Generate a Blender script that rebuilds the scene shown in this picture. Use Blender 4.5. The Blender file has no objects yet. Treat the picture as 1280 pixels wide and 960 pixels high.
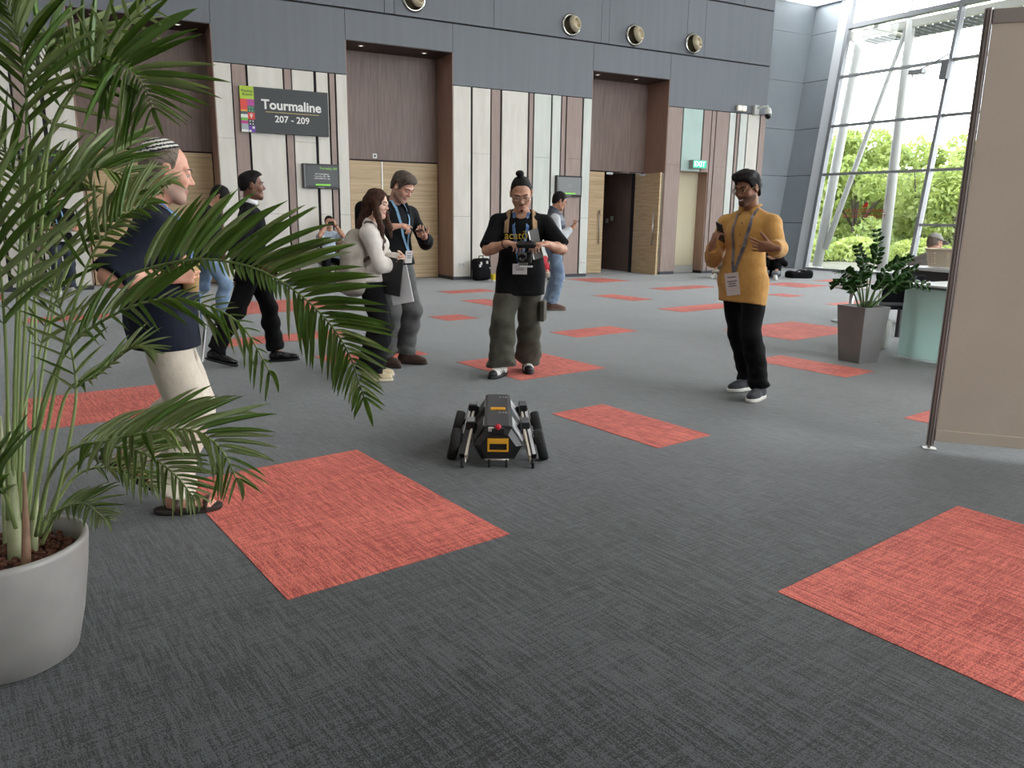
import bpy, bmesh, math, random
import numpy as np
from mathutils import Vector, Matrix, Euler, Quaternion
random.seed(7)
PI = math.pi
R = math.radians
sc = bpy.context.scene
COL = sc.collection

# ---------------------------------------------------------------- camera, sky, light, exposure
CAMZ = 1.3565
FPX = 950.60                       # focal length in pixels of the 1280 wide frame
AX_R = Vector((0.88876111, -0.45816213, 0.01382568))
AX_D = Vector((-0.08641512, -0.19710078, -0.97656731))
AX_F = Vector((0.45015121, 0.86674030, -0.21476764))
cam = bpy.data.cameras.new('camera')
cam.sensor_fit = 'HORIZONTAL'; cam.sensor_width = 36.0; cam.lens = FPX/1280*36.0
cam.clip_end = 500
camo = bpy.data.objects.new('camera', cam); COL.objects.link(camo)
m = Matrix.Identity(4)
for i in range(3):
    m[i][0] = AX_R[i]; m[i][1] = -AX_D[i]; m[i][2] = -AX_F[i]
m[2][3] = CAMZ
camo.matrix_world = m
sc.camera = camo
sc.view_settings.view_transform = 'Standard'
sc.view_settings.look = 'None'
sc.view_settings.gamma = 1.0
sc.view_settings.use_curve_mapping = False
sc.view_settings.exposure = 0.35
world = bpy.data.worlds.new('overcast_sky'); sc.world = world
world.use_nodes = True
wn = world.node_tree; bg = wn.nodes['Background']
bg.inputs[0].default_value = (0.93, 0.97, 1.0, 1); bg.inputs[1].default_value = SKY = 6.0

def lamp(name, loc, size, power, rot=(0, 0, 0), color=(1, 1, 1)):
    l = bpy.data.lights.new(name, 'AREA'); l.shape = 'RECTANGLE'; l.size, l.size_y = size
    l.energy = power; l.color = color
    o = bpy.data.objects.new(name, l); o.location = loc; o.rotation_euler = rot; COL.objects.link(o)
    return o
# fill area lights added under the ceiling, out of view and without fixtures
for lx, ly in ((-5, -4), (1.5, -4), (8, -4), (-5, 3), (1.5, 3), (8, 3), (-3, 10), (4, 10), (11, 10)):
    lamp('fill_light', (lx, ly, 9.3), (3.0, 1.2), 60, color=(1.0, 0.95, 0.88))

# ---------------------------------------------------------------- helpers
def lin(c):
    c = c/255.0
    return c/12.92 if c <= 0.04045 else ((c+0.055)/1.055)**2.4
def rgb(r, g, b): return (lin(r), lin(g), lin(b), 1.0)

MATS = {}
def mat(name, col, rough=0.6, metal=0.0, col2=None, scale=8.0, stretch=(1, 1, 1), bump=0.0, bscale=None, spec=0.5, emit=None, estr=1.0, detail=3.0, sheen=0.0, amount=1.0, trans=0.0):
    if name in MATS: return MATS[name]
    M = bpy.data.materials.new(name); M.use_nodes = True
    nt = M.node_tree; b = nt.nodes['Principled BSDF']
    b.inputs['Base Color'].default_value = col
    b.inputs['Roughness'].default_value = rough
    b.inputs['Metallic'].default_value = metal
    b.inputs['Specular IOR Level'].default_value = spec
    if sheen: b.inputs['Sheen Weight'].default_value = sheen
    if trans: b.inputs['Transmission Weight'].default_value = trans
    if emit:
        b.inputs['Emission Color'].default_value = emit; b.inputs['Emission Strength'].default_value = estr
    if col2 or bump:
        tc = nt.nodes.new('ShaderNodeTexCoord'); mp = nt.nodes.new('ShaderNodeMapping')
        mp.inputs['Scale'].default_value = stretch
        nt.links.new(tc.outputs['Object'], mp.inputs['Vector'])
        nz = nt.nodes.new('ShaderNodeTexNoise'); nz.inputs['Scale'].default_value = scale; nz.inputs['Detail'].default_value = detail
        nt.links.new(mp.outputs[0], nz.inputs['Vector'])
        if col2:
            mx = nt.nodes.new('ShaderNodeMix'); mx.data_type = 'RGBA'
            mx.inputs[6].default_value = col; mx.inputs[7].default_value = col2
            rp = nt.nodes.new('ShaderNodeMapRange'); rp.inputs[1].default_value = 0.35; rp.inputs[2].default_value = 0.65; rp.inputs[4].default_value = amount
            nt.links.new(nz.outputs[0], rp.inputs[0]); nt.links.new(rp.outputs[0], mx.inputs[0])
            nt.links.new(mx.outputs[2], b.inputs['Base Color'])
        if bump:
            bz = nz
            if bscale:
                bz = nt.nodes.new('ShaderNodeTexNoise'); bz.inputs['Scale'].default_value = bscale; bz.inputs['Detail'].default_value = 3
                nt.links.new(mp.outputs[0], bz.inputs['Vector'])
            bp = nt.nodes.new('ShaderNodeBump'); bp.inputs['Strength'].default_value = bump; bp.inputs['Distance'].default_value = 0.01
            nt.links.new(bz.outputs[0], bp.inputs['Height']); nt.links.new(bp.outputs[0], b.inputs['Normal'])
    MATS[name] = M
    return M

def link_mesh(name, me, m=None, parent=None, smooth=False):
    o = bpy.data.objects.new(name, me); COL.objects.link(o)
    if m is not None:
        for q in (m if isinstance(m, (list, tuple)) else [m]): me.materials.append(q)
    if smooth: me.polygons.foreach_set('use_smooth', [True]*len(me.polygons))
    if parent: o.parent = parent
    return o
def obj(name, bm, m=None, parent=None, smooth=False):
    me = bpy.data.meshes.new(name); bm.normal_update(); bm.to_mesh(me); bm.free()
    return link_mesh(name, me, m, parent, smooth)
def tag(o, label=None, cat=None, group=None, kind=None):
    if label: o['label'] = label
    if cat: o['category'] = cat
    if group: o['group'] = group
    if kind: o['kind'] = kind
    return o
def empty(name, loc=(0, 0, 0), rz=0.0, label=None, cat=None, group=None, kind=None):
    o = bpy.data.objects.new(name, None); COL.objects.link(o); o.empty_display_size = 0.1
    o.location = loc; o.rotation_euler = (0, 0, rz)
    return tag(o, label, cat, group, kind)
def struct(name, bm, m=None):
    o = obj(name, bm, m); o['kind'] = 'structure'; return o
def sub(name, parent): # structural child left without label
    return name

def BM(): return bmesh.new()
def box(bm, x0, x1, y0, y1, z0, z1, M=None, mi=0, bev=0.0):
    vs = [bm.verts.new(Vector(p)) for p in ((x0,y0,z0),(x1,y0,z0),(x1,y1,z0),(x0,y1,z0),(x0,y0,z1),(x1,y0,z1),(x1,y1,z1),(x0,y1,z1))]
    fs = [bm.faces.new([vs[i] for i in q]) for q in ((3,2,1,0),(4,5,6,7),(0,1,5,4),(1,2,6,5),(2,3,7,6),(3,0,4,7))]
    for f in fs: f.material_index = mi
    if bev > 0:
        es = list({e for f in fs for e in f.edges})
        r = bmesh.ops.bevel(bm, geom=es, offset=bev, segments=2, profile=0.6, affect='EDGES', clamp_overlap=True)
        vs = list({v for f in r['faces'] for v in f.verts} | {v for v in vs if v.is_valid})
    if M is not None:
        for v in vs: v.co = M @ v.co
    return vs
def frame_from(d, up=(0, 0, 1)):
    d = Vector(d).normalized(); u = Vector(up)
    if abs(d.dot(u)) > 0.98: u = Vector((1, 0, 0))
    x = u.cross(d).normalized(); y = d.cross(x)
    return x, y, d
def tube(bm, pts, rad, n=8, caps=True, mi=0, flat=None):
    """swept tube through pts, radius number or list; flat = (rx, ry) scale"""
    pts = [Vector(p) for p in pts]; k = len(pts)
    rr = rad if isinstance(rad, (list, tuple)) else [rad]*k
    rings = []; x = None
    for i, p in enumerate(pts):
        d = (pts[min(i+1, k-1)] - pts[max(i-1, 0)])
        if d.length < 1e-9: d = Vector((0, 0, 1))
        d.normalize()
        if x is None: x, y, _ = frame_from(d)
        else:
            x = (x - d*x.dot(d));
            if x.length < 1e-6: x, y, _ = frame_from(d)
            x.normalize(); y = d.cross(x)
        sx, sy = flat if flat else (1, 1)
        rings.append([bm.verts.new(p + (x*math.cos(2*PI*j/n)*sx + y*math.sin(2*PI*j/n)*sy)*rr[i]) for j in range(n)])
    for a, b in zip(rings, rings[1:]):
        for j in range(n):
            f = bm.faces.new((a[j], a[(j+1) % n], b[(j+1) % n], b[j])); f.material_index = mi; f.smooth = True
    if caps:
        f = bm.faces.new(list(reversed(rings[0]))); f.material_index = mi
        f = bm.faces.new(rings[-1]); f.material_index = mi
    return rings
def lathe(bm, prof, n=32, c=(0, 0, 0), M=None, mi=0, closed=False):
    """prof: list of (r, z); turned about z"""
    rings = []
    for r, z in prof:
        if r < 1e-6: rings.append([bm.verts.new(Vector(c)+Vector((0, 0, z)))])
        else: rings.append([bm.verts.new(Vector(c)+Vector((r*math.cos(2*PI*j/n), r*math.sin(2*PI*j/n), z))) for j in range(n)])
    for a, b in zip(rings, rings[1:]):
        for j in range(n):
            k = (j+1) % n
            if len(a) == 1 and len(b) == 1: continue
            if len(a) == 1: f = bm.faces.new((a[0], b[k], b[j]))
            elif len(b) == 1: f = bm.faces.new((a[j], a[k], b[0]))
            else: f = bm.faces.new((a[j], a[k], b[k], b[j]))
            f.smooth = True; f.material_index = mi
    if M is not None:
        for rg in rings:
            for v in rg: v.co = M @ v.co
    return rings
def prism(bm, poly, y0, y1, M=None, mi=0):
    """poly of (x, z) extruded along y"""
    a = [bm.verts.new((x, y0, z)) for x, z in poly]; b = [bm.verts.new((x, y1, z)) for x, z in poly]
    n = len(poly)
    fs = [bm.faces.new(a), bm.faces.new(list(reversed(b)))]
    for i in range(n): fs.append(bm.faces.new((a[i], b[i], b[(i+1) % n], a[(i+1) % n])))
    for f in fs: f.material_index = mi
    bmesh.ops.recalc_face_normals(bm, faces=fs)
    if M is not None:
        for v in a+b: v.co = M @ v.co
    return a+b
def text_mesh(name, body, size, loc, rot, m, parent, ext=0.002, align='CENTER', bold=0.0):
    c = bpy.data.curves.new(name, 'FONT'); c.body = body; c.size = size; c.extrude = ext; c.align_x = align; c.align_y = 'CENTER'; c.offset = bold
    c.resolution_u = 3
    o = bpy.data.objects.new(name, c); COL.objects.link(o)
    dg = bpy.context.evaluated_depsgraph_get()
    me = bpy.data.meshes.new_from_object(o.evaluated_get(dg))
    bpy.data.objects.remove(o); bpy.data.curves.remove(c)
    me.materials.clear()
    t = link_mesh(name, me, m, parent)
    t.location = loc; t.rotation_euler = rot
    return t
def ray(x, y): return AX_R*((x-640)/FPX) + AX_D*((y-480)/FPX) + AX_F
def at(x, y, dist):                     # point seen at photo pixel x, y, dist metres along the optical axis
    return Vector((0, 0, CAMZ)) + ray(x, y)*dist

# ---------------------------------------------------------------- the hall: floor and carpet
CA = R(-80.107)                                   # carpet grid: u runs towards the camera, v to the right
CU = Vector((math.cos(CA), math.sin(CA), 0)); CV = Vector((-math.sin(CA), math.cos(CA), 0))
COX, COY = -2.92621774*CAMZ, 1.38858898*CAMZ
def grid(u, v): return CU*(COX+0.5*u) + CV*(COY+0.5*v)

def carpet(name, dark, light, contrast=1.0, sheen=.3):
    M = bpy.data.materials.new(name); M.use_nodes = True
    nt = M.node_tree; L = nt.links.new; b = nt.nodes['Principled BSDF']
    geo = nt.nodes.new('ShaderNodeNewGeometry')
    base = nt.nodes.new('ShaderNodeMapping'); base.vector_type = 'TEXTURE'
    base.inputs['Location'].default_value = CU*COX+CV*COY; base.inputs['Rotation'].default_value = (0, 0, CA)
    L(geo.outputs['Position'], base.inputs['Vector'])
    def noise(sx, sy, scale, det=2.0):
        mp = nt.nodes.new('ShaderNodeMapping'); mp.inputs['Scale'].default_value = (sx, sy, 1)
        L(base.outputs[0], mp.inputs['Vector'])
        n = nt.nodes.new('ShaderNodeTexNoise'); n.inputs['Scale'].default_value = scale; n.inputs['Detail'].default_value = det; n.inputs['Roughness'].default_value = 0.6
        L(mp.outputs[0], n.inputs['Vector']); return n.outputs[0]
    def math_(op, a, b_=None, c=None):
        n = nt.nodes.new('ShaderNodeMath'); n.operation = op
        for i, x in enumerate((a, b_, c)):
            if x is None: continue
            if isinstance(x, (int, float)): n.inputs[i].default_value = x
            else: L(x, n.inputs[i])
        return n.outputs[0]
    A = noise(5, 70, 1.0, 2.5); B = noise(70, 5, 1.0, 2.5)
    A2 = noise(14, 160, 1.0, 1.0); B2 = noise(160, 14, 1.0, 1.0)
    ck = nt.nodes.new('ShaderNodeTexChecker'); ck.inputs['Scale'].default_value = 2.0
    L(base.outputs[0], ck.inputs['Vector'])
    w = math_('MULTIPLY_ADD', ck.outputs['Fac'], 0.16, 0.30)
    def mix(a, b_, f):
        return math_('ADD', math_('MULTIPLY', a, math_('SUBTRACT', 1.0, f)), math_('MULTIPLY', b_, f))
    v = math_('ADD', math_('MULTIPLY', mix(A, B, w), 0.62), math_('MULTIPLY', mix(A2, B2, w), 0.38))
    sp = noise(150, 210, 1.0, 2.0)
    v = math_('ADD', math_('MULTIPLY', v, 0.60), math_('MULTIPLY', sp, 0.40))
    big = noise(1.3, 1.3, 1.0, 2.0)
    v = math_('ADD', v, math_('MULTIPLY_ADD', big, 0.10, -0.05))
    mr = nt.nodes.new('ShaderNodeMapRange'); mr.inputs[1].default_value = 0.5-0.13/contrast; mr.inputs[2].default_value = 0.5+0.13/contrast
    L(v, mr.inputs[0])
    mx = nt.nodes.new('ShaderNodeMix'); mx.data_type = 'RGBA'; mx.inputs[6].default_value = dark; mx.inputs[7].default_value = light
    L(mr.outputs[0], mx.inputs[0]); L(mx.outputs[2], b.inputs['Base Color'])
    b.inputs['Roughness'].default_value = 0.75; b.inputs['Specular IOR Level'].default_value = 0.35
    b.inputs['Sheen Weight'].default_value = sheen; b.inputs['Sheen Roughness'].default_value = 0.4
    bp = nt.nodes.new('ShaderNodeBump'); bp.inputs['Strength'].default_value = 0.55; bp.inputs['Distance'].default_value = 0.006
    L(v, bp.inputs['Height']); L(bp.outputs[0], b.inputs['Normal'])
    return M
C_GREY = carpet('charcoal_carpet', rgb(14, 15, 16), rgb(74, 78, 80), 3.4, .44)
C_RED = carpet('coral_carpet', rgb(158, 66, 60), rgb(238, 130, 114), 2.6, .06)

bm = BM(); box(bm, -14, 17.6, -10, 15.35, -0.3, 0); box(bm, 17.6, 18.2, -10, 15.35, -0.3, -0.001)
box(bm, -14, 17.6, 15.35, 21, -0.3, 0); box(bm, 17.6, 17.9, 15.35, 18, -0.3, -0.001)
floor = struct('floor', bm, C_GREY)
bm = BM(); box(bm, 0.0004, 0.4996, 0.0004, 0.4996, 0, 0.002)
tile_me = bpy.data.meshes.new('carpet_tile'); bm.to_mesh(tile_me); bm.free(); tile_me.materials.append(C_RED)
PATCH = [(0,3,-2,0),(5,8,1,4),(0,2,3,4),(-4,-2,4,6),(-6,-5,8,10),(-12,-10,15,16),(-13,-12,19,22),(-8,-7,14,17),(-18,-16,19,21),
         (-4,-2,12,15),(-1,1,9,10),(-9,-8,21,22),(-12,-10,25,27),(-16,-15,11,13),(-13,-11,10,11),(-10,-9,7,8),(-6,-5,2,4),(-9,-8,1,4),
         (-16,-13,3,6),(-5,-3,-3,-1),(-15,-14,-2,0),(-22,-20,-4,-2),(3,5,7,9),(-6,-4,20,22),(-12,-10,29,31),(-19,-18,24,26)]
for u0, u1, v0, v1 in PATCH:
    for u in range(u0, u1):
        for v in range(v0, v1):
            p = grid(u, v)
            if p.y > 15.0 or p.x > 17.0: continue
            t = bpy.data.objects.new('carpet_tile', tile_me); COL.objects.link(t)
            t.location = p; t.rotation_euler = (0, 0, CA); t.parent = floor

# ---------------------------------------------------------------- the meeting room wall
YW = 15.30; YB = 16.15; ZT = 9.5
m_joint = mat('dark_joint', rgb(34, 30, 34), 0.8)
m_cream = mat('cream_panel', rgb(234, 230, 221), 0.55, col2=rgb(224, 220, 210), scale=2.2, stretch=(3, 1, 0.6), bump=0.04, bscale=30)
m_pale = mat('pale_green_panel', rgb(226, 230, 223), 0.55, col2=rgb(215, 221, 214), scale=2.2, stretch=(3, 1, 0.6), bump=0.04, bscale=30)
m_teal = mat('pale_teal_panel', rgb(190, 215, 208), 0.5, col2=rgb(182, 208, 200), scale=2)
m_brown = mat('mauve_brown_panel', rgb(170, 150, 142), 0.5, col2=rgb(158, 138, 130), scale=6, stretch=(8, 8, 0.5), bump=0.05, bscale=60)
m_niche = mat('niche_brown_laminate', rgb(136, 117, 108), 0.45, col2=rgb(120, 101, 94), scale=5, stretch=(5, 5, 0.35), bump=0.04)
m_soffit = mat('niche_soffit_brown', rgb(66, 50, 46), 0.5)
m_reveal = mat('reveal_brown', rgb(168, 138, 124), 0.45, col2=rgb(154, 124, 110), scale=5, stretch=(5, 5, 0.35))
m_grey = mat('slate_grey_panel', rgb(116, 121, 128), 0.5, col2=rgb(112, 117, 124), scale=1.5, stretch=(6, 6, 0.25))
m_base = mat('grey_skirting', rgb(66, 70, 76), 0.6)
def wood_mat(name, c1, c2, c3):
    M = bpy.data.materials.new(name); M.use_nodes = True; nt = M.node_tree; b = nt.nodes['Principled BSDF']; L = nt.links.new
    tc = nt.nodes.new('ShaderNodeTexCoord'); mp = nt.nodes.new('ShaderNodeMapping'); mp.inputs['Scale'].default_value = (0.5, 1, 14)
    L(tc.outputs['Object'], mp.inputs[0])
    n = nt.nodes.new('ShaderNodeTexNoise'); n.inputs['Scale'].default_value = 2.2; n.inputs['Detail'].default_value = 5; n.inputs['Distortion'].default_value = 0.6
    L(mp.outputs[0], n.inputs[0])
    r = nt.nodes.new('ShaderNodeValToRGB'); r.color_ramp.elements[0].color = c1; r.color_ramp.elements[0].position = .3; r.color_ramp.elements[1].color = c3; r.color_ramp.elements[1].position = .72
    e = r.color_ramp.elements.new(.5); e.color = c2
    L(n.outputs[0], r.inputs[0]); L(r.outputs[0], b.inputs['Base Color']); b.inputs['Roughness'].default_value = 0.45
    return M
m_wood = wood_mat('pale_oak_veneer', rgb(186, 160, 122), rgb(205, 180, 140), rgb(218, 194, 156))
m_metal = mat('brushed_steel', rgb(190, 190, 190), 0.3, 1.0)
m_white = mat('white_plastic', rgb(228, 228, 224), 0.4)
m_black = mat('black_plastic', rgb(18, 18, 20), 0.4)
m_creamwall = mat('cream_plaster', rgb(222, 214, 184), 0.7)
m_lampglow = mat('downlight_glow', rgb(255, 250, 235), 0.4, emit=(1, .95, .85, 1), estr=1.6)

NICHES = [(-0.375, 1.855, 4.61), (4.265, 6.48, 4.61), (9.88, 12.05, 4.58)]
ALC = (12.49, 13.39, 2.52)
JO = 0.03                                          # depth of the open joints
bm = BM()
xs = [-14, NICHES[0][0], NICHES[0][1], NICHES[1][0], NICHES[1][1], NICHES[2][0], NICHES[2][1], 15.20]
for a, b in ((0, 1), (2, 3), (4, 5)): box(bm, xs[a], xs[b], YW+JO, YB+0.15, 0, ZT)
box(bm, NICHES[2][1], ALC[0], YW+JO, YB+0.15, 0, ZT); box(bm, ALC[1], 15.20, YW+JO, YB+0.15, 0, ZT)
box(bm, ALC[0], ALC[1], YW+JO, YB+0.15, ALC[2], ZT); box(bm, ALC[0], ALC[1], YW+0.5, YB+0.15, 0, ALC[2])
for x0, x1, z in NICHES: box(bm, x0, x1, YW+JO, YB+0.15, z, ZT)
for x0, x1, z in NICHES[:2]: box(bm, x0, x1, YB, YB+0.15, 0, z)
n3 = NICHES[2]; box(bm, n3[0], n3[1], YB, YB+0.15, 2.48, n3[2])
box(bm, n3[0], 10.84, YB+.05, YB+0.15, 0, 2.48); box(bm, 11.80, n3[1], YB, YB+0.15, 0, 2.48)
wall = struct('wall_back', bm, m_joint)

def panel(x0, x1, z0, z1, m, name='wall_panel', y0=None, y1=None, parent=wall, g=0.0015):
    bm = BM(); box(bm, x0+g, x1-g, YW if y0 is None else y0, YW+JO+0.005 if y1 is None else y1, z0+g, z1-g, bev=0.002)
    return obj(name, bm, m, parent)
def strip(x0, x1, m, seams=(), z0=0.07, z1=3.975):
    zz = [z0]+list(seams)+[z1]
    for a, b in zip(zz, zz[1:]): panel(x0, x1, a, b, m, g=0.002 if seams else 0.0)
cr, br, pl, te = m_cream, m_brown, m_pale, m_teal
STR = [(-2.9, -2.45, cr, (2.67,)), (-2.40, -2.2, br, ()), (-2.16, -1.62, cr, (1.35,)), (-1.57, -1.27, cr, (2.67,)), (-1.235, -1.075, br, ()), (-1.05, -0.865, cr, (2.67,)), (-0.805, -0.38, cr, (1.35, 2.67)),
       (1.86, 2.15, cr, (2.69,)), (2.17, 2.40, br, ()), (2.44, 3.06, cr, (1.35,)), (3.09, 3.21, br, ()), (3.23, 3.63, cr, (2.69,)), (3.68, 3.90, cr, (1.35,)), (3.93, 4.03, br, (2.9,)), (4.06, 4.265, cr, (1.35,)),
       (6.49, 6.885, cr, (1.35,)), (6.93, 7.34, cr, (2.66,)), (7.37, 7.57, br, ()), (7.62, 8.24, cr, ()), (8.28, 8.37, br, (2.9,)), (8.40, 8.82, pl, (2.65,)), (8.86, 9.07, pl, ()), (9.10, 9.20, br, (2.9,)), (9.23, 9.63, br, (2.66,)), (9.67, 9.88, pl, (1.35,)),
       (12.06, 12.49, br, (2.65,)), (13.42, 13.53, br, ()), (13.56, 13.96, br, (2.65,)), (13.99, 14.18, pl, ()), (14.22, 14.30, br, (2.9,)), (14.34, 14.56, pl, ()), (14.60, 14.98, cr, ()), (15.02, 15.20, br, ())]
for x0, x1, mm, se in STR: strip(x0, x1, mm, se)
strip(12.52, 13.12, te, (), ALC[2], 3.975); strip(13.16, 13.39, br, (), ALC[2], 3.975)
x = -3.0
for w, mm in ((.5, br), (.6, cr), (.35, cr), (.2, br), (.7, cr), (.4, br), (.5, cr), (.8, cr), (.3, br), (.6, cr), (.5, cr), (.4, br), (.9, cr), (.5, cr), (.3, br), (.7, cr), (.6, cr), (.5, br), (.6, cr)):
    strip(x-w, x-.04, mm, ()); x -= w
# slate panels above: row 1 up to the long seam at 5.16, row 2 to 6.455, row 3 above
GY = YW-0.0
def gpanel(x0, x1, z0, z1): panel(x0, x1, z0, z1, m_grey, 'slate_panel', g=0.004)
edges1 = [-14, -10.5, -7.5, -4.6, -2.6, NICHES[0][0], NICHES[0][1], NICHES[1][0], NICHES[1][1], NICHES[2][0], NICHES[2][1], 15.20]
for a, b in zip(edges1, edges1[1:]):
    z0 = 3.985
    for n in NICHES:
        if abs(a-n[0]) < 1e-6: z0 = n[2]
    gpanel(a, b, z0, 5.15)
e2 = [-14, -11, -8, -5, -2, 1.0, 3.6, 5.05, 5.25, 7.4, 10.06, 10.27, 12.47, 13.02, 15.20]
for a, b in zip(e2, e2[1:]): gpanel(a, b, 5.175, 6.445)
e3 = [-14, -11, -8, -5, -2, 1.0, 4, 7, 10.1, 13.0, 14.2, 15.20]
for a, b in zip(e3, e3[1:]): gpanel(a, b, 6.47, 7.9); gpanel(a, b, 7.92, 9.49)
# skirting
bm = BM()
for a, b in ((-14, NICHES[0][0]), (NICHES[0][1], NICHES[1][0]), (NICHES[1][1], NICHES[2][0]), (NICHES[2][1], ALC[0]), (ALC[1], 15.2)):
    box(bm, a, b, YW+0.005, YW+JO+0.01, 0, 0.068)
for x0, x1, z in NICHES[:2]:
    box(bm, x0-.01, x0+.004, YW+.01, YB, 0, .068); box(bm, x1-.004, x1+.01, YW+.01, YB, 0, .068)
box(bm, NICHES[2][0]-.01, NICHES[2][0]+.004, YW+.01, YB, 0, .068)
struct('baseboard_back', bm, m_base)

m_astr = mat('pale_metal_astragal', rgb(205, 200, 190), 0.35, 0.3)
def downlight(x, y, z, name='niche_downlight'):
    t = empty('downlight', (x, y, z), label=None)
    return t
def leaf(parent, x0, x1, y, z0=0.012, z1=2.455, th=0.05, name='door_leaf'):
    bm = BM(); box(bm, x0, x1, y, y+th, z0, z1, bev=0.003); return obj(name, bm, m_wood, parent)
def pull(parent, x, y, z0, z1, face=-1):
    bm = BM(); tube(bm, [(x, y+face*.055, z0), (x, y+face*.055, z1)], 0.014, 10)
    for z in (z0+.06, z1-.06): tube(bm, [(x, y, z), (x, y+face*.055, z)], 0.009, 8)
    return obj('pull_handle', bm, m_metal, parent)
def sensor(x, z, label):
    t = empty('door_sensor', (x, YB-0.012, z), label=label, cat='sensor', group=None)
    bm = BM(); box(bm, -.048, .048, -.012, .01, -.048, .048, bev=.006); obj('cover_plate', bm, m_white, t)
    bm = BM(); box(bm, -.018, .018, -.018, -.01, -.02, .02, bev=.004); obj('sensor_eye', bm, m_black, t)
for i, (x0, x1, z) in enumerate(NICHES):
    # reveals, soffit and the brown boards above the doors
    for xa, xb in ((x0-.004, x0+.012), (x1-.012, x1+.004)):
        panel(xa, xb, 0.07, z, m_reveal, 'reveal_panel', YW+.004, YB+.002, g=0)
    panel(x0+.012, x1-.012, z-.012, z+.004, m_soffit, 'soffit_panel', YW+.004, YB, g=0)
    bx = [x0+.012, x0+(x1-x0)*(.40 if i else .5), x1-.012]
    for a, b in zip(bx, bx[1:]): panel(a, b, 2.485, z-.012, m_niche, 'niche_board', YB-.02, YB+.01, g=0.001)
    lx = [x0+.40, x0+1.72] if i != 2 else [x0+.34, x0+1.42]
    for k, q in enumerate(lx):
        nm = ('left', 'middle', 'right')[i]
        t = empty('downlight', (q, YW+.33, z-.012), label='small round downlight in the soffit of the %s door niche, %s one' % (nm, ('left', 'right')[k]), cat='downlight', group='niche downlights')
        bm = BM(); lathe(bm, [(0.06, 0), (0.06, -.006), (0.036, -.008), (0.032, .002)], 20); obj('trim_ring', bm, m_white, t)
        bm = BM(); lathe(bm, [(0.034, -.003), (0, -.004)], 20); obj('lamp_lens', bm, m_lampglow, t)
sensor(0.80, 2.60, 'small white square door sensor above the left oak doors')
sensor(5.05, 2.565, 'small white square door sensor above the middle oak doors')
sensor(10.36, 2.56, 'small white square door sensor above the open doorway')
m_gap = mat('shadow_gap_frame', rgb(60, 52, 48), 0.6)
def door(n, x0, x1, xm):
    d = empty('door_%d' % n, (0, 0, 0), kind='structure')
    leaf(d, x0+.02, xm-.02, YB-.045); leaf(d, xm+.02, x1-.02, YB-.045)
    bm = BM(); box(bm, xm-.014, xm+.014, YB-.058, YB-.0, 0.012, 2.455); obj('astragal', bm, m_astr, d)
    return d
d1 = door(1, NICHES[0][0]+.01, NICHES[0][1]-.01, 0.74); d2 = door(2, NICHES[1][0]+.01, NICHES[1][1]-.01, 5.19)
# open door: left leaf shut, right leaf swung into the hall
d3 = empty('door_3', (0, 0, 0), kind='structure')
leaf(d3, NICHES[2][0]+.02, 10.835, YB-.045)
pull(d3, 10.70, YB-.045, 0.72, 1.55)
bm = BM(); box(bm, 11.775, 11.83, YB-1.02, YB-.03, .012, 2.44, bev=.003); obj('door_leaf', bm, m_wood, d3)
bm = BM(); tube(bm, [(11.72, YB-.90, .72), (11.72, YB-.90, 1.55)], .014, 10)
for z in (.78, 1.49): tube(bm, [(11.775, YB-.90, z), (11.72, YB-.90, z)], .009, 8)
obj('pull_handle', bm, m_metal, d3)
for k in range(3):
    bm = BM(); box(bm, 11.835+.02*k, 11.843+.02*k, YB-1.0, YB-.98, .03, 2.43); obj('edge_seal', bm, m_astr if k % 2 == 0 else m_black, d3)
bm = BM(); box(bm, 10.87, 11.05, YB-.09, YB-.045, 2.40, 2.455, bev=.005); tube(bm, [(11.05, YB-.07, 2.44), (11.4, YB-.3, 2.45)], .008, 6); obj('door_closer', bm, m_metal, d3)
bm = BM(); box(bm, 11.70, 11.775, YB-.5, YB-.28, 2.38, 2.43, bev=.005); tube(bm, [(11.74, YB-.3, 2.44), (11.5, YB-.05, 2.45)], .008, 6); obj('door_closer', bm, m_metal, d3)
# vestibule behind the open door
m_vest = mat('vestibule_brown', rgb(128, 104, 94), 0.6, col2=rgb(118, 95, 86), scale=2)
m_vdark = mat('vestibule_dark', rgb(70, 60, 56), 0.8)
bm = BM(); box(bm, 11.86, 12.0, YB+.15, 18.6, 0, 2.6); box(bm, 10.0, 15.0, 18.6, 18.75, 0, 2.6); 
struct('wall_vestibule', bm, m_vest)
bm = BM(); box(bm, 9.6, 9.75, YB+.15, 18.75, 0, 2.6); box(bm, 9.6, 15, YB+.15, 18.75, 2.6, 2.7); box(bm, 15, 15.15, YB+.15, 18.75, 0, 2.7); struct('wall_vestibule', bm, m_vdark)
t = empty('light_switch', (11.858, 17.2, 1.32), label='pair of white switch plates on the vestibule wall inside the open doorway', cat='switch')
for dy, dz in ((0, .03), (.22, -.03)):
    bm = BM(); box(bm, -.012, 0, dy-.06, dy+.06, dz-.06, dz+.06, bev=.004); obj('switch_plate', bm, m_white, t)
t = empty('tripod_stand', (11.55, 17.6, 0), label='black tripod stand leaning in the dark doorway', cat='stand')
for a in (0.4, 2.5, 4.6):
    bm = BM(); tube(bm, [(0, 0, .62), (.32*math.cos(a), .32*math.sin(a), .012)], .012, 8); obj('leg', bm, m_black, t)
bm = BM(); tube(bm, [(0, 0, .35), (0, 0, 1.15)], .014, 8); obj('pole', bm, m_black, t)
bm = BM(); box(bm, -.035, .035, -.3, .3, 1.1, 1.75, bev=.01); obj('display_screen', bm, m_black, t)
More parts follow.
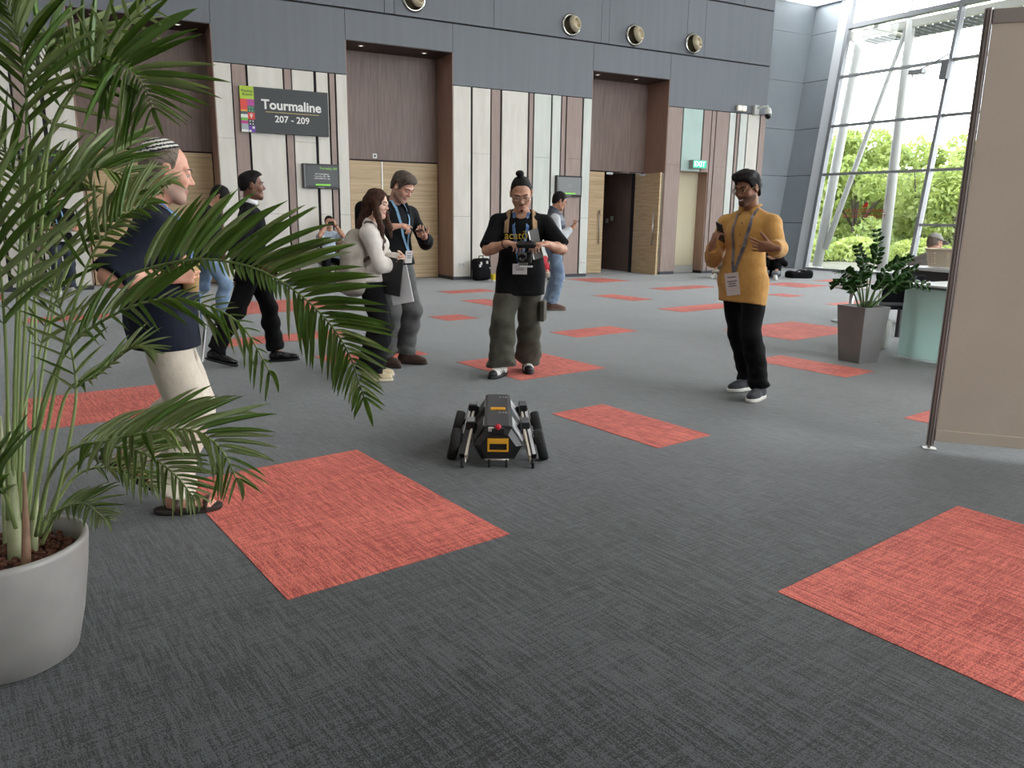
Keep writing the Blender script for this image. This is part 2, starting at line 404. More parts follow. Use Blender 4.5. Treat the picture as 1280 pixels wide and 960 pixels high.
# EXIT alcove
panel(ALC[0]+.01, ALC[1]-.01, .2, ALC[2]-.01, m_creamwall, 'alcove_panel', YW+.34, YW+.5, g=0)
panel(ALC[0]+.01, ALC[1]-.01, .01, .195, mat('pale_skirting', rgb(190, 190, 184), .6), 'alcove_skirting', YW+.33, YW+.5, g=0)
panel(ALC[1]-.015, ALC[1]+.005, .07, ALC[2], m_reveal, 'reveal_panel', YW+.004, YW+.5, g=0)
panel(ALC[0]-.005, ALC[0]+.015, .07, ALC[2], m_reveal, 'reveal_panel', YW+.004, YW+.5, g=0)
panel(ALC[0], ALC[1], ALC[2]-.012, ALC[2]+.004, m_reveal, 'soffit_panel', YW+.004, YW+.5, g=0)

# wall sockets
def socket(x, z, label):
    t = empty('wall_socket', (x, YW, z), label=label, cat='socket')
    bm = BM(); box(bm, -.075, .075, -.012, 0, -.05, .05, bev=.004); obj('face_plate', bm, m_white, t)
    bm = BM()
    for s in (-1, 1): box(bm, s*.035-.02, s*.035+.02, -.02, -.012, -.025, .025, bev=.004)
    obj('rocker', bm, mat('socket_grey', rgb(200, 200, 198), .5), t)
socket(6.68, .33, 'white double wall socket low on the cream panel left of the black backpack')
socket(9.77, .33, 'white double wall socket low on the pale panel beside the open door')

# ---------------------------------------------------------------- things on the wall
# ball jet nozzles
m_noz = mat('champagne_metal', rgb(196, 184, 156), .45, .2); m_chrome = mat('polished_chrome', rgb(200, 198, 192), .12, 1.0)
for k, (x, z, lab) in enumerate(((5.65, 5.49, 'round metal air jet nozzle, partly above the frame over the middle niche'), (9.27, 5.45, 'round metal air jet nozzle over the panels left of the open doorway'), (10.96, 5.43, 'round metal air jet nozzle right over the open doorway'), (12.66, 5.43, 'rightmost round metal air jet nozzle over the exit alcove')  )):
    t = empty('air_nozzle', (x, YW, z), label=lab, cat='nozzle', group='air jet nozzles on the grey wall')
    Mx = Matrix.Rotation(PI/2, 4, 'X')
    bm = BM(); lathe(bm, [(0.0, 0.004), (.22, .004), (.24, .012), (.23, .035), (.19, .045), (.17, .02), (.165, .004)], 36, M=Mx); obj('rim', bm, m_chrome, t, True)
    Mb = Matrix.Translation((0.015, -.055, .0)) @ Matrix.Rotation(R(22), 4, 'Z') @ Matrix.Rotation(PI/2+R(-12), 4, 'X')
    bm = BM(); lathe(bm, [(.165, 0.03), (.172, .05), (.165, .08), (.13, .125), (.115, .135), (.10, .11), (.09, .06), (0, 0.05)], 32, M=Mb); obj('ball_jet', bm, m_noz, t, True)
    bm = BM(); lathe(bm, [(.088, .06), (.06, .075), (.03, .085), (0, .088)], 24, M=Mb); obj('core', bm, mat('nozzle_core', rgb(176, 158, 128), .5, .1), t, True)

# directional sign
m_sign = mat('charcoal_sign', rgb(62, 66, 68), .5)
t = empty('room_sign', (0, 0, 0), label='charcoal room sign reading Tourmaline 207 - 209 with a multicoloured strip', cat='sign')
SX0, SX1, SZ0, SZ1, SY = 2.27, 3.875, 2.81, 3.61, YW-.06
bm = BM(); box(bm, SX0, SX1, SY, YW, SZ0, SZ1, bev=.004); obj('sign_board', bm, m_sign, t)
def flat(x0, x1, z0, z1, col, name, nm, y=SY, d=.003):
    bm = BM(); box(bm, x0, x1, y-d, y+.001, z0, z1); return obj(name, bm, mat(nm, col, .5), t)
cw = (.245)/2
flat(SX0, SX0+.245, SZ1-.225, SZ1, rgb(184, 214, 68), 'colour_block', 'lime_print')
zz = SZ1-.225; a, b, c = SX0, SX0+cw, SX0+.245
flat(a, b, zz-.185, zz, rgb(232, 82, 72), 'colour_block', 'red_print')
flat(a, b, zz-.215, zz-.185, rgb(240, 170, 70), 'colour_block', 'orange_print')
flat(a, b, zz-.265, zz-.215, rgb(84, 98, 104), 'colour_block', 'slate_print')
flat(a, b, zz-.325, zz-.265, rgb(236, 236, 232), 'colour_block', 'white_print')
flat(a, b, zz-.375, zz-.325, rgb(120, 190, 80), 'colour_block', 'green_print')
flat(a, b, zz-.43, zz-.375, rgb(200, 70, 150), 'colour_block', 'magenta_print')
flat(a, b, zz-.53, zz-.43, rgb(172, 182, 188), 'colour_block', 'greyblue_print')
flat(a, b, SZ0, zz-.53, rgb(236, 236, 232), 'colour_block', 'white_print')
flat(b, c, zz-.115, zz, rgb(190, 80, 160), 'colour_block', 'orchid_print')
flat(b, c, zz-.23, zz-.115, rgb(60, 110, 92), 'colour_block', 'pine_print')
flat(b, c, zz-.35, zz-.23, rgb(226, 72, 66), 'colour_block', 'scarlet_print')
flat(b, c, zz-.46, zz-.35, rgb(52, 58, 66), 'colour_block', 'ink_print')
flat(b, c, SZ0, zz-.46, rgb(110, 70, 170), 'colour_block', 'violet_print')
for q, (dx, dz) in enumerate(((.035, -.145), (.085, -.145), (.035, -.20), (.085, -.20))): flat(b+dx-.012, b+dx+.012, zz+dz-.012, zz+dz+.012, rgb(130, 190, 150), 'print_dot', 'mint_print', SY-.002)
for dx, dz in ((.035, -.38), (.085, -.38), (.035, -.43), (.085, -.43)): flat(b+dx-.011, b+dx+.011, zz+dz-.011, zz+dz+.011, rgb(236, 236, 232), 'print_dot', 'white_print', SY-.002)
for dx, dz in ((.03, -.555), (.09, -.49)): flat(b+dx-.02, b+dx+.02, zz+dz-.02, zz+dz+.02, rgb(236, 236, 232), 'print_dot', 'white_print', SY-.002)
bm = BM(); pts = [(b+.061+.026*math.sin(q), zz-.272+.026*math.cos(q)) for q in np.linspace(-2.2, 2.2, 12)]+[(b+.061, zz-.332)]
prism(bm, pts, SY-.006, SY); obj('map_pin', bm, mat('white_print', rgb(236, 236, 232)), t)
bm = BM(); lathe(bm, [(0, .0), (.010, .0), (.010, .003), (0, .003)], 12, M=Matrix.Translation((b+.061, SY-.005, zz-.272)) @ Matrix.Rotation(PI/2, 4, 'X')); obj('pin_eye', bm, mat('scarlet_print', rgb(226, 72, 66)), t)
m_signtext = mat('white_lettering', rgb(245, 245, 242), .5); m_gold = mat('gold_rule', rgb(186, 168, 106), .4)
TX = (PI/2, 0, 0)
text_mesh('lettering', 'Tourmaline', .235, (3.19, SY-.004, 3.31), TX, m_signtext, t, bold=.006)
text_mesh('lettering', '207 - 209', .165, (3.19, SY-.004, 3.065), TX, m_signtext, t, bold=.003)
for q, (s_, dz) in enumerate((('Meeting', -.085), ('Rooms', -.145))): text_mesh('lettering', s_, .062, (SX0+.222, SY-.005, SZ1+dz), TX, mat('ink_print', rgb(52, 58, 66)), t, align='RIGHT')
bm = BM(); box(bm, 2.71, 3.69, SY-.004, SY+.001, 3.18, 3.194); obj('rule', bm, m_gold, t)

def info_screen(x0, x1, z0, z1, label, head, lines, bright=False):
    t = empty('information_screen', ((x0+x1)/2, YW, (z0+z1)/2), label=label, cat='screen')
    w, h = (x1-x0)/2, (z1-z0)/2
    bm = BM(); box(bm, -w, w, -.075, 0, -h, h, bev=.006); obj('bezel', bm, m_black, t)
    bm = BM(); box(bm, -w+.02, -w+.05, -.082, -.07, -h+.02, h-.02); obj('side_frame', bm, mat('screen_side', rgb(120, 124, 122), .4), t)
    g = 118 if bright else 58
    bm = BM(); box(bm, -w+.055, w-.035, -.083, -.07, -h+.045, h-.035)
    obj('display', bm, mat('display_lit_grey' if bright else 'display_dark_grey', rgb(g, g+3, g+3) if bright else rgb(40, 43, 44), .35, emit=rgb(g, g+3, g+3), estr=.25), t)
    mw = mat('screen_text_white', rgb(215, 218, 215), .5, emit=rgb(215, 218, 215), estr=.35)
    mg = mat('screen_text_lime', rgb(120, 190, 60), .5, emit=rgb(120, 190, 60), estr=.5)
    if head: text_mesh('screen_heading', head, .052, (w-.05, -.085, h-.085), TX, mg, t, .001, 'RIGHT')
    for i, s in enumerate(lines): text_mesh('screen_text', s, .034, (.01, -.085, .02-.042*i+.02), TX, mw, t, .001)
    bm = BM(); box(bm, -.12, .17, -.086, -.08, -h+.055, -h+.085); obj('progress_bar', bm, mg, t)
    bm = BM(); box(bm, -.07, .05, -.084, -.06, -h+.008, -h+.03); obj('badge_plate', bm, mat('screen_side', rgb(120, 124, 122)), t)
info_screen(3.34, 4.045, 1.84, 2.30, 'dark information screen showing Tourmaline 209 under the room sign', 'Tourmaline 209', ['RTC Social Session', 'Tourmaline 206 - 209', '14:00-16:00, Tue - Sun'])
info_screen(8.96, 9.635, 1.82, 2.28, 'grey lit information screen beside the open doorway, behind the man in a padded vest', None, ['- - - - - -', '- - - - -'], True)
info_screen(-1.25, -0.58, 1.95, 2.34, 'dark information screen on the far left behind the palm', 'Tourmaline 208', [])

# EXIT box
m_exit = mat('exit_green_lit', rgb(40, 175, 140), .4, emit=rgb(40, 185, 145), estr=.75)
t = empty('exit_sign', (12.98, YW-.005, 2.68), label='green illuminated EXIT sign over the alcove', cat='sign')
bm = BM(); box(bm, -.22, .22, -.15, 0, -.10, .10, bev=.008); obj('sign_housing', bm, mat('exit_housing', rgb(150, 150, 142), .5), t)
bm = BM(); box(bm, -.205, .205, -.156, -.14, -.09, .09); obj('sign_face', bm, m_exit, t)
text_mesh('lettering', 'EXIT', .17, (-.01, -.158, -.002), TX, mat('exit_white_lit', rgb(235, 255, 245), .4, emit=(.9, 1, .95, 1), estr=.9), t, bold=.003)
# twin emergency spots and a dome camera
m_lens = mat('spot_lens', rgb(240, 236, 220), .3, emit=(1, .97, .9, 1), estr=.4)
t = empty('emergency_light', (14.30, YW-.005, 4.09), label='twin square emergency light on the grey wall left of the dome camera', cat='light')
bm = BM(); box(bm, -.16, .16, -.05, 0, -.075, .075, bev=.01); obj('housing', bm, mat('beige_plastic', rgb(170, 162, 150), .5), t)
for s in (-1, 1):
    bm = BM(); box(bm, s*.075-.055, s*.075+.055, -.085, -.05, -.055, .06, bev=.008); obj('lamp_head', bm, m_lens, t)
t = empty('security_camera', (14.83, YW-.005, 4.07), label='white dome security camera on a wall bracket near the wall corner', cat='camera')
bm = BM(); box(bm, -.14, .02, -.09, 0, -.11, .13, bev=.01); obj('bracket_box', bm, mat('camera_grey', rgb(196, 196, 194), .4), t)
bm = BM(); tube(bm, [(-.04, -.08, .05), (.04, -.2, .09), (.12, -.28, .09), (.13, -.29, .03)], .022, 8); obj('arm', bm, m_white, t)
bm = BM(); lathe(bm, [(0, .06), (.05, .05), (.075, 0), (.085, -.06), (.085, -.10), (.05, -.105)], 24, c=(.13, -.29, 0)); obj('dome_housing', bm, m_white, t, True)
bm = BM(); lathe(bm, [(.078, -.10), (.08, -.14), (.06, -.19), (.03, -.215), (0, -.22)], 24, c=(.13, -.29, 0)); obj('dome', bm, mat('dome_black', rgb(14, 14, 16), .1), t, True)

# ---------------------------------------------------------------- other walls and ceiling
m_ceil = mat('white_ceiling', rgb(225, 225, 222), .8); m_plain = mat('light_grey_wall', rgb(200, 200, 198), .7)
bm = BM(); box(bm, -14, 19.3, -10, 16.3, ZT, ZT+.2); struct('ceiling', bm, m_ceil)
bm = BM(); box(bm, -14.2, -14, -10, 16.3, 0, ZT); struct('wall_left', bm, m_plain)
bm = BM()
box(bm, -14, 19, -10.2, -10, 0, .4); box(bm, -14, 19, -10.2, -10, 8.4, ZT); box(bm, -14, 7.5, -10.2, -10, .4, 8.4)
for k in range(4): box(bm, 8+3.2*k-.08, 8+3.2*k+.08, -10.2, -10, .4, 8.4)
struct('wall_front', bm, m_plain)

# ---------------------------------------------------------------- leaning glass facade on the right
FA = R(96.3)
FD = Vector((math.cos(FA), math.sin(FA), 0)); FN = Vector((math.sin(FA), -math.cos(FA), 0))
F0 = Vector((17.51, 15.74, 0)) + FN*0.17; LEAN = 0.14
def fp(s, z, off=0.0):                              # s metres along the glass away from the camera, off metres outwards
    return F0 + FD*s + FN*(off+LEAN*z) + Vector((0, 0, z))
def slab(bm, s0, s1, z0, z1, o0, o1, mi=0):         # a box that follows the lean
    P = [fp(s, z, o) for z in (z0, z1) for s, o in ((s0, o0), (s1, o0), (s1, o1), (s0, o1))]
    vs = [bm.verts.new(p) for p in P]
    fs = [bm.faces.new([vs[i] for i in q]) for q in ((3,2,1,0),(4,5,6,7),(0,1,5,4),(1,2,6,5),(2,3,7,6),(3,0,4,7))]
    bmesh.ops.recalc_face_normals(bm, faces=fs)
    return vs
m_alu = mat('grey_aluminium', rgb(150, 152, 156), .4, .3); m_alu_l = mat('light_aluminium', rgb(208, 212, 216), .4, .2)
m_glass = bpy.data.materials.new('window_glass'); m_glass.use_nodes = True
nt = m_glass.node_tree; nt.nodes.remove(nt.nodes['Principled BSDF']); out = nt.nodes['Material Output']
tr = nt.nodes.new('ShaderNodeBsdfTransparent'); tr.inputs[0].default_value = (.975, .985, .98, 1)
gl = nt.nodes.new('ShaderNodeBsdfGlossy'); gl.inputs['Roughness'].default_value = .02
fr = nt.nodes.new('ShaderNodeFresnel'); fr.inputs[0].default_value = 1.35
mx = nt.nodes.new('ShaderNodeMixShader')
nt.links.new(fr.outputs[0], mx.inputs[0]); nt.links.new(tr.outputs[0], mx.inputs[1]); nt.links.new(gl.outputs[0], mx.inputs[2]); nt.links.new(mx.outputs[0], out.inputs[0])
ZS = [0.03, 1.30, 2.64, 3.95, 5.27, 6.58, 7.9, 9.4]
for k in range(9):
    s1 = -3.05*k - (0.0 if k else 0); s0 = s1-3.05
    w = empty('window_%d' % (k+1), fp(s1, 0), kind='structure')
    w.location = (0, 0, 0)
    zs = [ZS[0]]+ZS[2:] if k == 0 else ZS
    for z in zs:
        big = abs(z-6.58) < .01
        bm = BM(); h = .06 if big else .032
        slab(bm, s0+.04, s1-.04, z-h, z+h, -.10 if not big else -.16, .04); obj('transom', bm, m_alu, w)
    bm = BM(); slab(bm, s0-.04, s0+.04, 0.0, 9.45, -.15, .05); obj('mullion', bm, m_alu, w)
    bm = BM(); slab(bm, s0+.04, s0+.075, 0.03, 9.4, -.05, .03); obj('mullion_bead', bm, m_alu_l, w)
    for a, b in zip(zs, zs[1:]):
        bm = BM(); slab(bm, s0+.04, s1-.04, a+.03, b-.03, -.006, .006); obj('pane', bm, m_glass, w)
    if k == 0: w1 = w
bm = BM(); slab(bm, -.045, .05, 0, 9.45, -.12, .05); obj('mullion', bm, m_alu, w1)
bm = BM(); slab(bm, .05, .36, 0, 7.36, -.06, .03); obj('jamb_panel', bm, mat('white_jamb', rgb(240, 244, 248), .4), w1)
# metal clad return beside the glass: leaning face, then a face parallel to the room wall
m_clad = mat('metal_cladding', rgb(168, 176, 182), .38, .15, col2=rgb(160, 168, 174), scale=1.2)
zc = [0.0, 1.30, 2.64, 3.95, 5.27, 6.58, 7.38]
bm = BM(); slab(bm, .36, 1.6, 0, 7.36, .02, .2); box(bm, 15.2, 17.9, 17.10, 17.25, 0, 7.36); box(bm, 15.05, 15.2, YB, 17.2, 0, 7.36)
wr = struct('wall_right', bm, m_joint)
for a, b in zip(zc, zc[1:]):
    bm = BM(); slab(bm, .365, 1.215, a+.008, b-.008, -.012, .03); obj('metal_panel', bm, m_clad, wr)
    ka, kb = fp(1.22, a+.008, -.012), fp(1.22, b-.008, -.012)
    bm = BM(); prism(bm, [(15.21, a+.008), (ka.x, a+.008), (kb.x, b-.008), (15.21, b-.008)], ka.y-.005, ka.y+.04); obj('metal_panel', bm, m_clad, wr)
# clerestory bars above the cladding
bm = BM(); slab(bm, .05, 1.3, 7.36, 7.42, -.1, .1); box(bm, 15.2, 18.8, 17.05, 17.2, 7.36, 7.42); obj('clerestory_sill', bm, m_alu_l, wr)

# warning lettering on the glass
m_redtxt = mat('red_glass_lettering', rgb(190, 60, 40), .5)
t = empty('glass_notice', (0, 0, 0), label='red FIRE ACCESS PANEL notice with a small red triangle on the window glass', cat='notice')
def glass_M(s, z, off):
    X = -FD; Yv = (FN*LEAN+Vector((0, 0, 1))).normalized(); Z = X.cross(Yv)
    M = Matrix.Identity(4)
    for i in range(3): M[i][0], M[i][1], M[i][2] = X[i], Yv[i], Z[i]
    return Matrix.Translation(fp(s, z, off)) @ M
for s_, z_, txt in ((-1.47, 1.64, 'FIRE ACCESS PANEL'), (-1.47, 1.50, 'DO NOT OBSTRUCT')):
    o = text_mesh('lettering', txt, .135, (0, 0, 0), (0, 0, 0), m_redtxt, t, .001); o.matrix_world = glass_M(s_, z_, -.012)
bm = BM(); M = glass_M(-1.47, 1.80, -.012)
vs = [bm.verts.new(M @ Vector(p)) for p in ((-.10, -.06, 0), (.07, -.06, 0), (.05, .10, 0), (-.10, -.06, .003), (.07, -.06, .003), (.05, .10, .003))]
for q in ((0, 1, 2), (5, 4, 3), (0, 3, 4, 1), (1, 4, 5, 2), (2, 5, 3, 0)): bm.faces.new([vs[i] for i in q])
obj('triangle', bm, mat('red_triangle', rgb(205, 30, 25), .5), t)

# window actuator box and floodlight on the second mullion
t = empty('window_actuator', (0, 0, 0), label='grey window actuator box with a small floodlight on the tall mullion', cat='actuator')
bm = BM(); slab(bm, -3.12, -2.95, 4.80, 5.22, -.32, -.16); obj('motor_box', bm, mat('actuator_grey', rgb(120, 122, 126), .5), t)
bm = BM(); p = [fp(-3.02, 5.40, -.18), fp(-2.7, 5.2, -.3), fp(-2.35, 5.08, -.3)]; tube(bm, p, .018, 8); tube(bm, [fp(-3.05, 5.36, -.2), fp(-3.1, 5.2, -.25)], .02, 8); obj('arm', bm, m_alu, t)
bm = BM(); slab(bm, -2.55, -2.2, 5.00, 5.10, -.42, -.22); obj('lamp_head', bm, m_alu, t)
bm = BM(); tube(bm, [fp(-2.6, 5.02, -.32), fp(-2.5, 4.90, -.34), fp(-2.3, 4.90, -.34), fp(-2.25, 5.02, -.32)], .015, 6); obj('yoke', bm, m_alu, t)

# ---------------------------------------------------------------- outside: columns, canopy, trees
m_col = mat('white_painted_steel', rgb(206, 206, 204), .45)
def shaft(bm, a, b, r0, r1):
    tube(bm, [a, a*.5+b*.5, b], [r0, (r0+r1)/2, r1], 20)
def column(name, label, a, b, r0, r1, brace=None):
    t = empty(name, (a.x, a.y, 0), label=label, cat='column')
    off = Vector((a.x, a.y, 0)); bm = BM()
    shaft(bm, a-off, b-off, r0, r1); obj('shaft', bm, m_col, t)
    bm = BM(); d = (b-a).normalized(); tube(bm, [a-off, a+d*.12-off], [r0*1.25, r0*1.2], 20); obj('foot_collar', bm, m_col, t)
    if brace:
        bm = BM(); shaft(bm, brace[0]-off, brace[1]-off, .085, .055); obj('brace', bm, m_col, t)
o = .9
column('slanted_column', 'thick white slanted steel column with a thinner brace outside the glass nearest the metal wall', fp(.28, -.1, o), fp(.24, 9.2, o), .14, .125, (fp(.12, .55, o), fp(-1.2, 6.9, o)))
column('slanted_column', 'thick white slanted steel column outside behind the pot plant', fp(-1.75, -.1, o), fp(-1.0, 9.2, o), .14, .10)
t = empty('louvre_canopy', (0, 0, 0), label='grey slatted sun canopy with white edge beams outside the upper glass', cat='canopy')
m_lv = mat('louvre_grey', rgb(88, 90, 94), .6); m_beam = mat('canopy_beam_white', rgb(196, 194, 186), .5)
for off, w, s1 in ((.82, .14, .9), (2.02, .10, -.6)):
    bm = BM(); slab(bm, -14, s1, 6.48, 6.68, off, off+w); obj('edge_beam', bm, m_beam, t)
bm = BM(); slab(bm, -.72, -.58, 6.46, 6.64, .2, 2.1); obj('cross_beam', bm, m_beam, t)
bm = BM(); slab(bm, .5, .62, 6.46, 6.64, .3, 2.1); obj('cross_beam', bm, m_beam, t)
for k in range(66):
    s = -.80-.2*k
    bm = BM(); slab(bm, s-.13, s, 6.47, 6.50, .98, 2.0); obj('slat', bm, m_lv, t)
for k in range(3):
    bm = BM(); slab(bm, -14, -.75, 6.50, 6.53, 1.2+.3*k, 1.26+.3*k); obj('bearer', bm, m_lv, t)
for k in range(5):
    bm = BM(); slab(bm, -.5+.2*k, -.38+.2*k, 6.47, 6.50, 1.2, 2.0); obj('slat', bm, m_lv, t)

m_ground = mat('outdoor_paving', rgb(92, 90, 80), .9, col2=rgb(74, 78, 60), scale=.7)
bm = BM(); box(bm, 17.9, 90, -60, 90, -.5, -.12); struct('ground', bm, m_ground)

# ---------------------------------------------------------------- people: signed distance fields grown into one continuous skin
V3 = lambda *a: np.array(a, dtype=np.float64)
def nrm(v): v = np.asarray(v, float); return v/(np.linalg.norm(v)+1e-12)
class Field:
    def __init__(s, lo, hi, h):
        s.h = h; s.lo = np.asarray(lo, float); s.n = np.ceil((np.asarray(hi)-s.lo)/h).astype(int)+1
        s.F = np.full(s.n, 1.0, np.float32)
        s.ax = [(s.lo[i]+h*np.arange(s.n[i])).astype(np.float32) for i in range(3)]
    def sub(s, lo, hi):
        a = np.clip(np.floor((np.asarray(lo)-s.lo)/s.h).astype(int), 0, s.n); b = np.clip(np.ceil((np.asarray(hi)-s.lo)/s.h).astype(int)+1, 0, s.n)
        if (b-a).min() <= 0: return None
        sl = tuple(slice(a[i], b[i]) for i in range(3))
        return sl, s.ax[0][sl[0]][:, None, None], s.ax[1][sl[1]][None, :, None], s.ax[2][sl[2]][None, None, :]
    def put(s, sl, d, k, mode):
        A = s.F[sl]
        if mode == 'add':
            if k > 0:
                h = np.maximum(k-np.abs(A-d), 0)/k; r = np.minimum(A, d)-h*h*k*.25
            else: r = np.minimum(A, d)
        else:
            d = -d
            if k > 0:
                h = np.maximum(k-np.abs(A-d), 0)/k; r = np.maximum(A, d)+h*h*k*.25
            else: r = np.maximum(A, d)
        s.F[sl] = r
    def cone(s, a, b, ra, rb, k=.02, mode='add', sq=None):
        """tapered capsule; sq = (axis, factor): flattened along axis"""
        a = np.asarray(a, float); b = np.asarray(b, float); m = max(ra, rb)*(1.0 if sq is None else max(1, 1/sq[1] if sq[1] < 1 else 1))+k+3*s.h
        q = s.sub(np.minimum(a, b)-m, np.maximum(a, b)+m)
        if q is None: return
        sl, X, Y, Z = q; ab = b-a; L2 = ab@ab+1e-12
        px, py, pz = X-a[0], Y-a[1], Z-a[2]
        t = np.clip((px*ab[0]+py*ab[1]+pz*ab[2])/L2, 0, 1)
        dx, dy, dz = px-t*ab[0], py-t*ab[1], pz-t*ab[2]
        if sq is not None:
            ax, f = sq; ax = nrm(ax); c = dx*ax[0]+dy*ax[1]+dz*ax[2]; e = c*(1/f-1)
            dx, dy, dz = dx+e*ax[0], dy+e*ax[1], dz+e*ax[2]
        d = np.sqrt(dx*dx+dy*dy+dz*dz)-(ra+(rb-ra)*t)
        s.put(sl, d.astype(np.float32), k, mode)
    def ell(s, c, r, M=None, k=.02, mode='add'):
        c = np.asarray(c, float); r = np.asarray(r, float); m = r.max()+k+3*s.h
        q = s.sub(c-m, c+m)
        if q is None: return
        sl, X, Y, Z = q; px, py, pz = X-c[0], Y-c[1], Z-c[2]
        if M is not None:
            M = np.asarray(M); lx = px*M[0, 0]+py*M[1, 0]+pz*M[2, 0]; ly = px*M[0, 1]+py*M[1, 1]+pz*M[2, 1]; lz = px*M[0, 2]+py*M[1, 2]+pz*M[2, 2]
        else: lx, ly, lz = px, py, pz
        k0 = np.sqrt((lx/r[0])**2+(ly/r[1])**2+(lz/r[2])**2); k1 = np.sqrt((lx/r[0]**2)**2+(ly/r[1]**2)**2+(lz/r[2]**2)**2)+1e-6
        s.put(sl, (k0*(k0-1)/k1).astype(np.float32), k, mode)
    def rbox(s, c, hx, M=None, r=.01, k=.01, mode='add'):
        c = np.asarray(c, float); hx = np.asarray(hx, float); m = np.linalg.norm(hx)+k+3*s.h
        q = s.sub(c-m, c+m)
        if q is None: return
        sl, X, Y, Z = q; px, py, pz = X-c[0], Y-c[1], Z-c[2]
        if M is not None:
            M = np.asarray(M); lx = px*M[0, 0]+py*M[1, 0]+pz*M[2, 0]; ly = px*M[0, 1]+py*M[1, 1]+pz*M[2, 1]; lz = px*M[0, 2]+py*M[1, 2]+pz*M[2, 2]
        else: lx, ly, lz = np.broadcast_arrays(px, py, pz)
        qx, qy, qz = np.abs(lx)-hx[0]+r, np.abs(ly)-hx[1]+r, np.abs(lz)-hx[2]+r
        d = np.sqrt(np.maximum(qx, 0)**2+np.maximum(qy, 0)**2+np.maximum(qz, 0)**2)+np.minimum(np.maximum(qx, np.maximum(qy, qz)), 0)-r
        s.put(sl, d.astype(np.float32), k, mode)
    def cut(s, p, n, k=0.0, wave=0.0, near=None):
        """remove what lies on the n side of the plane (optionally only within radius near of p)"""
        p = np.asarray(p, float); n = nrm(n)
        if near:
            q = s.sub(p-near, p+near)
            if q is None: return
            sl, X, Y, Z = q
        else: sl, X, Y, Z = (slice(None),)*3, s.ax[0][:, None, None], s.ax[1][None, :, None], s.ax[2][None, None, :]
        d = (X-p[0])*n[0]+(Y-p[1])*n[1]+(Z-p[2])*n[2]
        if wave: d = d+wave*np.sin(X*40+1.0)*np.cos(Y*37)
        if near:
            rr = np.sqrt((X-p[0])**2+(Y-p[1])**2+(Z-p[2])**2); d = np.minimum(d, (near*.95-rr))
        s.F[sl] = np.maximum(s.F[sl], d)
    def wrinkle(s, amp, freq=26.0, seed=0, stretch=(1, 1, .55)):
        rs = np.random.RandomState(seed+3); W = np.zeros(s.n, np.float32)
        for i in range(5):
            d = rs.normal(size=3)*np.array(stretch); d = d/np.linalg.norm(d)*freq*rs.uniform(.5, 1.5); ph = rs.uniform(0, 6.28)
            d2 = rs.normal(size=3); d2 = d2/np.linalg.norm(d2)*freq*.45
            ph2 = rs.uniform(0, 6.28)
            A = (s.ax[0]*d[0])[:, None, None]+(s.ax[1]*d[1])[None, :, None]+(s.ax[2]*d[2])[None, None, :]
            B = (s.ax[0]*d2[0])[:, None, None]+(s.ax[1]*d2[1])[None, :, None]+(s.ax[2]*d2[2])[None, None, :]
            near = None
            W += np.sin(A+ph+1.4*np.sin(B+ph2)).astype(np.float32)
        s.F -= amp*W/2.2
    def mesh(s):
        F = s.F; S = F < 0
        c = [S[i:S.shape[0]-1+i, j:S.shape[1]-1+j, k:S.shape[2]-1+k] for i in (0, 1) for j in (0, 1) for k in (0, 1)]
        anyb = c[0].copy(); allb = c[0].copy()
        for q in c[1:]: anyb |= q; allb &= q
        act = anyb & ~allb
        I = np.argwhere(act)
        if len(I) == 0: return np.zeros((0, 3)), np.zeros((0, 4), int)
        idx = np.full(act.shape, -1, np.int64); idx[act] = np.arange(len(I))
        off = np.array([(i, j, k) for i in (0, 1) for j in (0, 1) for k in (0, 1)])
        val = np.stack([F[I[:, 0]+o[0], I[:, 1]+o[1], I[:, 2]+o[2]] for o in off], 1)
        acc = np.zeros((len(I), 3)); cnt = np.zeros(len(I))
        for a in range(8):
            for b in range(a+1, 8):
                if np.abs(off[a]-off[b]).sum() != 1: continue
                m_ = (val[:, a] < 0) != (val[:, b] < 0)
                t = np.where(m_, val[:, a]/(val[:, a]-val[:, b]+1e-20), 0)
                p = off[a]+(off[b]-off[a])*t[:, None]
                acc += p*m_[:, None]; cnt += m_
        verts = s.lo+(I+acc/cnt[:, None])*s.h
        faces = []
        for ax in range(3):
            u, v = (ax+1) % 3, (ax+2) % 3
            sl0 = [slice(None)]*3; sl1 = [slice(None)]*3; sl0[ax] = slice(0, -1); sl1[ax] = slice(1, None)
            A = S[tuple(sl0)]; B = S[tuple(sl1)]
            E = np.argwhere(A != B)
            lim = np.array(act.shape)
            ok = (E[:, u] >= 1) & (E[:, v] >= 1) & (E[:, u] < lim[u]) & (E[:, v] < lim[v]) & (E[:, ax] < lim[ax])
            E = E[ok]; inside = A[tuple(E.T)]
            def g(du, dv):
                q = E.copy(); q[:, u] += du; q[:, v] += dv; return idx[tuple(q.T)]
            Q = np.stack([g(-1, -1), g(0, -1), g(0, 0), g(-1, 0)], 1)
            Q[~inside] = Q[~inside][:, ::-1]
            faces.append(Q)
        return verts, np.concatenate(faces)
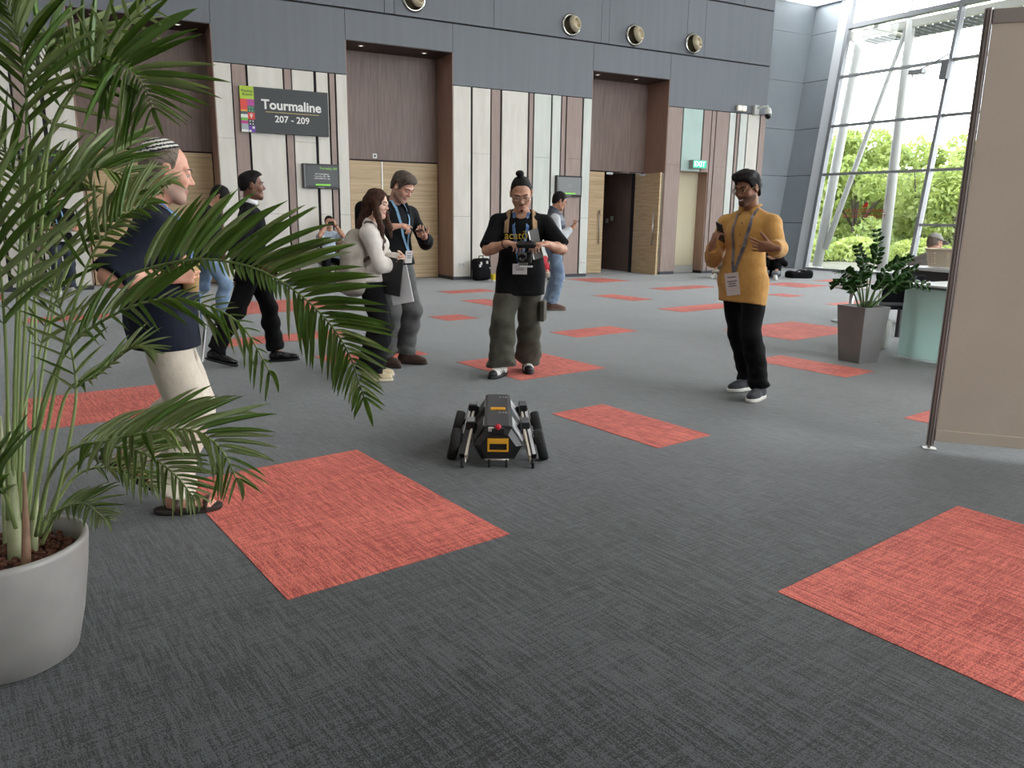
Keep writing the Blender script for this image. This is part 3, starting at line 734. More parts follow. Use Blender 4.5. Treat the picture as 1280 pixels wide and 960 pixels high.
def np_mesh(name, verts, faces, mats, parent, matfn=None, smooth=True):
    me = bpy.data.meshes.new(name)
    me.vertices.add(len(verts)); me.vertices.foreach_set('co', verts.astype(np.float32).ravel())
    n = len(faces); me.loops.add(n*4); me.loops.foreach_set('vertex_index', faces.astype(np.int32).ravel())
    me.polygons.add(n); me.polygons.foreach_set('loop_start', np.arange(n, dtype=np.int32)*4)
    try: me.polygons.foreach_set('loop_total', np.full(n, 4, np.int32))
    except Exception: pass
    me.update(calc_edges=True)
    for q in (mats if isinstance(mats, (list, tuple)) else [mats]): me.materials.append(q)
    if matfn is not None:
        C = verts[faces].mean(1); me.polygons.foreach_set('material_index', matfn(C).astype(np.int32))
    me.polygons.foreach_set('use_smooth', np.full(n, smooth))
    me.update()
    o = bpy.data.objects.new(name, me); COL.objects.link(o)
    if parent: o.parent = parent
    return o
def relax(v, f, n=2):
    """a few smoothing passes over the quad mesh"""
    for _ in range(n):
        acc = np.zeros_like(v); cnt = np.zeros(len(v))
        for a, b in ((0, 1), (1, 2), (2, 3), (3, 0)):
            np.add.at(acc, f[:, a], v[f[:, b]]); np.add.at(cnt, f[:, a], 1)
            np.add.at(acc, f[:, b], v[f[:, a]]); np.add.at(cnt, f[:, b], 1)
        v = v*.5+.5*acc/np.maximum(cnt, 1)[:, None]
    return v
def rotM(ax, deg):
    return np.array(Matrix.Rotation(R(deg), 3, ax))

def ik(S, W, l1, l2, pole):
    S, W = np.asarray(S, float), np.asarray(W, float); d = W-S; L = np.linalg.norm(d); mx_ = (l1+l2)*.998
    if L > mx_: W = S+d/L*mx_; d = W-S; L = mx_
    u = d/L; p = np.asarray(pole, float); p = p-u*(p@u); p = nrm(p)
    a = (l1*l1-l2*l2+L*L)/(2*L); h = math.sqrt(max(l1*l1-a*a, 0))
    return S+u*a+p*h, W

def default_pose(H=1.73):
    return dict(H=H, build=1.0, lean=0.0, side=0.0, twist=0.0, head=(0, 0, 0), crouch=0.0,
                footR=((.10, .02, 0), 8), footL=((-.10, .0, 0), -8),
                handR=dict(w=(.26, .05, .80), f=(0, .15, -1), n=(-1, 0, 0), curl=25, pole=(.4, -1, 0)),
                handL=dict(w=(-.26, .05, .80), f=(0, .15, -1), n=(1, 0, 0), curl=25, pole=(-.4, -1, 0)),
                kneeR=(.1, 1, 0), kneeL=(-.1, 1, 0), pelvis=None, belly=0.0, fem=0.0, headscale=1.0)

class Person:
    """local frame: +y the way the person faces, +x their right, z up; H scales everything"""
    def __init__(s, name, label, loc, face, pose, group=None):
        s.p = P = pose; s.name = name; H = P['H']; s.u = u = H/1.73
        rz = math.atan2(-face[0], face[1])
        s.root = empty(name, loc, rz, label, 'person', group)
        s.loc = Vector(loc); s.rz = rz
        ph = .93*u-P['crouch']
        s.pel = V3(0, 0, ph) if P['pelvis'] is None else np.asarray(P['pelvis'], float)
        tw = rotM('Z', P['twist'])
        s.Rc = tw @ rotM('Y', P['side']) @ rotM('X', -P['lean'])          # chest frame: columns = right, forward, up
        s.Rp = rotM('Z', P['twist']*.3)
        Rm = rotM('Z', P['twist']*.6) @ rotM('Y', P['side']*.6) @ rotM('X', -P['lean']*.6)
        s.waist = s.pel+Rm @ V3(0, .0, .13*u); s.chest = s.waist+s.Rc @ V3(0, .005*u, .20*u)
        s.neck0 = s.chest+s.Rc @ V3(0, -.02*u, .155*u)
        hy, hp, hr = P['head']                                           # yaw (+ = to their left), pitch (+ = down), roll
        s.Rh = s.Rc @ rotM('Z', hy) @ rotM('X', -hp) @ rotM('Y', hr)
        s.Rn = s.Rc @ rotM('X', -hp*.45)
        s.hs = hs = u*1.0*P['headscale']
        s.headc = s.neck0+s.Rn @ V3(0, .025*u, .115*u)+s.Rh @ V3(0, .012*u, .07*u)
        b = P['build']; s.b = b; fem = P['fem']
        sw = (.185-.022*fem)*u*(.6+.4*b)
        s.shR = s.chest+s.Rc @ V3(sw, -.015*u, .070*u); s.shL = s.chest+s.Rc @ V3(-sw, -.015*u, .070*u)
        if 'shrug' in P: s.shR = s.shR+V3(0, 0, P['shrug']); s.shL = s.shL+V3(0, 0, P['shrug'])
        l1, l2 = .285*u, .255*u
        s.arm = {}
        for k, S in (('R', s.shR), ('L', s.shL)):
            h = P['hand'+k]; E, W = ik(S, h['w'], l1, l2, h['pole']); s.arm[k] = (S, E, W)
        s.leg = {}
        for k, sg in (('R', 1), ('L', -1)):
            (ft, yaw) = P['foot'+k][:2]; pitch = P['foot'+k][2] if len(P['foot'+k]) > 2 else 0.0
            hip = s.pel+s.Rp @ V3(sg*.088*u, 0, -.02*u)
            Rf = rotM('Z', -yaw) @ rotM('X', -pitch)
            ank = np.asarray(ft, float)+Rf @ V3(0, -.05*u, .085*u)
            K, A = ik(hip, ank, .43*u, .42*u, P['knee'+k])
            s.leg[k] = (hip, K, A, Rf, np.asarray(ft, float)+(A-ank))
    # -------- geometry shared by skin and cloth
    def trunk(s, f, g=0.0):
        u, b, P = s.u, s.b, s.p; Rc, Rp = s.Rc, s.Rp; be = P['belly']; fem = P['fem']; k = .045*u
        f.ell(s.pel+V3(0, -.005*u, .0), V3(.158*(.5+.5*b)*u+.006*fem+g, .108*b*u+g, .125*u+g), Rp, k)
        f.ell(s.waist+s.Rc @ V3(0, .008*u+.035*be, -.01*u), V3((.136-.014*fem)*b*u+.015*be+g, .094*b*u+.04*be+g, .15*u+g), Rc, k)
        f.ell(s.chest+Rc @ V3(0, .0, -.015*u), V3((.156-.016*fem)*b*u+g, .104*b*u+g, .165*u+g), Rc, k)
        f.cone(s.shR+Rc @ V3(-.045*u, 0, .004*u), s.shL+Rc @ V3(.045*u, 0, .004*u), .052*u*(.5+.5*b)+g*.8, .052*u*(.5+.5*b)+g*.8, k)
        for S, sg in ((s.shR, 1), (s.shL, -1)):
            f.cone(s.neck0+Rc @ V3(sg*.028*u, -.008, .008*u), S+Rc @ V3(-sg*.025*u, 0, .016*u), .036*u+g*.7, .032*u+g*.7, .03*u)
            if fem > .3: f.ell(s.chest+Rc @ V3(sg*.066*u, .080*u, -.03*u), V3(.054, .046, .054)*u+g, Rc, .04*u)
    def armsdf(s, f, k, g0=0.0, g1=0.0, upto=1.0, kk=.03):
        """upto: 0..1 upper arm, 1..2 forearm"""
        S, E, W = s.arm[k]; u, b = s.u, s.b; t = .62+.38*b
        def lerp(a, c, x): return a+(c-a)*x
        f.ell(S+V3(0, 0, -.006), V3(.050, .050, .052)*u*t+g0*.9, None, .025*u)
        if upto <= 1: f.cone(S, lerp(S, E, upto), .048*u*t+g0*.9, .044*u*t+g1, kk*u); return
        f.cone(S, E, .047*u*t+g0*.9, .040*u*t+(g0+g1)/2, kk*u)
        x = upto-1
        M1 = lerp(E, W, min(.3, x)); f.cone(E, M1, .041*u*t+(g0+g1)/2, .043*u*t+g1, kk*u)
        if x > .3: f.cone(M1, lerp(E, W, x), .043*u*t+g1, (.043-.017*(x-.3)/.7)*u*t+g1, kk*u)
    def legsdf(s, f, k, g0=0.0, g1=0.0, upto=2.0, kk=.03, straight=0.0):
        hip, K, A, Rf, ft = s.leg[k]; u, b = s.u, s.b; t = .55+.45*b
        def lerp(a, c, x): return a+(c-a)*x
        f.cone(hip+V3(0, 0, -.02*u), K, (.088 if not s.p['fem'] else .092)*u*t+g0, .058*u*t+(g0+g1)/2, kk*u)
        x = upto-1
        M1 = lerp(K, A, .3)+s.calf(k)*.012*u
        r3 = .040*u*t+straight
        f.cone(K, M1, .056*u*t+(g0+g1)/2, .056*u*t+g1, kk*u)
        f.cone(M1, lerp(K, A, x), .055*u*t+g1, r3+g1, kk*u)
    def calf(s, k):
        hip, K, A, Rf, ft = s.leg[k]; m_ = (hip+A)/2; d = m_-K; n = np.linalg.norm(d); return d/n if n > .01 else V3(0, -1, 0)
    # -------- head, hands
    def head(s, f, beard=False):
        c, M, h = s.headc, s.Rh, s.hs
        def L(x, y, z): return c+M @ (V3(x, y, z)*h)
        def r(*a): return V3(*a)*h
        f.ell(L(0, -.014, .032), r(.074, .094, .086), M, .0)
        f.ell(L(0, .026, -.03), r(.062, .064, .082), M, .03*h)
        f.cone(L(-.045, .005, -.06), L(-.014, .068, -.098), .022*h, .018*h, .03*h); f.cone(L(.045, .005, -.06), L(.014, .068, -.098), .022*h, .018*h, .03*h)
        f.cone(L(-.012, .07, -.098), L(.012, .07, -.098), .019*h, .019*h, .02*h)
        for sg in (-1, 1):
            f.ell(L(sg*.036, .062, -.022), r(.026, .022, .024), M, .022*h)
            f.ell(L(sg*.032, .096, .006), r(.017, .014, .011), M, .012*h, 'sub')
            f.cone(L(sg*.012, .088, .027), L(sg*.046, .072, .026), .0085*h, .008*h, .012*h)
            lz = s.p.get('lid', .0125); f.ell(L(sg*.031, .0785, lz), r(.0165, .0135, .0085), M, .003*h)
        f.cone(L(0, .084, .012), L(0, .106, -.022), .0075*h, .0115*h, .012*h)
        for sg in (-1, 1): f.ell(L(sg*.0115, .096, -.028), r(.0085, .010, .008), M, .008*h)
        f.ell(L(0, .085, -.061), r(.025, .012, .007), M, .006*h); f.ell(L(0, .082, -.073), r(.021, .012, .0075), M, .006*h)
        f.cone(L(-.021, .098, -.067), L(.021, .098, -.067), .0028*h, .0028*h, .004*h, 'sub')
        for sg in (-1, 1):
            f.ell(L(sg*.078, -.004, -.002), r(.012, .020, .033), M @ rotM('Z', -sg*22), .008*h)
            f.ell(L(sg*.086, .002, .002), r(.006, .010, .017), M @ rotM('Z', -sg*22), .006*h, 'sub')
        f.cone(s.neck0+s.Rc @ V3(0, -.005, -.02*s.u), L(0, -.022, -.055), .056*s.u*(.55+.45*s.b), .052*h*(.6+.4*s.b), .03*h)
    def eyes(s, iris=(40, 28, 20), closed=False):
        c, M, h = s.headc, s.Rh, s.hs
        bm = BM(); R3 = Matrix(M.tolist()).to_4x4()
        mw = mat('eye_white', rgb(176, 166, 158), .3); mi = mat('eye_iris_%d' % iris[0], rgb(*iris), .15)
        for sg in (-1, 1):
            T = Matrix.Translation(Vector(c+M @ (V3(sg*.031, .077, .004)*h))) @ R3
            r0 = .0125*h
            lathe(bm, [(r0*math.sin(a), r0*math.cos(a)) for a in np.linspace(PI, 0, 9)], 14, M=T @ Matrix.Rotation(-PI/2, 4, 'X'))
            r1 = r0*1.03
            rg = lathe(bm, [(r1*math.sin(a), r1*math.cos(a)) for a in (.62, .3, .0)], 12, M=T @ Matrix.Rotation(R(7), 4, 'X') @ Matrix.Rotation(-PI/2, 4, 'X'), mi=1)
        o = obj('eyes', bm, [mw, mi], s.root)
        return o
    def brows(s, m_):
        c, M, h = s.headc, s.Rh, s.hs; bm = BM()
        for sg in (-1, 1):
            pts = [c+M @ (V3(sg*x, y, z)*h) for x, y, z in ((.013, .096, .0275), (.026, .0945, .032), (.040, .086, .0315), (.050, .076, .026))]
            tube(bm, pts, [.0032*h, .0042*h, .0038*h, .0015*h], 6)
        return obj('eyebrows', bm, m_, s.root)
    def glasses(s, m_, r=.021, label=None):
        c, M, h = s.headc, s.Rh, s.hs; bm = BM()
        def L(x, y, z): return c+M @ (V3(x, y, z)*h)
        for sg in (-1, 1):
            ring = [L(sg*.033+r*1.1*math.cos(a), .104-abs(math.cos(a)*.0)-.18*max(0, sg*(sg*.033+r*1.1*math.cos(a))-.03), .002+r*.92*math.sin(a)) for a in np.linspace(0, 2*PI, 17)]
            tube(bm, ring, .0024*h, 6, caps=False)
            tube(bm, [L(sg*.056, .100, .006), L(sg*.074, .07, .008), L(sg*.083, .0, .010), L(sg*.080, -.018, -.008)], .0024*h, 6)
        tube(bm, [L(-.012, .106, .006), L(0, .110, .010), L(.012, .106, .006)], .0022*h, 6)
        return obj('glasses', bm, m_, s.root)
    def hand(s, f, k):
        hd = s.p['hand'+k]; W = s.arm[k][2]; h = s.u*hd.get('size', 1.0)
        F = nrm(hd['f']); N = np.asarray(hd['n'], float); N = nrm(N-F*(N@F)); T = np.cross(F, N) if k == 'R' else np.cross(N, F)
        curl = hd['curl']; cl = list(curl) if isinstance(curl, (list, tuple)) else [curl]*4
        spread = hd.get('spread', 4); r = .0088*h
        def pt(a, b_, c): return W+F*a*h+T*b_*h+N*c*h
        s.handframe = getattr(s, 'handframe', {}); s.handframe[k] = (W, F, N, T, h)
        f.cone(W-F*.03*h, pt(.02, 0, 0), .026*h*s.b**.3, .027*h, .012*h, 'add', (N, .72))
        for i, (y0, y1) in enumerate(((.016, .030), (.006, .010), (-.006, -.010), (-.015, -.028))):
            f.cone(pt(.01, y0, 0), pt(.088-.006*abs(i-1.2), y1, 0), .0145*h, .0118*h, .012*h)
        f.cone(pt(.015, .016, .006), pt(.05, .024, .008), .016*h, .012*h, .012*h)
        lens = ((.042, .026, .020), (.046, .030, .021), (.042, .028, .021), (.034, .021, .018))
        def bend(d, n_, ang): c_, s_ = math.cos(R(ang)), math.sin(R(ang)); return d*c_+n_*s_, n_*c_-d*s_
        for i in range(4):
            y1 = (.030, .010, -.010, -.028)[i]; p = pt(.088-.006*abs(i-1.2), y1, 0); c_ = cl[i]
            d, n_ = F, N; sa = (1.5-i)*spread; d = nrm(d*math.cos(R(sa))+T*math.sin(R(sa)))
            rr = r*(1.0 if i < 3 else .88)
            for j, l in enumerate(lens[i]):
                d, n_ = bend(d, n_, c_*(.8, 1.1, .7)[j]); q = p+d*l*h
                f.cone(p, q, rr, rr*.92, .005*h); p = q; rr *= .92
        th = hd.get('thumb', (40, 20, 15)); out = R(th[0]); d = nrm(F*math.cos(out)+T*math.sin(out)+N*.35*hd.get('thumbn', 1.0)); p = pt(.022, .022, .008)
        for j, (l, rr) in enumerate(((.042, .0125), (.034, .0105), (.026, .0095))):
            q = p+d*l*h; f.cone(p, q, rr*h, rr*.93*h, .008*h); p = q
            d = nrm(d+F*math.sin(R(th[1]))*.8+N*math.sin(R(th[2])))
    def bounds(s, pad=.16):
        P = [s.pel, s.headc, s.headc+V3(0, 0, .17), s.shR, s.shL]
        for k in 'RL':
            P += [*s.arm[k], s.arm[k][2]+nrm(s.p['hand'+k]['f'])*.17*s.u]; P += [s.leg[k][1], s.leg[k][2], s.leg[k][4]]
        P = np.array(P); lo, hi = P.min(0)-pad, P.max(0)+pad; lo[2] = max(lo[2], -.03); return lo, hi
    # -------- parts
    def body(s, skin, res=.006, lips=None, stubble=None, barefoot=False):
        lo, hi = s.bounds(); f = Field(lo, hi, res)
        s.trunk(f, -.012)
        for k in 'RL':
            s.legsdf(f, k, -.008, -.008)
            s.armsdf(f, k, 0, 0, 2.0)
            hip, K, A, Rf, ft = s.leg[k]
            f.cone(A, ft+Rf @ V3(0, .03, .045)*s.u, .036*s.u, .03*s.u, .02)
            f.ell(ft+Rf @ V3(0, .02, .035)*s.u, V3(.036, .10, .028)*s.u, Rf, .02)
        s.head(f)
        for k in 'RL': s.hand(f, k)
        v, fc = f.mesh(); v = relax(v, fc, 1)
        ms = [skin]; fn = None
        ml = lips or skin; mb = stubble or skin; ms = [skin, ml, mb]
        hc, M, h = s.headc, s.Rh, s.hs
        def fn(C):
            q = (C-hc) @ M/h; out = np.zeros(len(C), int)
            lip = (np.abs(q[:, 0]) < .024) & (q[:, 1] > .082) & (q[:, 2] < -.054) & (q[:, 2] > -.081) & (np.abs(q[:, 0]) < .026*(1-((q[:, 2]+.067)/.016)**2)+.003)
            st = (q[:, 1] > -.002) & (q[:, 2] < -.045-.9*np.maximum(0, .03-q[:, 1])*0) & (q[:, 2] > -.14) & (np.linalg.norm(q[:, :2], axis=1) < .14) & (q[:, 2] < -.03-.4*np.maximum(0, q[:, 1]-.05)) & (q[:, 1] > .045*np.clip((-.075-q[:, 2])/.04, 0, 1))
            near = np.abs(q).max(1) < .16
            if stubble: out[st & near] = 2
            if lips: out[lip & near] = 1
            return out
        o = np_mesh('body', v, fc, ms, s.root, fn)
        return o
    def cloth(s, name, m_, build, cuts=(), res=.009, wr=.0035, freq=26, seed=0, label=None, lo=None, hi=None, relaxn=1):
        if lo is None: lo, hi = s.bounds(.2)
        f = Field(lo, hi, res); build(f)
        if wr: f.wrinkle(wr, freq, seed)
        for c in cuts:
            if callable(c): c(f)
            else: f.cut(*c)
        if name in ('shirt', 'tshirt', 'polo_shirt', 'suit_jacket', 'jacket', 'blouse', 'pullover', 'padded_vest', 'top', 'black_top'): s.sf = f
        v, fc = f.mesh()
        if relaxn: v = relax(v, fc, relaxn)
        o = np_mesh(name, v, fc, m_, s.root)
        if label: o['label'] = label
        return o
    def shirt(s, name, m_, sleeve=1.0, hem=-.06, g=.016, gs=.014, gc=None, flare=.02, res=.009, wr=.0035, freq=26, seed=0, collar=True, neck=.0, label=None, hemtilt=(0, 0), vneck=0.0, long=True):
        u = s.u; gc = gs if gc is None else gc
        hz = s.pel[2]+hem*u
        def b(f):
            s.trunk(f, g)
            rw = .146*(.45+.55*s.b)*u+g+.012*s.p['belly']; rh = .150*(.5+.5*s.b)*u+g+flare
            rt = (.098*s.b*u+g+flare*.7+.034*s.p['belly'])/rh
            for k in 'RL': s.legsdf(f, k, max(g, .012)+.010, max(g, .012)+.012, .7, .03)
            mid = s.pel+V3(0, .004+.018*s.p['belly'], .07*u)
            f.cone(mid, V3(s.pel[0], s.pel[1]+.004+.018*s.p['belly'], min(hz, s.pel[2])-.18), rw, rh, .05*u, 'add', (s.Rp[:, 1], min(rt, 1.0)))
            for k in 'RL':
                A = Field(f.lo, f.lo, f.h); A.n = f.n; A.F = np.full(f.n, 1.0, np.float32); A.ax = f.ax
                s.armsdf(A, k, gs, gc, sleeve)
                S, E, W = s.arm[k]
                if sleeve <= 1: A.cut(S+(E-S)*sleeve, E-S, near=.2*u)
                else: A.cut(E+(W-E)*(sleeve-1), W-E, near=.12*u)
                kk = .022; h_ = np.maximum(kk-np.abs(f.F-A.F), 0)/kk; f.F = np.minimum(f.F, A.F)-h_*h_*kk*.25
            if collar:
                f.cone(s.neck0+s.Rc @ V3(0, -.012*u, .0), s.neck0+s.Rn @ V3(0, .008*u, .05*u), .064*u+neck, .060*u+neck, .012)
        nb = s.neck0+s.Rn @ V3(0, .0, (.040 if collar else .012)*u)
        s.hem = (V3(s.pel[0], s.pel[1], hz), nrm(V3(hemtilt[0], hemtilt[1], -1)))
        cuts = [s.hem]
        def neckcut(f):
            f.cut(nb, s.Rn @ V3(0, .45 if not collar else .35, 1), near=.14*u)
            f.cone(nb+s.Rn @ V3(0, .02, .005)*u, nb+s.Rn @ V3(0, .035, .10)*u, .048*u+neck, .072*u+neck, .0, 'sub')
            if vneck: f.cone(nb+s.Rn @ V3(0, .07, .0)*u, nb+s.Rn @ V3(0, .12, -vneck)*u, .035*u, .008*u, 0, 'sub')
        cuts.append(neckcut)
        return s.cloth(name, m_, b, cuts, res, wr, freq, seed, label)
    def trousers(s, m_, g0=.012, g1=.02, waist=.085, upto=1.93, straight=.01, res=.009, wr=.0035, freq=24, seed=1, name='trousers', label=None, cutfloor=None, crease=0.0):
        u = s.u
        def b(f):
            f.ell(s.pel+V3(0, -.005*u, .01), V3(.158*(.5+.5*s.b)*u+.008, .112*s.b*u+.008, .14*u), s.Rp, .05)
            f.ell(s.waist+s.Rp @ V3(0, .012*u, -.03*u), V3(.138*s.b*u+.006+.02*s.p['belly'], .098*s.b*u+.006+.03*s.p['belly'], .13*u), s.Rp, .05)
            for k in 'RL':
                A = Field(f.lo, f.lo, f.h); A.n = f.n; A.F = np.full(f.n, 1.0, np.float32); A.ax = f.ax
                s.legsdf(A, k, g0, g1, upto, .035, straight)
                hip, K, An, Rf, ft = s.leg[k]; A.cut(K+(An-K)*(upto-1), nrm(An-K), near=.16*u)
                kk = .035; h_ = np.maximum(kk-np.abs(f.F-A.F), 0)/kk; f.F = np.minimum(f.F, A.F)-h_*h_*kk*.25
        cuts = [(s.pel+s.Rp @ V3(0, 0, waist*u), V3(0, 0, 1))] if not hasattr(s, 'hem') or s.p.get('sit') else [(s.hem[0]-s.hem[1]*.022, -s.hem[1])]
        def stack(f):
            if s.p.get('sit'): return
            X, Y, Z = f.ax[0][:, None, None], f.ax[1][None, :, None], f.ax[2][None, None, :]
            for kz, ph, am, z0, z1 in ((62, 0.0, .0065, .34, .05), (38, 2.0, .005, .62, .36)):
                m_ = np.clip((z0*u-Z)/(.18*u), 0, 1)*np.clip((Z-z1*u*.2)/(.05*u), 0, 1)
                f.F -= (am*m_*np.sin(Z*kz/u+ph+1.6*np.sin(X*21+seed)+1.3*np.sin(Y*18+seed*2))).astype(np.float32)
        cuts.insert(0, stack)
        lo, hi = s.bounds(.2); hi[2] = min(hi[2], s.pel[2]+.3*u) if not s.p.get('sit') else hi[2]
        return s.cloth(name, m_, b, cuts, res, wr, freq, seed, label, lo, hi)
    def shoes(s, m_, sole, style='sneaker', res=.006, toe=None):
        u = s.u
        for k in 'RL':
            hip, K, A, Rf, ft = s.leg[k]
            def L(x, y, z): return ft+Rf @ (V3(x, y, z)*u)
            lo = ft-V3(.24, .24, .06)*u; hi = ft+V3(.24, .24, .30)*u
            f = Field(lo, hi, res)
            f.ell(L(0, .065, .040), V3(.047, .095, .038)*u, Rf, .02)
            f.ell(L(0, -.055, .050), V3(.040, .062, .050)*u, Rf, .03)
            f.cone(L(0, -.05, .06), L(0, -.05, .105 if style == 'sneaker' else .09), .046*u, .042*u, .03)
            f.cone(L(0, -.02, .075), L(0, .06, .055), .034*u, .028*u, .03)
            f.cut(L(0, 0, .014), Rf @ V3(0, 0, -1)); f.cut(L(0, 0, .108 if style == 'sneaker' else .092), Rf @ V3(0, .25, 1))
            v, fc = f.mesh(); v = relax(v, fc, 1)
            mm = [m_]; fn = None
            if toe:
                mm = [m_, toe]; iv = Rf.T
                fn = lambda C: (((C-ft) @ Rf)[:, 1] > .105*u).astype(int)
            sh = np_mesh('shoe', v, fc, mm, s.root, fn)
            f = Field(lo, hi, res)
            f.ell(L(0, .065, .016), V3(.053, .102, .06)*u, Rf, .0); f.ell(L(0, -.055, .016), V3(.046, .070, .06)*u, Rf, .05)
            f.cone(L(0, -.05, .012), L(0, .06, .012), .040*u, .044*u, .02)
            f.cut(L(0, 0, .030 if style == 'sneaker' else .02), Rf @ V3(0, 0, 1)); f.cut(L(0, 0, .001), Rf @ V3(0, 0, -1))
            v, fc = f.mesh(); so = np_mesh('sole', v, fc, sole, sh)
            if style == 'sneaker':
                bm = BM()
                for i in range(4):
                    y = .005+.022*i; z = .092-.010*i
                    pts = [L(-.026, y, z-.012), L(0, y+.004, z+.004), L(.026, y, z-.012)]
                    tube(bm, pts, .0045*u, 6)
                obj('laces', bm, sole if toe is None else mat('shoelace_black', rgb(20, 20, 22), .7), sh)
    def hair(s, m_, thick=.010, line=None, extra=None, cut=None, res=.006, wr=.0015, label=None, side=.0, name='hair', seed=2):
        """line: hairline as pairs (y, z): hair is kept above it"""
        c, M, h = s.headc, s.Rh, s.hs
        lo = c-V3(.3, .3, .45)*h; hi = c+V3(.3, .3, .3)*h
        f = Field(lo, hi, res)
        def L(x, y, z): return c+M @ (V3(x, y, z)*h)
        f.ell(L(0, -.014, .032), V3(.074, .094, .086)*h+thick*h, M, 0)
        f.ell(L(0, -.03, -.03), V3(.066, .064, .075)*h+thick*h*.6, M, .03*h)
        if extra: extra(f, L, M, h)
        if wr: f.wrinkle(wr, 110, seed, (1, .4, 1))
        # hairline
        X = f.ax[0][:, None, None]-c[0]; Y = f.ax[1][None, :, None]-c[1]; Z = f.ax[2][None, None, :]-c[2]
        ly = (X*M[0, 1]+Y*M[1, 1]+Z*M[2, 1])/h; lz = (X*M[0, 2]+Y*M[1, 2]+Z*M[2, 2])/h; lx = (X*M[0, 0]+Y*M[1, 0]+Z*M[2, 0])/h
        line = line or [(-.2, -.075), (-.06, -.07), (-.025, -.02), (-.012, .03), (.008, .03), (.018, -.012), (.034, -.01), (.05, .045), (.075, .075), (.1, .085), (.2, .09)]
        ys = [a for a, _ in line]; zs = [b for _, b in line]
        d = (np.interp(ly, ys, zs)-lz+side*np.abs(lx)*0)*h
        f.F = np.maximum(f.F, d.astype(np.float32)*.9)
        if cut: cut(f, L, M, h, lx, ly, lz)
        v, fc = f.mesh(); v = relax(v, fc, 1)
        o = np_mesh(name, v, fc, m_, s.root)
        if label: o['label'] = label
        return o
    def march(s, p, d, n=400, step=.003):
        """first point on the outer garment met from p along d"""
        f = s.sf; p = np.asarray(p, float); d = nrm(d); T = np.arange(n)[:, None]*step; Q = p+d*T
        I = np.round((Q-f.lo)/f.h).astype(int); ok = ((I >= 0) & (I < f.n)).all(1)
        val = np.ones(n); J = I[ok]; val[ok] = f.F[J[:, 0], J[:, 1], J[:, 2]]
        w = np.nonzero(val < 0)[0]
        return Q[w[0]] if len(w) else None
    def front(s, x, z, gap=.006, yfar=.45):
        """point on the chest front at chest-frame x, z (metres), gap in front of the cloth"""
        p = s.chest+s.Rc @ V3(x, yfar, z); q = s.march(p, -s.Rc[:, 1])
        if q is None: return s.chest+s.Rc @ V3(x, .12, z)
        return q+s.Rc[:, 1]*gap
    def back(s, x, z, gap=.006):
        p = s.chest+s.Rc @ V3(x, -.45, z); q = s.march(p, s.Rc[:, 1])
        if q is None: return s.chest+s.Rc @ V3(x, -.12, z)
        return q-s.Rc[:, 1]*gap
    def over(s, x, y, gap=.006):
        p = s.chest+s.Rc @ V3(x, y, .32); q = s.march(p, -s.Rc[:, 2])
        if q is None: return s.chest+s.Rc @ V3(x, y, .16)
        return q+s.Rc[:, 2]*gap
    def ribbon(s, bm, pts, r, th=.0015, up=3, mi=0, off=None):
        """flat ribbon lying on the clothes, facing away from the chest axis"""
        pts = [np.asarray(p, float) for p in pts]; L_ = []
        for i, p in enumerate(pts):
            d = nrm(pts[min(i+1, len(pts)-1)]-pts[max(i-1, 0)]); ax = s.chest+s.Rc[:, 2]*((p-s.chest)@s.Rc[:, 2]); o = p-ax
            if i < up+1: o = o*.5+s.Rc[:, 2]*.08
            o = nrm(o-d*(o@d)); L_.append((p if off is None else p-np.asarray(off), np.cross(d, o), o))
        rg = [[bm.verts.new(p+sd*r*q+o*e*th) for q, e in ((1, 1), (-1, 1), (-1, -1), (1, -1))] for p, sd, o in L_]
        for a, c in zip(rg, rg[1:]):
            for i in range(4): bm.faces.new((a[i], a[(i+1) % 4], c[(i+1) % 4], c[i])).material_index = mi
        bm.faces.new(rg[0]).material_index = mi; bm.faces.new(list(reversed(rg[-1]))).material_index = mi
    def lanyard(s, m_, badge=None, drop=.30, side=.055, fwd=.135, w=.010, m_badge=None, tilt=0.0, size=(.052, .075), text=None, bx=0.0):
        """strap round the neck, down the chest, with a badge card"""
        u = s.u; Rc = s.Rc; be = s.p['belly']
        def C(x, y, z): return s.chest+Rc @ (V3(x, y, z)*u)
        bm = BM(); r = w*u; ribbon = lambda pts: s.ribbon(bm, pts, r)
        zend = .10-drop; end = s.front(bx, zend, .008)
        for sg in (-1, 1):
            pts = [s.chest+Rc @ V3(sg*.02*u, -.075*u, .19*u), s.chest+Rc @ V3(sg*.058*u, -.045*u, .195*u), s.over(sg*(side+.004)*u, .02*u, .011), s.over(sg*side*u, .05*u, .011), s.over(sg*side*u, .078*u, .011)]
            for t in np.linspace(.10, 1, 9):
                z = (.078*(1-t)+zend*t); x = sg*side*u*(1-t**1.3)*(1 if t < 1 else 0)+bx*t**1.3
                pts.append(s.front(x+sg*.004, z, .010))
            ribbon(pts)
        lan = obj('lanyard', bm, m_, s.root)
        if badge:
            bm = BM(); M = Matrix.Translation(Vector(s.front(bx, zend-size[1]*u, .014))) @ Matrix(Rc.tolist()).to_4x4() @ Matrix.Rotation(R(tilt), 4, 'Y') @ Matrix.Rotation(R(-6), 4, 'X')
            box(bm, -size[0]*u, size[0]*u, -.003, .003, -size[1]*u, size[1]*u, M, bev=.002)
            o = obj('badge', bm, badge, lan); o['label'] = 'badge card hanging from the lanyard'
            bm = BM()
            for i, (z, wd) in enumerate(((.62, .6), (.25, .7), (.05, .5), (-.15, .6))):
                box(bm, -size[0]*u*wd, size[0]*u*wd, .003, .0042, size[1]*u*(z-.05), size[1]*u*(z+.05), M)
            obj('badge_print', bm, mat('badge_print_grey', rgb(120, 116, 120), .6), lan)
        return lan
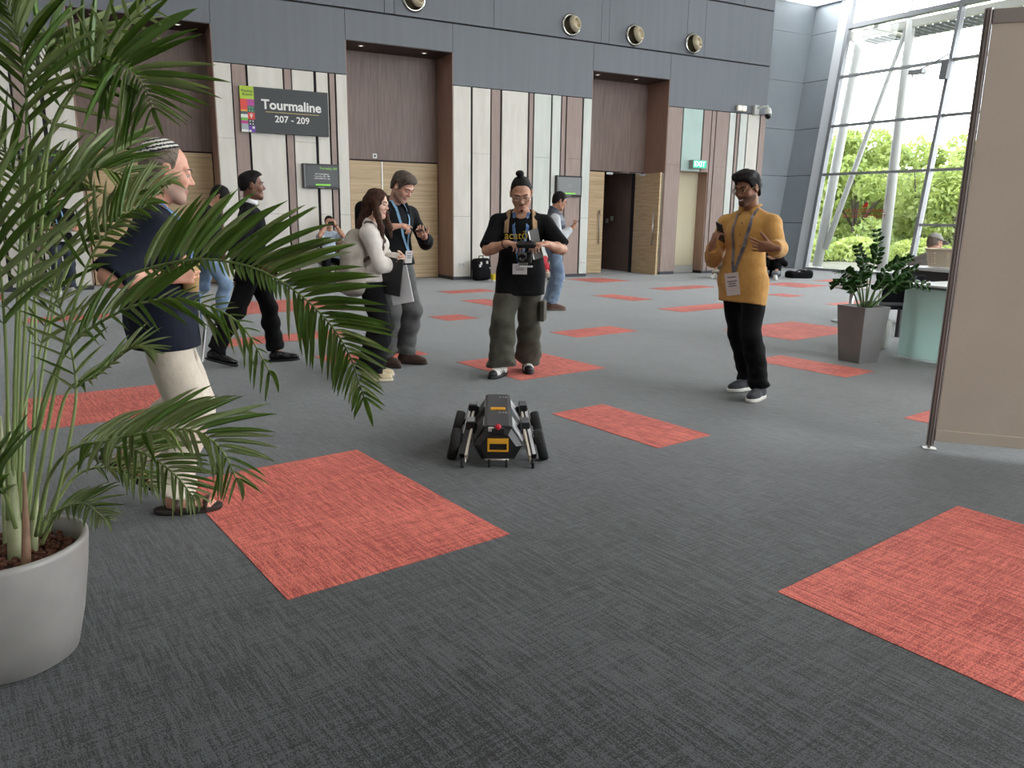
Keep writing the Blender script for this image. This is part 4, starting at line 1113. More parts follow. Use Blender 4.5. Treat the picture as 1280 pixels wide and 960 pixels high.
    def world(s, p):
        q = Matrix.Rotation(s.rz, 4, 'Z') @ Vector(p); return q+s.loc
    def worldR(s, M): return Matrix.Rotation(s.rz, 4, 'Z') @ Matrix(np.asarray(M).tolist()).to_4x4()

# ---------------------------------------------------------------- the people
def local(loc, face, px, py, dist):
    w = at(px, py, dist)-Vector(loc); rz = math.atan2(-face[0], face[1])
    q = Matrix.Rotation(-rz, 4, 'Z') @ w
    return (q.x, q.y, q.z)
def lpl(loc, face, px, py, y=None, x=None):
    """local point seen at a photo pixel, lying in the plane y = const (in front of the person) or x = const (beside)"""
    rz = math.atan2(-face[0], face[1]); M = Matrix.Rotation(-rz, 4, 'Z')
    o = M @ (Vector((0, 0, CAMZ))-Vector(loc)); d = M @ ray(px, py)
    t = (y-o.y)/d.y if y is not None else (x-o.x)/d.x
    q = o+d*t; return (q.x, q.y, q.z)
def depth(loc): return (Vector(loc)-Vector((0, 0, CAMZ))).dot(AX_F)
def locdir(face, v):
    rz = math.atan2(-face[0], face[1]); q = Matrix.Rotation(-rz, 4, 'Z') @ Vector(v); return (q.x, q.y, q.z)
def skin(name, r, g, b):
    return mat(name, rgb(r, g, b), .5, col2=rgb(int(r*.94), int(g*.9), int(b*.88)), scale=18, bump=.02, bscale=180)
SK_FAIR = skin('fair_skin', 222, 172, 150); SK_TAN = skin('tan_skin', 206, 158, 132); SK_WARM = skin('warm_skin', 196, 146, 118)
SK_BROWN = skin('brown_skin', 156, 110, 84); SK_DARK = skin('deep_brown_skin', 120, 82, 64); SK_PALE = skin('pale_skin', 226, 186, 166)
LIP = mat('lips', rgb(176, 120, 108), .5); LIPD = mat('brown_lips', rgb(124, 78, 70), .45)
STUB_D = mat('dark_stubble', rgb(122, 88, 68), .7, col2=rgb(84, 62, 52), scale=300)
STUB_G = mat('grey_stubble', rgb(190, 150, 132), .7, col2=rgb(176, 150, 136), scale=300)
def hairmat(name, a, b): return mat(name, rgb(*a), .62, col2=rgb(*b), scale=60, stretch=(3, .6, 1), bump=.35, bscale=150, spec=.15)
H_BLACK = hairmat('black_hair', (18, 16, 17), (36, 32, 32)); H_BROWN = hairmat('brown_hair', (58, 44, 36), (84, 66, 54))
H_DBROWN = hairmat('dark_brown_hair', (38, 28, 25), (60, 42, 34)); H_GREY = hairmat('grey_hair', (96, 84, 74), (140, 128, 118))
def cloth(name, c, c2=None, rough=.85, scale=14, bump=.45, bscale=24, **k):
    dark = sum(c) < 150; f_ = .62 if dark else 1.0
    return mat(name, rgb(*[x*f_ for x in c]), rough, col2=rgb(*[x*f_ for x in (c2 or [int(x*.86) for x in c])]), scale=scale, bump=bump, bscale=bscale, sheen=0 if dark else .12, spec=.2 if dark else .4, **k)
def phone(name, label, M, size=(.037, .078, .0045), col=(16, 16, 19), back=None):
    t = empty(name, (0, 0, 0), label=label, cat='phone'); t.matrix_world = M
    bm = BM(); box(bm, -size[0], size[0], -size[2], size[2], -size[1], size[1], bev=.004); obj('case', bm, mat('phone_case_%d' % col[0], rgb(*col), .35), t)
    bm = BM(); box(bm, -size[0]*.93, size[0]*.93, -size[2]-.0012, -size[2]+.001, -size[1]*.96, size[1]*.96, bev=.001); obj('screen', bm, mat('phone_glass', rgb(10, 10, 14), .08), t)
    bm = BM()
    for i in range(2): lathe(bm, [(0, .003), (.007, .003), (.007, 0)], 12, M=Matrix.Translation((size[0]*.5, size[2], size[1]*.75-.022*i)) @ Matrix.Rotation(-PI/2, 4, 'X'))
    obj('camera_lens', bm, mat('phone_glass', rgb(10, 10, 14), .08), t)
    return t
def hand_matrix(p, k, a=.06, b=0.0, c=.02, zax='F', roll=0.0):
    """frame at the palm: local z along the fingers or across them, y out of the palm"""
    W, F, N, T, h = p.handframe[k]
    o = p.world(W+F*a*h+T*b*h+N*c*h); q = Matrix.Rotation(p.rz, 3, 'Z')
    F, N, T = (q @ Vector(x) for x in (F, N, T))
    Z = F if zax == 'F' else T
    Y = N; X = Y.cross(Z); M = Matrix.Identity(4)
    for i in range(3): M[i][0], M[i][1], M[i][2] = X[i], Y[i], Z[i]
    return Matrix.Translation(o) @ M @ Matrix.Rotation(R(roll), 4, 'Y')

# --- man in the black T-shirt driving the robot
loc = (3.10, 5.84, 0); face = Vector((-.50, -.866, 0)).normalized(); D = depth(loc)
P = default_pose(1.70); P['build'] = 1.12; P['lean'] = 2; P['belly'] = .3; P['head'] = (4, 27, 3); P['headscale'] = 1.13; P['lid'] = .008
fr = local(loc, face, 624, 465, depth((2.88, 5.83, 0))); fl = local(loc, face, 660, 461, depth((3.22, 5.93, 0)))
P['footR'] = ((fr[0], fr[1]+.04, 0), 24); P['footL'] = ((fl[0], fl[1]+.04, 0), -6)
P['handR'] = dict(w=lpl(loc, face, 634, 304, y=.30), f=(-.75, .66, -.05), n=(-.35, .05, -.92), curl=[26, 42, 50, 55], pole=(.9, -.35, -.8), thumb=(38, 35, 25))
P['handL'] = dict(w=lpl(loc, face, 682, 305, y=.30), f=(.75, .66, -.05), n=(.35, .05, -.92), curl=[28, 44, 50, 55], pole=(-.9, -.35, -.8), thumb=(38, 35, 25))
P['kneeR'] = (.25, 1, 0); P['kneeL'] = (-.15, 1, 0)
a = Person('person', 'man in black T-shirt and olive cargo trousers steering the robot, hair in a topknot', loc, face, P)
a.body(SK_TAN, .006, LIP, None)
a.eyes(); a.brows(H_BLACK)
def goatee(f, L, M, h): pass
def bun(f, L, M, h):
    f.cone(L(0, -.02, .112), L(0, -.025, .132), .024*h, .022*h, .012*h); f.ell(L(.006, -.028, .146), V3(.032, .032, .022)*h, M, .008*h)
a.hair(H_BLACK, .005, [(-.2, -.05), (-.06, -.045), (-.02, -.01), (-.01, .035), (.008, .035), (.018, .01), (.03, .05), (.05, .085), (.07, .098), (.2, .12)], bun)
bm = BM(); c, M, h = a.headc, a.Rh, a.hs
tube(bm, [c+M @ (V3(*q)*h) for q in ((-.012, .084, -.090), (0, .090, -.096), (.012, .084, -.090))], [.007*h, .012*h, .007*h], 8); tube(bm, [c+M @ (V3(*q)*h) for q in ((-.022, .088, -.052), (0, .098, -.047), (.022, .088, -.052))], [.002*h, .0032*h, .002*h], 6); obj('goatee', bm, H_BLACK, a.root)
a.glasses(mat('thin_metal_frame', rgb(150, 145, 138), .25, .8), .022)
BLK = cloth('black_jersey', (17, 17, 20), (26, 26, 30))
a.shirt('tshirt', BLK, sleeve=.93, hem=-.215, g=.024, gs=.024, gc=.040, flare=.028, seed=4, wr=.0055, freq=17, collar=False, res=.009)
OLV = cloth('olive_cotton', (84, 82, 70), (70, 68, 58))
a.trousers(OLV, .026, .05, upto=1.985, straight=.030, wr=.009, freq=19, seed=9)
bm = BM(); hip, K, A, Rf, ft = a.leg['L']; q = hip+(K-hip)*.78
box(bm, -.075, .075, -.02, .02, -.09, .09, Matrix.Translation(Vector(q+V3(-.115, .02, .0))) @ Matrix.Rotation(R(82), 4, 'Z'), bev=.012); obj('cargo_pocket', bm, OLV, a.root)
WHS = mat('white_leather', rgb(226, 224, 218), .5); BKR = mat('black_rubber', rgb(22, 22, 24), .6)
a.shoes(WHS, BKR, 'sneaker', toe=BKR)
bm = BM()
for k in 'RL':
    hip, K, A, Rf, ft = a.leg[k]
    for i in range(3):
        for sg in (-1, 1):
            tube(bm, [ft+Rf @ V3(sg*.0475, -.02+.03*i, .03), ft+Rf @ V3(sg*.038, .0+.03*i, .066)], .006, 6, flat=(1, .6))
obj('shoe_stripes', bm, BKR, a.root)
a.lanyard(mat('blue_ribbon', rgb(64, 96, 150), .7, col2=rgb(120, 160, 200), scale=30), mat('badge_card', rgb(212, 206, 206), .5), drop=.36, side=.058, fwd=.150, w=.013, size=(.062, .045))
STR = cloth('tan_canvas_strap', (176, 144, 108)); bm = BM()
for sg in (-1, 1):
    pts = [a.back(sg*.105, .05, .004), a.back(sg*.105, .10, .004), a.over(sg*.108, -.03, .004), a.over(sg*.112, .02, .004), a.front(sg*.114, .085, .003), a.front(sg*.118, .04, .003), a.front(sg*.122, -.01, .003)]
    a.ribbon(bm, pts, .023, .006, 4)
    pts = [a.front(sg*.122, -.01, .003), a.front(sg*.130, -.08, .003), a.front(sg*.145, -.15, .003)]
    a.ribbon(bm, pts, .009, .003, 0, 1)
o = obj('backpack_straps', bm, [STR, BLK], a.root); o['label'] = 'tan backpack shoulder straps'
text_mesh('shirt_print', 'acatō', .088, a.front(.035, -.03, .012), (PI/2, 0, PI), mat('yellow_print', rgb(196, 164, 52), .6), a.root, .004)
bm = BM(); S, E, W = a.arm['R']; d = nrm(W-E); q = W-d*.03; x, y, z = frame_from(d)
tube(bm, [Vector(q)+(x*math.cos(t)+y*math.sin(t))*.032 for t in np.linspace(0, 2*PI, 15)], .006, 6, caps=False); obj('wrist_beads', bm, mat('brown_beads', rgb(80, 44, 34), .4), a.root)
# the controller he holds, camera, tablet
mid = (Vector(a.arm['R'][2])+Vector(a.arm['L'][2]))/2; CM = Matrix.Translation(a.world(mid+Vector((0, .085, -.005)))) @ Matrix.Rotation(a.rz, 4, 'Z')
t = empty('remote_controller', label='black handheld remote controller in both hands of the man in black T-shirt', cat='controller'); t.matrix_world = CM @ Matrix.Rotation(R(-25), 4, 'X')
bm = BM(); box(bm, -.075, .075, -.03, .035, -.018, .018, bev=.012); obj('casing', bm, m_black, t)
bm = BM()
for sg in (-1, 1): tube(bm, [(sg*.06, -.01, -.01), (sg*.075, -.06, -.03), (sg*.07, -.08, -.045)], [.02, .019, .014], 10)
obj('grips', bm, m_black, t)
for sg in (-1, 1):
    bm = BM(); lathe(bm, [(0, .04), (.009, .038), (.010, .033), (.004, .028), (.006, .016)], 12, c=(sg*.038, .0, 0)); obj('thumb_stick', bm, mat('stick_grey', rgb(60, 60, 62), .5), t)
t = empty('compact_camera', label='black camera hanging in front of the black T-shirt man\'s belly', cat='camera'); t.matrix_world = Matrix.Translation(a.world(mid+Vector((.015, .005, -.115)))) @ Matrix.Rotation(a.rz, 4, 'Z')
bm = BM(); box(bm, -.055, .055, -.03, .03, -.04, .045, bev=.01); box(bm, -.06, -.02, -.035, .035, -.04, .05, bev=.01); obj('camera_body', bm, m_black, t)
bm = BM(); lathe(bm, [(.03, 0), (.034, .01), (.032, .05), (.026, .055), (.02, .045), (0, .042)], 24, c=(0, 0, 0), M=Matrix.Translation((.012, .02, 0)) @ Matrix.Rotation(-PI/2, 4, 'X')); obj('lens', bm, mat('lens_black', rgb(12, 12, 14), .15), t, True)
bm = BM(); box(bm, -.07, .035, -.012, .045, -.075, -.062, bev=.004); obj('mount_plate', bm, m_white, t)
bm = BM(); box(bm, -.03, .045, .03, .055, -.058, -.035, bev=.005); obj('cage_foot', bm, mat('cage_grey', rgb(120, 118, 114), .4, .5), t)
bm = BM(); box(bm, -.02, .05, .03, .05, .02, .04, bev=.005); obj('cage_top', bm, mat('cage_grey', rgb(120, 118, 114), .4, .5), t)
t = empty('tablet', label='grey tablet tucked under the left arm of the man in black T-shirt', cat='tablet'); t.matrix_world = Matrix.Translation(a.world(a.front(-.125, -.10, .035))) @ Matrix.Rotation(a.rz, 4, 'Z') @ Matrix.Rotation(R(30), 4, 'Z') @ Matrix.Rotation(R(14), 4, 'Y')
bm = BM(); box(bm, -.05, .05, -.006, .006, -.125, .125, bev=.005); obj('slab', bm, mat('tablet_grey', rgb(96, 96, 94), .4), t)
bm = BM(); box(bm, .038, .05, -.0075, .0075, -.12, .12, bev=.002); obj('edge', bm, m_metal, t)

# --- man in the mustard shirt
loc = (4.27, 4.40, 0); face = Vector((-.985, -.13, 0)).normalized(); D = depth(loc)
P = default_pose(1.73); P['lean'] = -3; P['build'] = .98; P['head'] = (-14, 20, 0); P['twist'] = 14
fr = local(loc, face, 930, 488, depth((4.42, 4.5, 0))); fl = local(loc, face, 950, 500, depth((4.36, 4.23, 0)))
P['footR'] = ((fr[0], fr[1]+.02, 0), 4); P['footL'] = ((fl[0], fl[1]+.04, 0), -16)
P['handR'] = dict(w=lpl(loc, face, 890, 306, y=.26), f=(-.30, -.12, .95), n=(-.4, -.9, 0), curl=[60, 58, 55, 52], pole=(.6, -.5, -1), thumb=(30, 10, 30))
P['handL'] = dict(w=lpl(loc, face, 966, 310, y=.30), f=(.80, .55, .08), n=(.55, -.75, .30), curl=[10, 26, 32, 20], spread=9, pole=(-.35, -.5, -1), thumb=(42, 5, 5))
b_ = Person('person', 'smiling man in mustard long-sleeved shirt with black trousers holding up a phone', loc, face, P)
b_.body(SK_BROWN, .006, LIPD, STUB_D); b_.eyes((28, 18, 14)); b_.brows(H_BLACK)
bm = BM(); c, M, h = b_.headc, b_.Rh, b_.hs
tube(bm, [c+M @ (V3(*q)*h) for q in ((-.019, .090, -.063), (0, .0995, -.066), (.019, .090, -.063))], [.002*h, .0048*h, .002*h], 8); obj('teeth', bm, mat('teeth_white', rgb(232, 226, 218), .3), b_.root)
def quiff(f, L, M, h):
    f.ell(L(0, .02, .095), V3(.075, .07, .045)*h, M, .03*h); f.ell(L(.02, .055, .10), V3(.055, .05, .034)*h, M, .02*h); f.ell(L(-.04, .06, .09), V3(.04, .045, .03)*h, M, .02*h)
b_.hair(H_BLACK, .014, [(-.2, -.085), (-.06, -.08), (-.02, -.02), (-.01, .03), (.008, .03), (.02, -.015), (.036, .0), (.05, .05), (.075, .068), (.1, .075), (.2, .08)], quiff, wr=.003)
b_.glasses(mat('dark_gold_frame', rgb(120, 96, 66), .3, .7), .023)
MUS = cloth('mustard_cotton', (210, 160, 90), (194, 145, 78))
b_.shirt('shirt', MUS, sleeve=1.86, hem=-.20, g=.020, gs=.022, gc=.018, flare=.022, seed=12, wr=.005, freq=18, hemtilt=(-.0, .16), res=.0085)
bm = BM()
for i in range(6):
    z = .07-.085*i; q = b_.front(0, z, .002)
    lathe(bm, [(0, .003), (.006, .003), (.006, 0)], 10, M=Matrix.Translation(Vector(q)) @ Matrix.Rotation(-PI/2, 4, 'X'))
obj('buttons', bm, mat('brown_button', rgb(120, 84, 44), .4), b_.root)
CLR = BM()
for sg in (-1, 1):
    pts = [b_.neck0+b_.Rn @ V3(*q) for q in ((sg*.066, -.02, .055), (sg*.060, .035, .045), (sg*.040, .078, .018), (sg*.052, .095, -.03))]
    tube(CLR, pts, [.02, .022, .020, .004], 8, flat=(1, .35))
obj('collar', CLR, MUS, b_.root)
BTR = cloth('black_trouser_cloth', (19, 19, 22), (27, 27, 30))
b_.trousers(BTR, .010, .018, upto=1.97, straight=.014, wr=.007, freq=22, seed=5)
b_.shoes(cloth('dark_grey_knit', (62, 64, 70), (48, 50, 56)), mat('white_foam_sole', rgb(224, 222, 214), .6), 'sneaker')
b_.lanyard(mat('grey_ribbon', rgb(78, 76, 88), .6, col2=rgb(130, 126, 134), scale=20), mat('badge_card_pale', rgb(216, 202, 198), .5), drop=.40, side=.062, fwd=.140, w=.012, size=(.055, .085), tilt=10, bx=.02)
W, F, N, T, h_ = b_.handframe['R']; q = b_.world(W+F*.105*h_+N*.026*h_); nz = (q-b_.world(b_.headc)); nz.z *= .3; nz.normalize(); zz_ = (Matrix.Rotation(b_.rz, 3, 'Z') @ Vector(F)); zz_ = (zz_-nz*zz_.dot(nz)).normalized(); xx_ = nz.cross(zz_)
M = Matrix.Identity(4)
for i in range(3): M[i][0], M[i][1], M[i][2], M[i][3] = xx_[i], nz[i], zz_[i], q[i]
phone('phone', 'black phone held up by the man in mustard shirt', M)

# --- man with the skullcap, walking past the palm with a cup
loc = (.16, 3.74, 0); face = Vector((1.0, -.04, 0)).normalized(); D = depth(loc)
P = default_pose(1.66); P['build'] = 1.12; P['belly'] = .35; P['lean'] = 3; P['head'] = (0, 10, 0); P['headscale'] = 1.08
P['footR'] = ((.10, .03, 0), 8); P['footL'] = ((-.12, -.22, .15), -4, 42); P['kneeL'] = (0, 1, .2)
P['handR'] = dict(w=lpl(loc, face, 214, 346, x=.20), f=(-.1, 1, .05), n=(-1, 0, .05), curl=[48, 52, 54, 52], pole=(.5, -1, -.3), thumb=(50, 15, 40))
P['handL'] = dict(w=(-.27, .06, .80), f=(0, .2, -1), n=(1, 0, 0), curl=30, pole=(-.5, -1, 0))
k_ = Person('person', 'balding man with a striped skullcap, navy shirt and cream trousers, walking with a cup', loc, face, P)
k_.body(skin('ruddy_skin', 222, 166, 142), .006, LIP, STUB_G); k_.eyes((80, 90, 100)); k_.brows(H_GREY)
k_.hair(H_GREY, .004, [(-.2, -.07), (-.06, -.065), (-.02, -.03), (-.012, .03), (.006, .03), (.018, -.01), (.03, .02), (.036, .085), (.045, .4), (.2, .5)], None, wr=.001)
def kip(f):
    c, M, h = k_.headc, k_.Rh, k_.hs
    f.ell(c+M @ (V3(0, -.022, .038)*h), V3(.081, .099, .094)*h, M, 0); f.cut(c+M @ (V3(0, -.045, .070)*h), M @ V3(0, .50, -1))
NAVK = mat('skullcap_navy', rgb(34, 38, 46), .8); WHK = mat('skullcap_white', rgb(216, 212, 202), .8)
c, M, h = k_.headc, k_.Rh, k_.hs
f = Field(c-.2, c+.2, .006); kip(f); v, fc = f.mesh()
def kipm(C):
    q = (C-c) @ M/h; z = (q[:, 2]-.50*(q[:, 1]+.045))/1.118
    return (((z-.062)/.0075).astype(int) % 2)
np_mesh('skullcap', v, fc, [NAVK, WHK], k_.root, kipm)['label'] = 'black and white striped skullcap'
NAVY = cloth('navy_cotton', (36, 42, 62), (44, 52, 74))
k_.shirt('polo_shirt', NAVY, sleeve=1.0, hem=-.13, g=.022, gs=.026, gc=.036, flare=.024, seed=21, wr=.005, freq=18)
CRM = cloth('cream_chino', (214, 204, 188), (200, 190, 174))
k_.trousers(CRM, .02, .036, upto=1.94, straight=.024, wr=.008, freq=20, seed=22)
k_.lanyard(mat('blue_ribbon', rgb(64, 96, 150), .7), mat('badge_white_blue', rgb(226, 228, 232), .5), drop=.44, side=.062, fwd=.165, w=.012, size=(.055, .09))
bm = BM()
W = k_.front(0, -.50, .018); box(bm, -.055, .055, -.004, .006, -.06, .0, Matrix.Translation(Vector(W))); obj('badge_footer', bm, mat('badge_blue', rgb(40, 96, 190), .5), k_.root)
SDL = mat('brown_sandal_leather', rgb(70, 46, 36), .5); SDS = mat('dark_sandal_sole', rgb(44, 36, 32), .7)
for k in 'RL':
    hip, K, A, Rf, ft = k_.leg[k]
    f = Field(ft-.2, ft+.2, .006)
    f.ell(ft+Rf @ V3(0, .06, .006), V3(.056, .11, .06), Rf, 0); f.ell(ft+Rf @ V3(0, -.055, .006), V3(.046, .075, .06), Rf, .05)
    f.cut(ft+Rf @ V3(0, 0, .014), Rf @ V3(0, 0, 1)); f.cut(ft+Rf @ V3(0, 0, -.014), Rf @ V3(0, 0, -1))
    v, fc = f.mesh(); v = v+Rf @ V3(0, 0, .014); sh = np_mesh('sandal', v, fc, SDS, k_.root)
    bm = BM()
    for y, w_, z in ((.09, .05, .062), (.035, .050, .078), (-.03, .052, .10)):
        pts = [ft+Rf @ V3(w_*math.cos(t), y+.01*math.sin(t), .02+(z-.02)*math.sin(t)) for t in np.linspace(0, PI, 9)]
        tube(bm, pts, .017, 8, flat=(1, .35))
    obj('sandal_straps', bm, SDL, sh)
    bm = BM()
    for i in range(5):
        q = ft+Rf @ V3((-.032+.017*i)*(1 if k == 'L' else -1)*-1, .125-.006*abs(i-1), .032)
        tube(bm, [q-Rf @ V3(0, .03, -.002), q, q+Rf @ V3(0, .012, -.008)], [.011, .011, .007], 8)
    obj('toes', bm, MATS['ruddy_skin'], k_.root)
# paper cup in his right hand
M = hand_matrix(k_, 'R', .085, .0, .045, 'T')
t = empty('paper_cup', label='paper coffee cup in the hand of the man with the skullcap', cat='cup'); t.matrix_world = Matrix.Translation(M.translation) 
bm = BM(); lathe(bm, [(0, -.075), (.030, -.075), (.041, .045), (.0425, .048), (.040, .048), (.036, .035), (0, .034)], 28); obj('cup_wall', bm, mat('kraft_paper', rgb(206, 176, 120), .7), t, True)
bm = BM(); lathe(bm, [(.0355, -.03), (.0395, .018)], 28); obj('sleeve', bm, mat('kraft_sleeve', rgb(176, 138, 92), .8), t, True)
def folded_papers(name, label, loc_, rz, m_, w, hh, cat='papers', tilt=0):
    t = empty(name, label=label, cat=cat); t.matrix_world = Matrix.Translation(loc_) @ Matrix.Rotation(rz, 4, 'Z') @ Matrix.Rotation(R(tilt), 4, 'Y')
    for i, mm in enumerate(m_ if isinstance(m_, list) else [m_]):
        bm = BM(); box(bm, -w, w, .008*i, .008*i+.005, -hh, hh, bev=.001); obj('sheet', bm, mm, t)
    return t

# --- man in the dark suit, walking
loc = (1.09, 7.20, 0); face = Vector((.99, -.14, 0)).normalized(); D = depth(loc)
P = default_pose(1.72); P['build'] = .96; P['head'] = (0, -2, 0); P['lean'] = 2
P['footL'] = ((-.08, .22, 0), -4); P['footR'] = ((.09, -.34, .02), 6, 16); P['kneeL'] = (-.05, 1, 0)
P['handR'] = dict(w=lpl(loc, face, 329, 333, x=.23), f=(-.1, .55, -.9), n=(-1, 0, 0), curl=[40, 45, 48, 50], pole=(.3, -1, 0))
P['handL'] = dict(w=(-.27, -.12, .82), f=(0, -.1, -1), n=(1, 0, 0), curl=30, pole=(-.3, -1, 0))
s_ = Person('person', 'young man in a dark suit and white collar walking right, phone in hand', loc, face, P)
s_.body(SK_DARK, .007, LIPD, None); s_.eyes((24, 16, 12)); s_.brows(H_BLACK)
s_.hair(H_BLACK, .010, [(-.2, -.05), (-.06, -.045), (-.02, -.0), (-.012, .035), (.006, .035), (.018, .01), (.034, .02), (.05, .07), (.075, .088), (.1, .095), (.2, .1)], lambda f, L, M, h: f.ell(L(0, .03, .095), V3(.068, .06, .036)*h, M, .03*h))
SUIT = cloth('midnight_suit_wool', (24, 25, 32), (30, 31, 40))
s_.shirt('suit_jacket', SUIT, sleeve=1.88, hem=-.16, g=.026, gs=.026, gc=.028, flare=.024, seed=31, wr=.004, collar=True, neck=.006, vneck=.2)
bm = BM(); pts = [s_.neck0+s_.Rn @ V3(.063*math.cos(t), .066*math.sin(t)+.006, .052-.012*math.sin(t)) for t in np.linspace(0, 2*PI, 20)]
tube(bm, pts, .016, 8, caps=False, flat=(.5, 1.3)); obj('shirt_collar', bm, mat('white_shirt', rgb(232, 232, 234), .7), s_.root)
s_.trousers(cloth('black_suit_wool', (20, 20, 24), (26, 26, 30)), .012, .024, upto=1.95, straight=.018, wr=.006, seed=32)
s_.shoes(mat('black_patent', rgb(20, 20, 22), .12), BKR, 'loafer')
phone('phone', 'black phone in the lowered hand of the man in dark suit', hand_matrix(s_, 'R', .08, .0, .028, 'T', 20))

# --- man in jeans behind, head bowed
loc = (1.0, 10.0, 0); face = Vector((.98, -.2, 0)).normalized(); D = depth(loc)
P = default_pose(1.76); P['build'] = 1.0; P['head'] = (-10, 34, 0); P['lean'] = 10
P['footR'] = ((.09, .16, 0), 6); P['footL'] = ((-.09, -.34, .03), -4, 22); P['crouch'] = .03
P['handR'] = dict(w=(.16, .34, 1.10), f=(-.5, .7, .2), n=(-.2, -.4, .9), curl=40, pole=(.7, -.6, -.6))
P['handL'] = dict(w=(-.16, .34, 1.10), f=(.5, .7, .2), n=(.2, -.4, .9), curl=40, pole=(-.7, -.6, -.6))
j_ = Person('person', 'man in dark jacket and light blue jeans with bowed head, behind the skullcap man', loc, face, P)
j_.body(SK_TAN, .008, LIP); j_.eyes(); j_.brows(H_BLACK); j_.hair(H_BLACK, .016)
j_.glasses(mat('black_frame', rgb(20, 20, 22), .3), .02)
j_.shirt('jacket', cloth('dark_green_grey_jacket', (40, 44, 46), (52, 57, 58)), sleeve=1.9, hem=-.09, g=.026, gs=.026, seed=41, wr=.006)
JEAN = cloth('light_blue_denim', (130, 152, 178), (108, 132, 160))
j_.trousers(JEAN, .014, .022, upto=1.95, straight=.016, wr=.008, seed=42)
j_.shoes(mat('black_leather', rgb(26, 25, 26), .35), BKR, 'sneaker')

# --- woman with the rucksack
loc = (1.86, 6.12, 0); face = Vector((.93, -.37, 0)).normalized(); D = depth(loc)
P = default_pose(1.57); P['build'] = .90; P['fem'] = 1.0; P['head'] = (-22, 9, 0); P['lean'] = 3
P['footR'] = ((.08, .02, 0), 8); P['footL'] = ((-.10, .02, 0), -10)
P['handR'] = dict(w=(-.01, .215, .97), f=(-1, .12, .02), n=(0, -1, .1), curl=[20, 25, 28, 30], pole=(.8, -.1, -.8))
P['handL'] = dict(w=(.03, .26, 1.02), f=(1, .1, -.15), n=(0, -1, .1), curl=[20, 25, 28, 30], pole=(-.8, -.1, -.8))
w_ = Person('person', 'woman with long brown hair, cream blouse and black trousers, arms crossed', loc, face, P)
w_.body(SK_PALE, .006, LIP); w_.eyes(); w_.brows(H_DBROWN)
def longhair(f, L, M, h):
    up = M.T @ V3(0, 0, 1)
    def D_(p, dz, dx=0, dy=0): return p+V3(0, 0, -dz)*h+M @ (V3(dx, dy, 0)*h)
    f.ell(L(0, -.03, .0), V3(.086, .085, .10)*h, M, .03*h)
    b0 = L(0, -.055, -.02); f.cone(b0, D_(b0, .20, 0, -.07), .078*h, .070*h, .03*h); f.cone(D_(b0, .18, 0, -.07), D_(b0, .34, .01, -.085), .070*h, .03*h, .03*h)
    for sg in (-1, 1):
        s0 = L(sg*.072, .005, .03); s1 = D_(s0, .12, sg*.012, .025); s2 = D_(s0, .22, sg*.016, .065); s3 = D_(s0, .31, sg*.01, .085)
        f.cone(s0, s1, .026*h, .032*h, .02*h); f.cone(s1, s2, .032*h, .026*h, .02*h); f.cone(s2, s3, .026*h, .008*h, .02*h)
def facecut(f, L, M, h, lx, ly, lz):
    top = np.interp(np.abs(lx), [0, .03, .052, .058], [.092, .075, .02, -.3]); d = np.minimum(top-lz, ly-.038)
    d = np.minimum(d, lz+.16); f.F = np.maximum(f.F, (d*h).astype(np.float32))
w_.hair(hairmat('long_brown_hair', (46, 32, 28), (84, 56, 42)), .014, [(-.3, -.9), (.3, -.9)], longhair, facecut, wr=.003)
BLO = cloth('cream_blouse', (226, 220, 212), (214, 206, 198))
w_.shirt('blouse', BLO, sleeve=1.88, hem=-.02, g=.020, gs=.024, gc=.022, flare=.012, seed=51, wr=.007, freq=20)
w_.trousers(cloth('black_wide_trousers', (20, 20, 24), (28, 28, 32)), .018, .05, waist=.12, upto=1.95, straight=.035, wr=.006, freq=16, seed=52)
w_.shoes(mat('cream_canvas', rgb(214, 196, 160), .7), mat('cream_sole', rgb(222, 212, 190), .7), 'sneaker')
# her rucksack, straps, charm; the folders
B0 = V3(*lpl(loc, face, 445, 327, x=.02))
t = empty('rucksack', label='large off-white canvas rucksack on the back of the woman in cream blouse', cat='backpack'); t.matrix_world = Matrix.Translation(w_.world(B0)) @ Matrix.Rotation(w_.rz, 4, 'Z')
RUC = cloth('offwhite_canvas', (180, 173, 162), (156, 149, 138), bump=.3, bscale=40)
f = Field((-.3, -.25, -.36), (.3, .25, .36), .008)
f.rbox((0, -.01, -.06), (.165, .105, .20), None, .08, 0); f.ell((0, -.02, -.14), (.18, .125, .14), None, .06); f.ell((0, .01, .14), (.12, .085, .12), None, .08); f.rbox((0, -.115, -.14), (.12, .035, .10), None, .03, .025)
f.wrinkle(.010, 17, 61); v, fc = f.mesh(); np_mesh('bag', v, fc, RUC, t)
bm = BM(); tube(bm, [(-.16, -.02, .05), (-.06, -.11, .10), (.06, -.11, .10), (.16, -.02, .05)], .012, 8, flat=(1, .4)); obj('top_strap', bm, cloth('brown_webbing', (84, 66, 60)), t)
bm = BM()
for sg in (-1, 1):
    pts = [w_.back(sg*.07, .07, .004), w_.over(sg*.085, -.05, .005), w_.over(sg*.09, -.01, .005), w_.front(sg*.095, .075, .005), w_.front(sg*.105, .02, .005), w_.front(sg*.125, -.05, .006)]
    pts += [w_.chest+w_.Rc @ V3(sg*.165, .02, -.10), w_.chest+w_.Rc @ V3(sg*.15, -.10, -.18)]
    w_.ribbon(bm, pts, .014, .003, 3, 0, B0)
obj('shoulder_strap', bm, MATS['brown_webbing'], t)
bm = BM(); tube(bm, [(.02, -.15, -.10), (.02, -.155, -.16)], .008, 6, flat=(1, .5)); obj('zip_pull', bm, m_black, t)
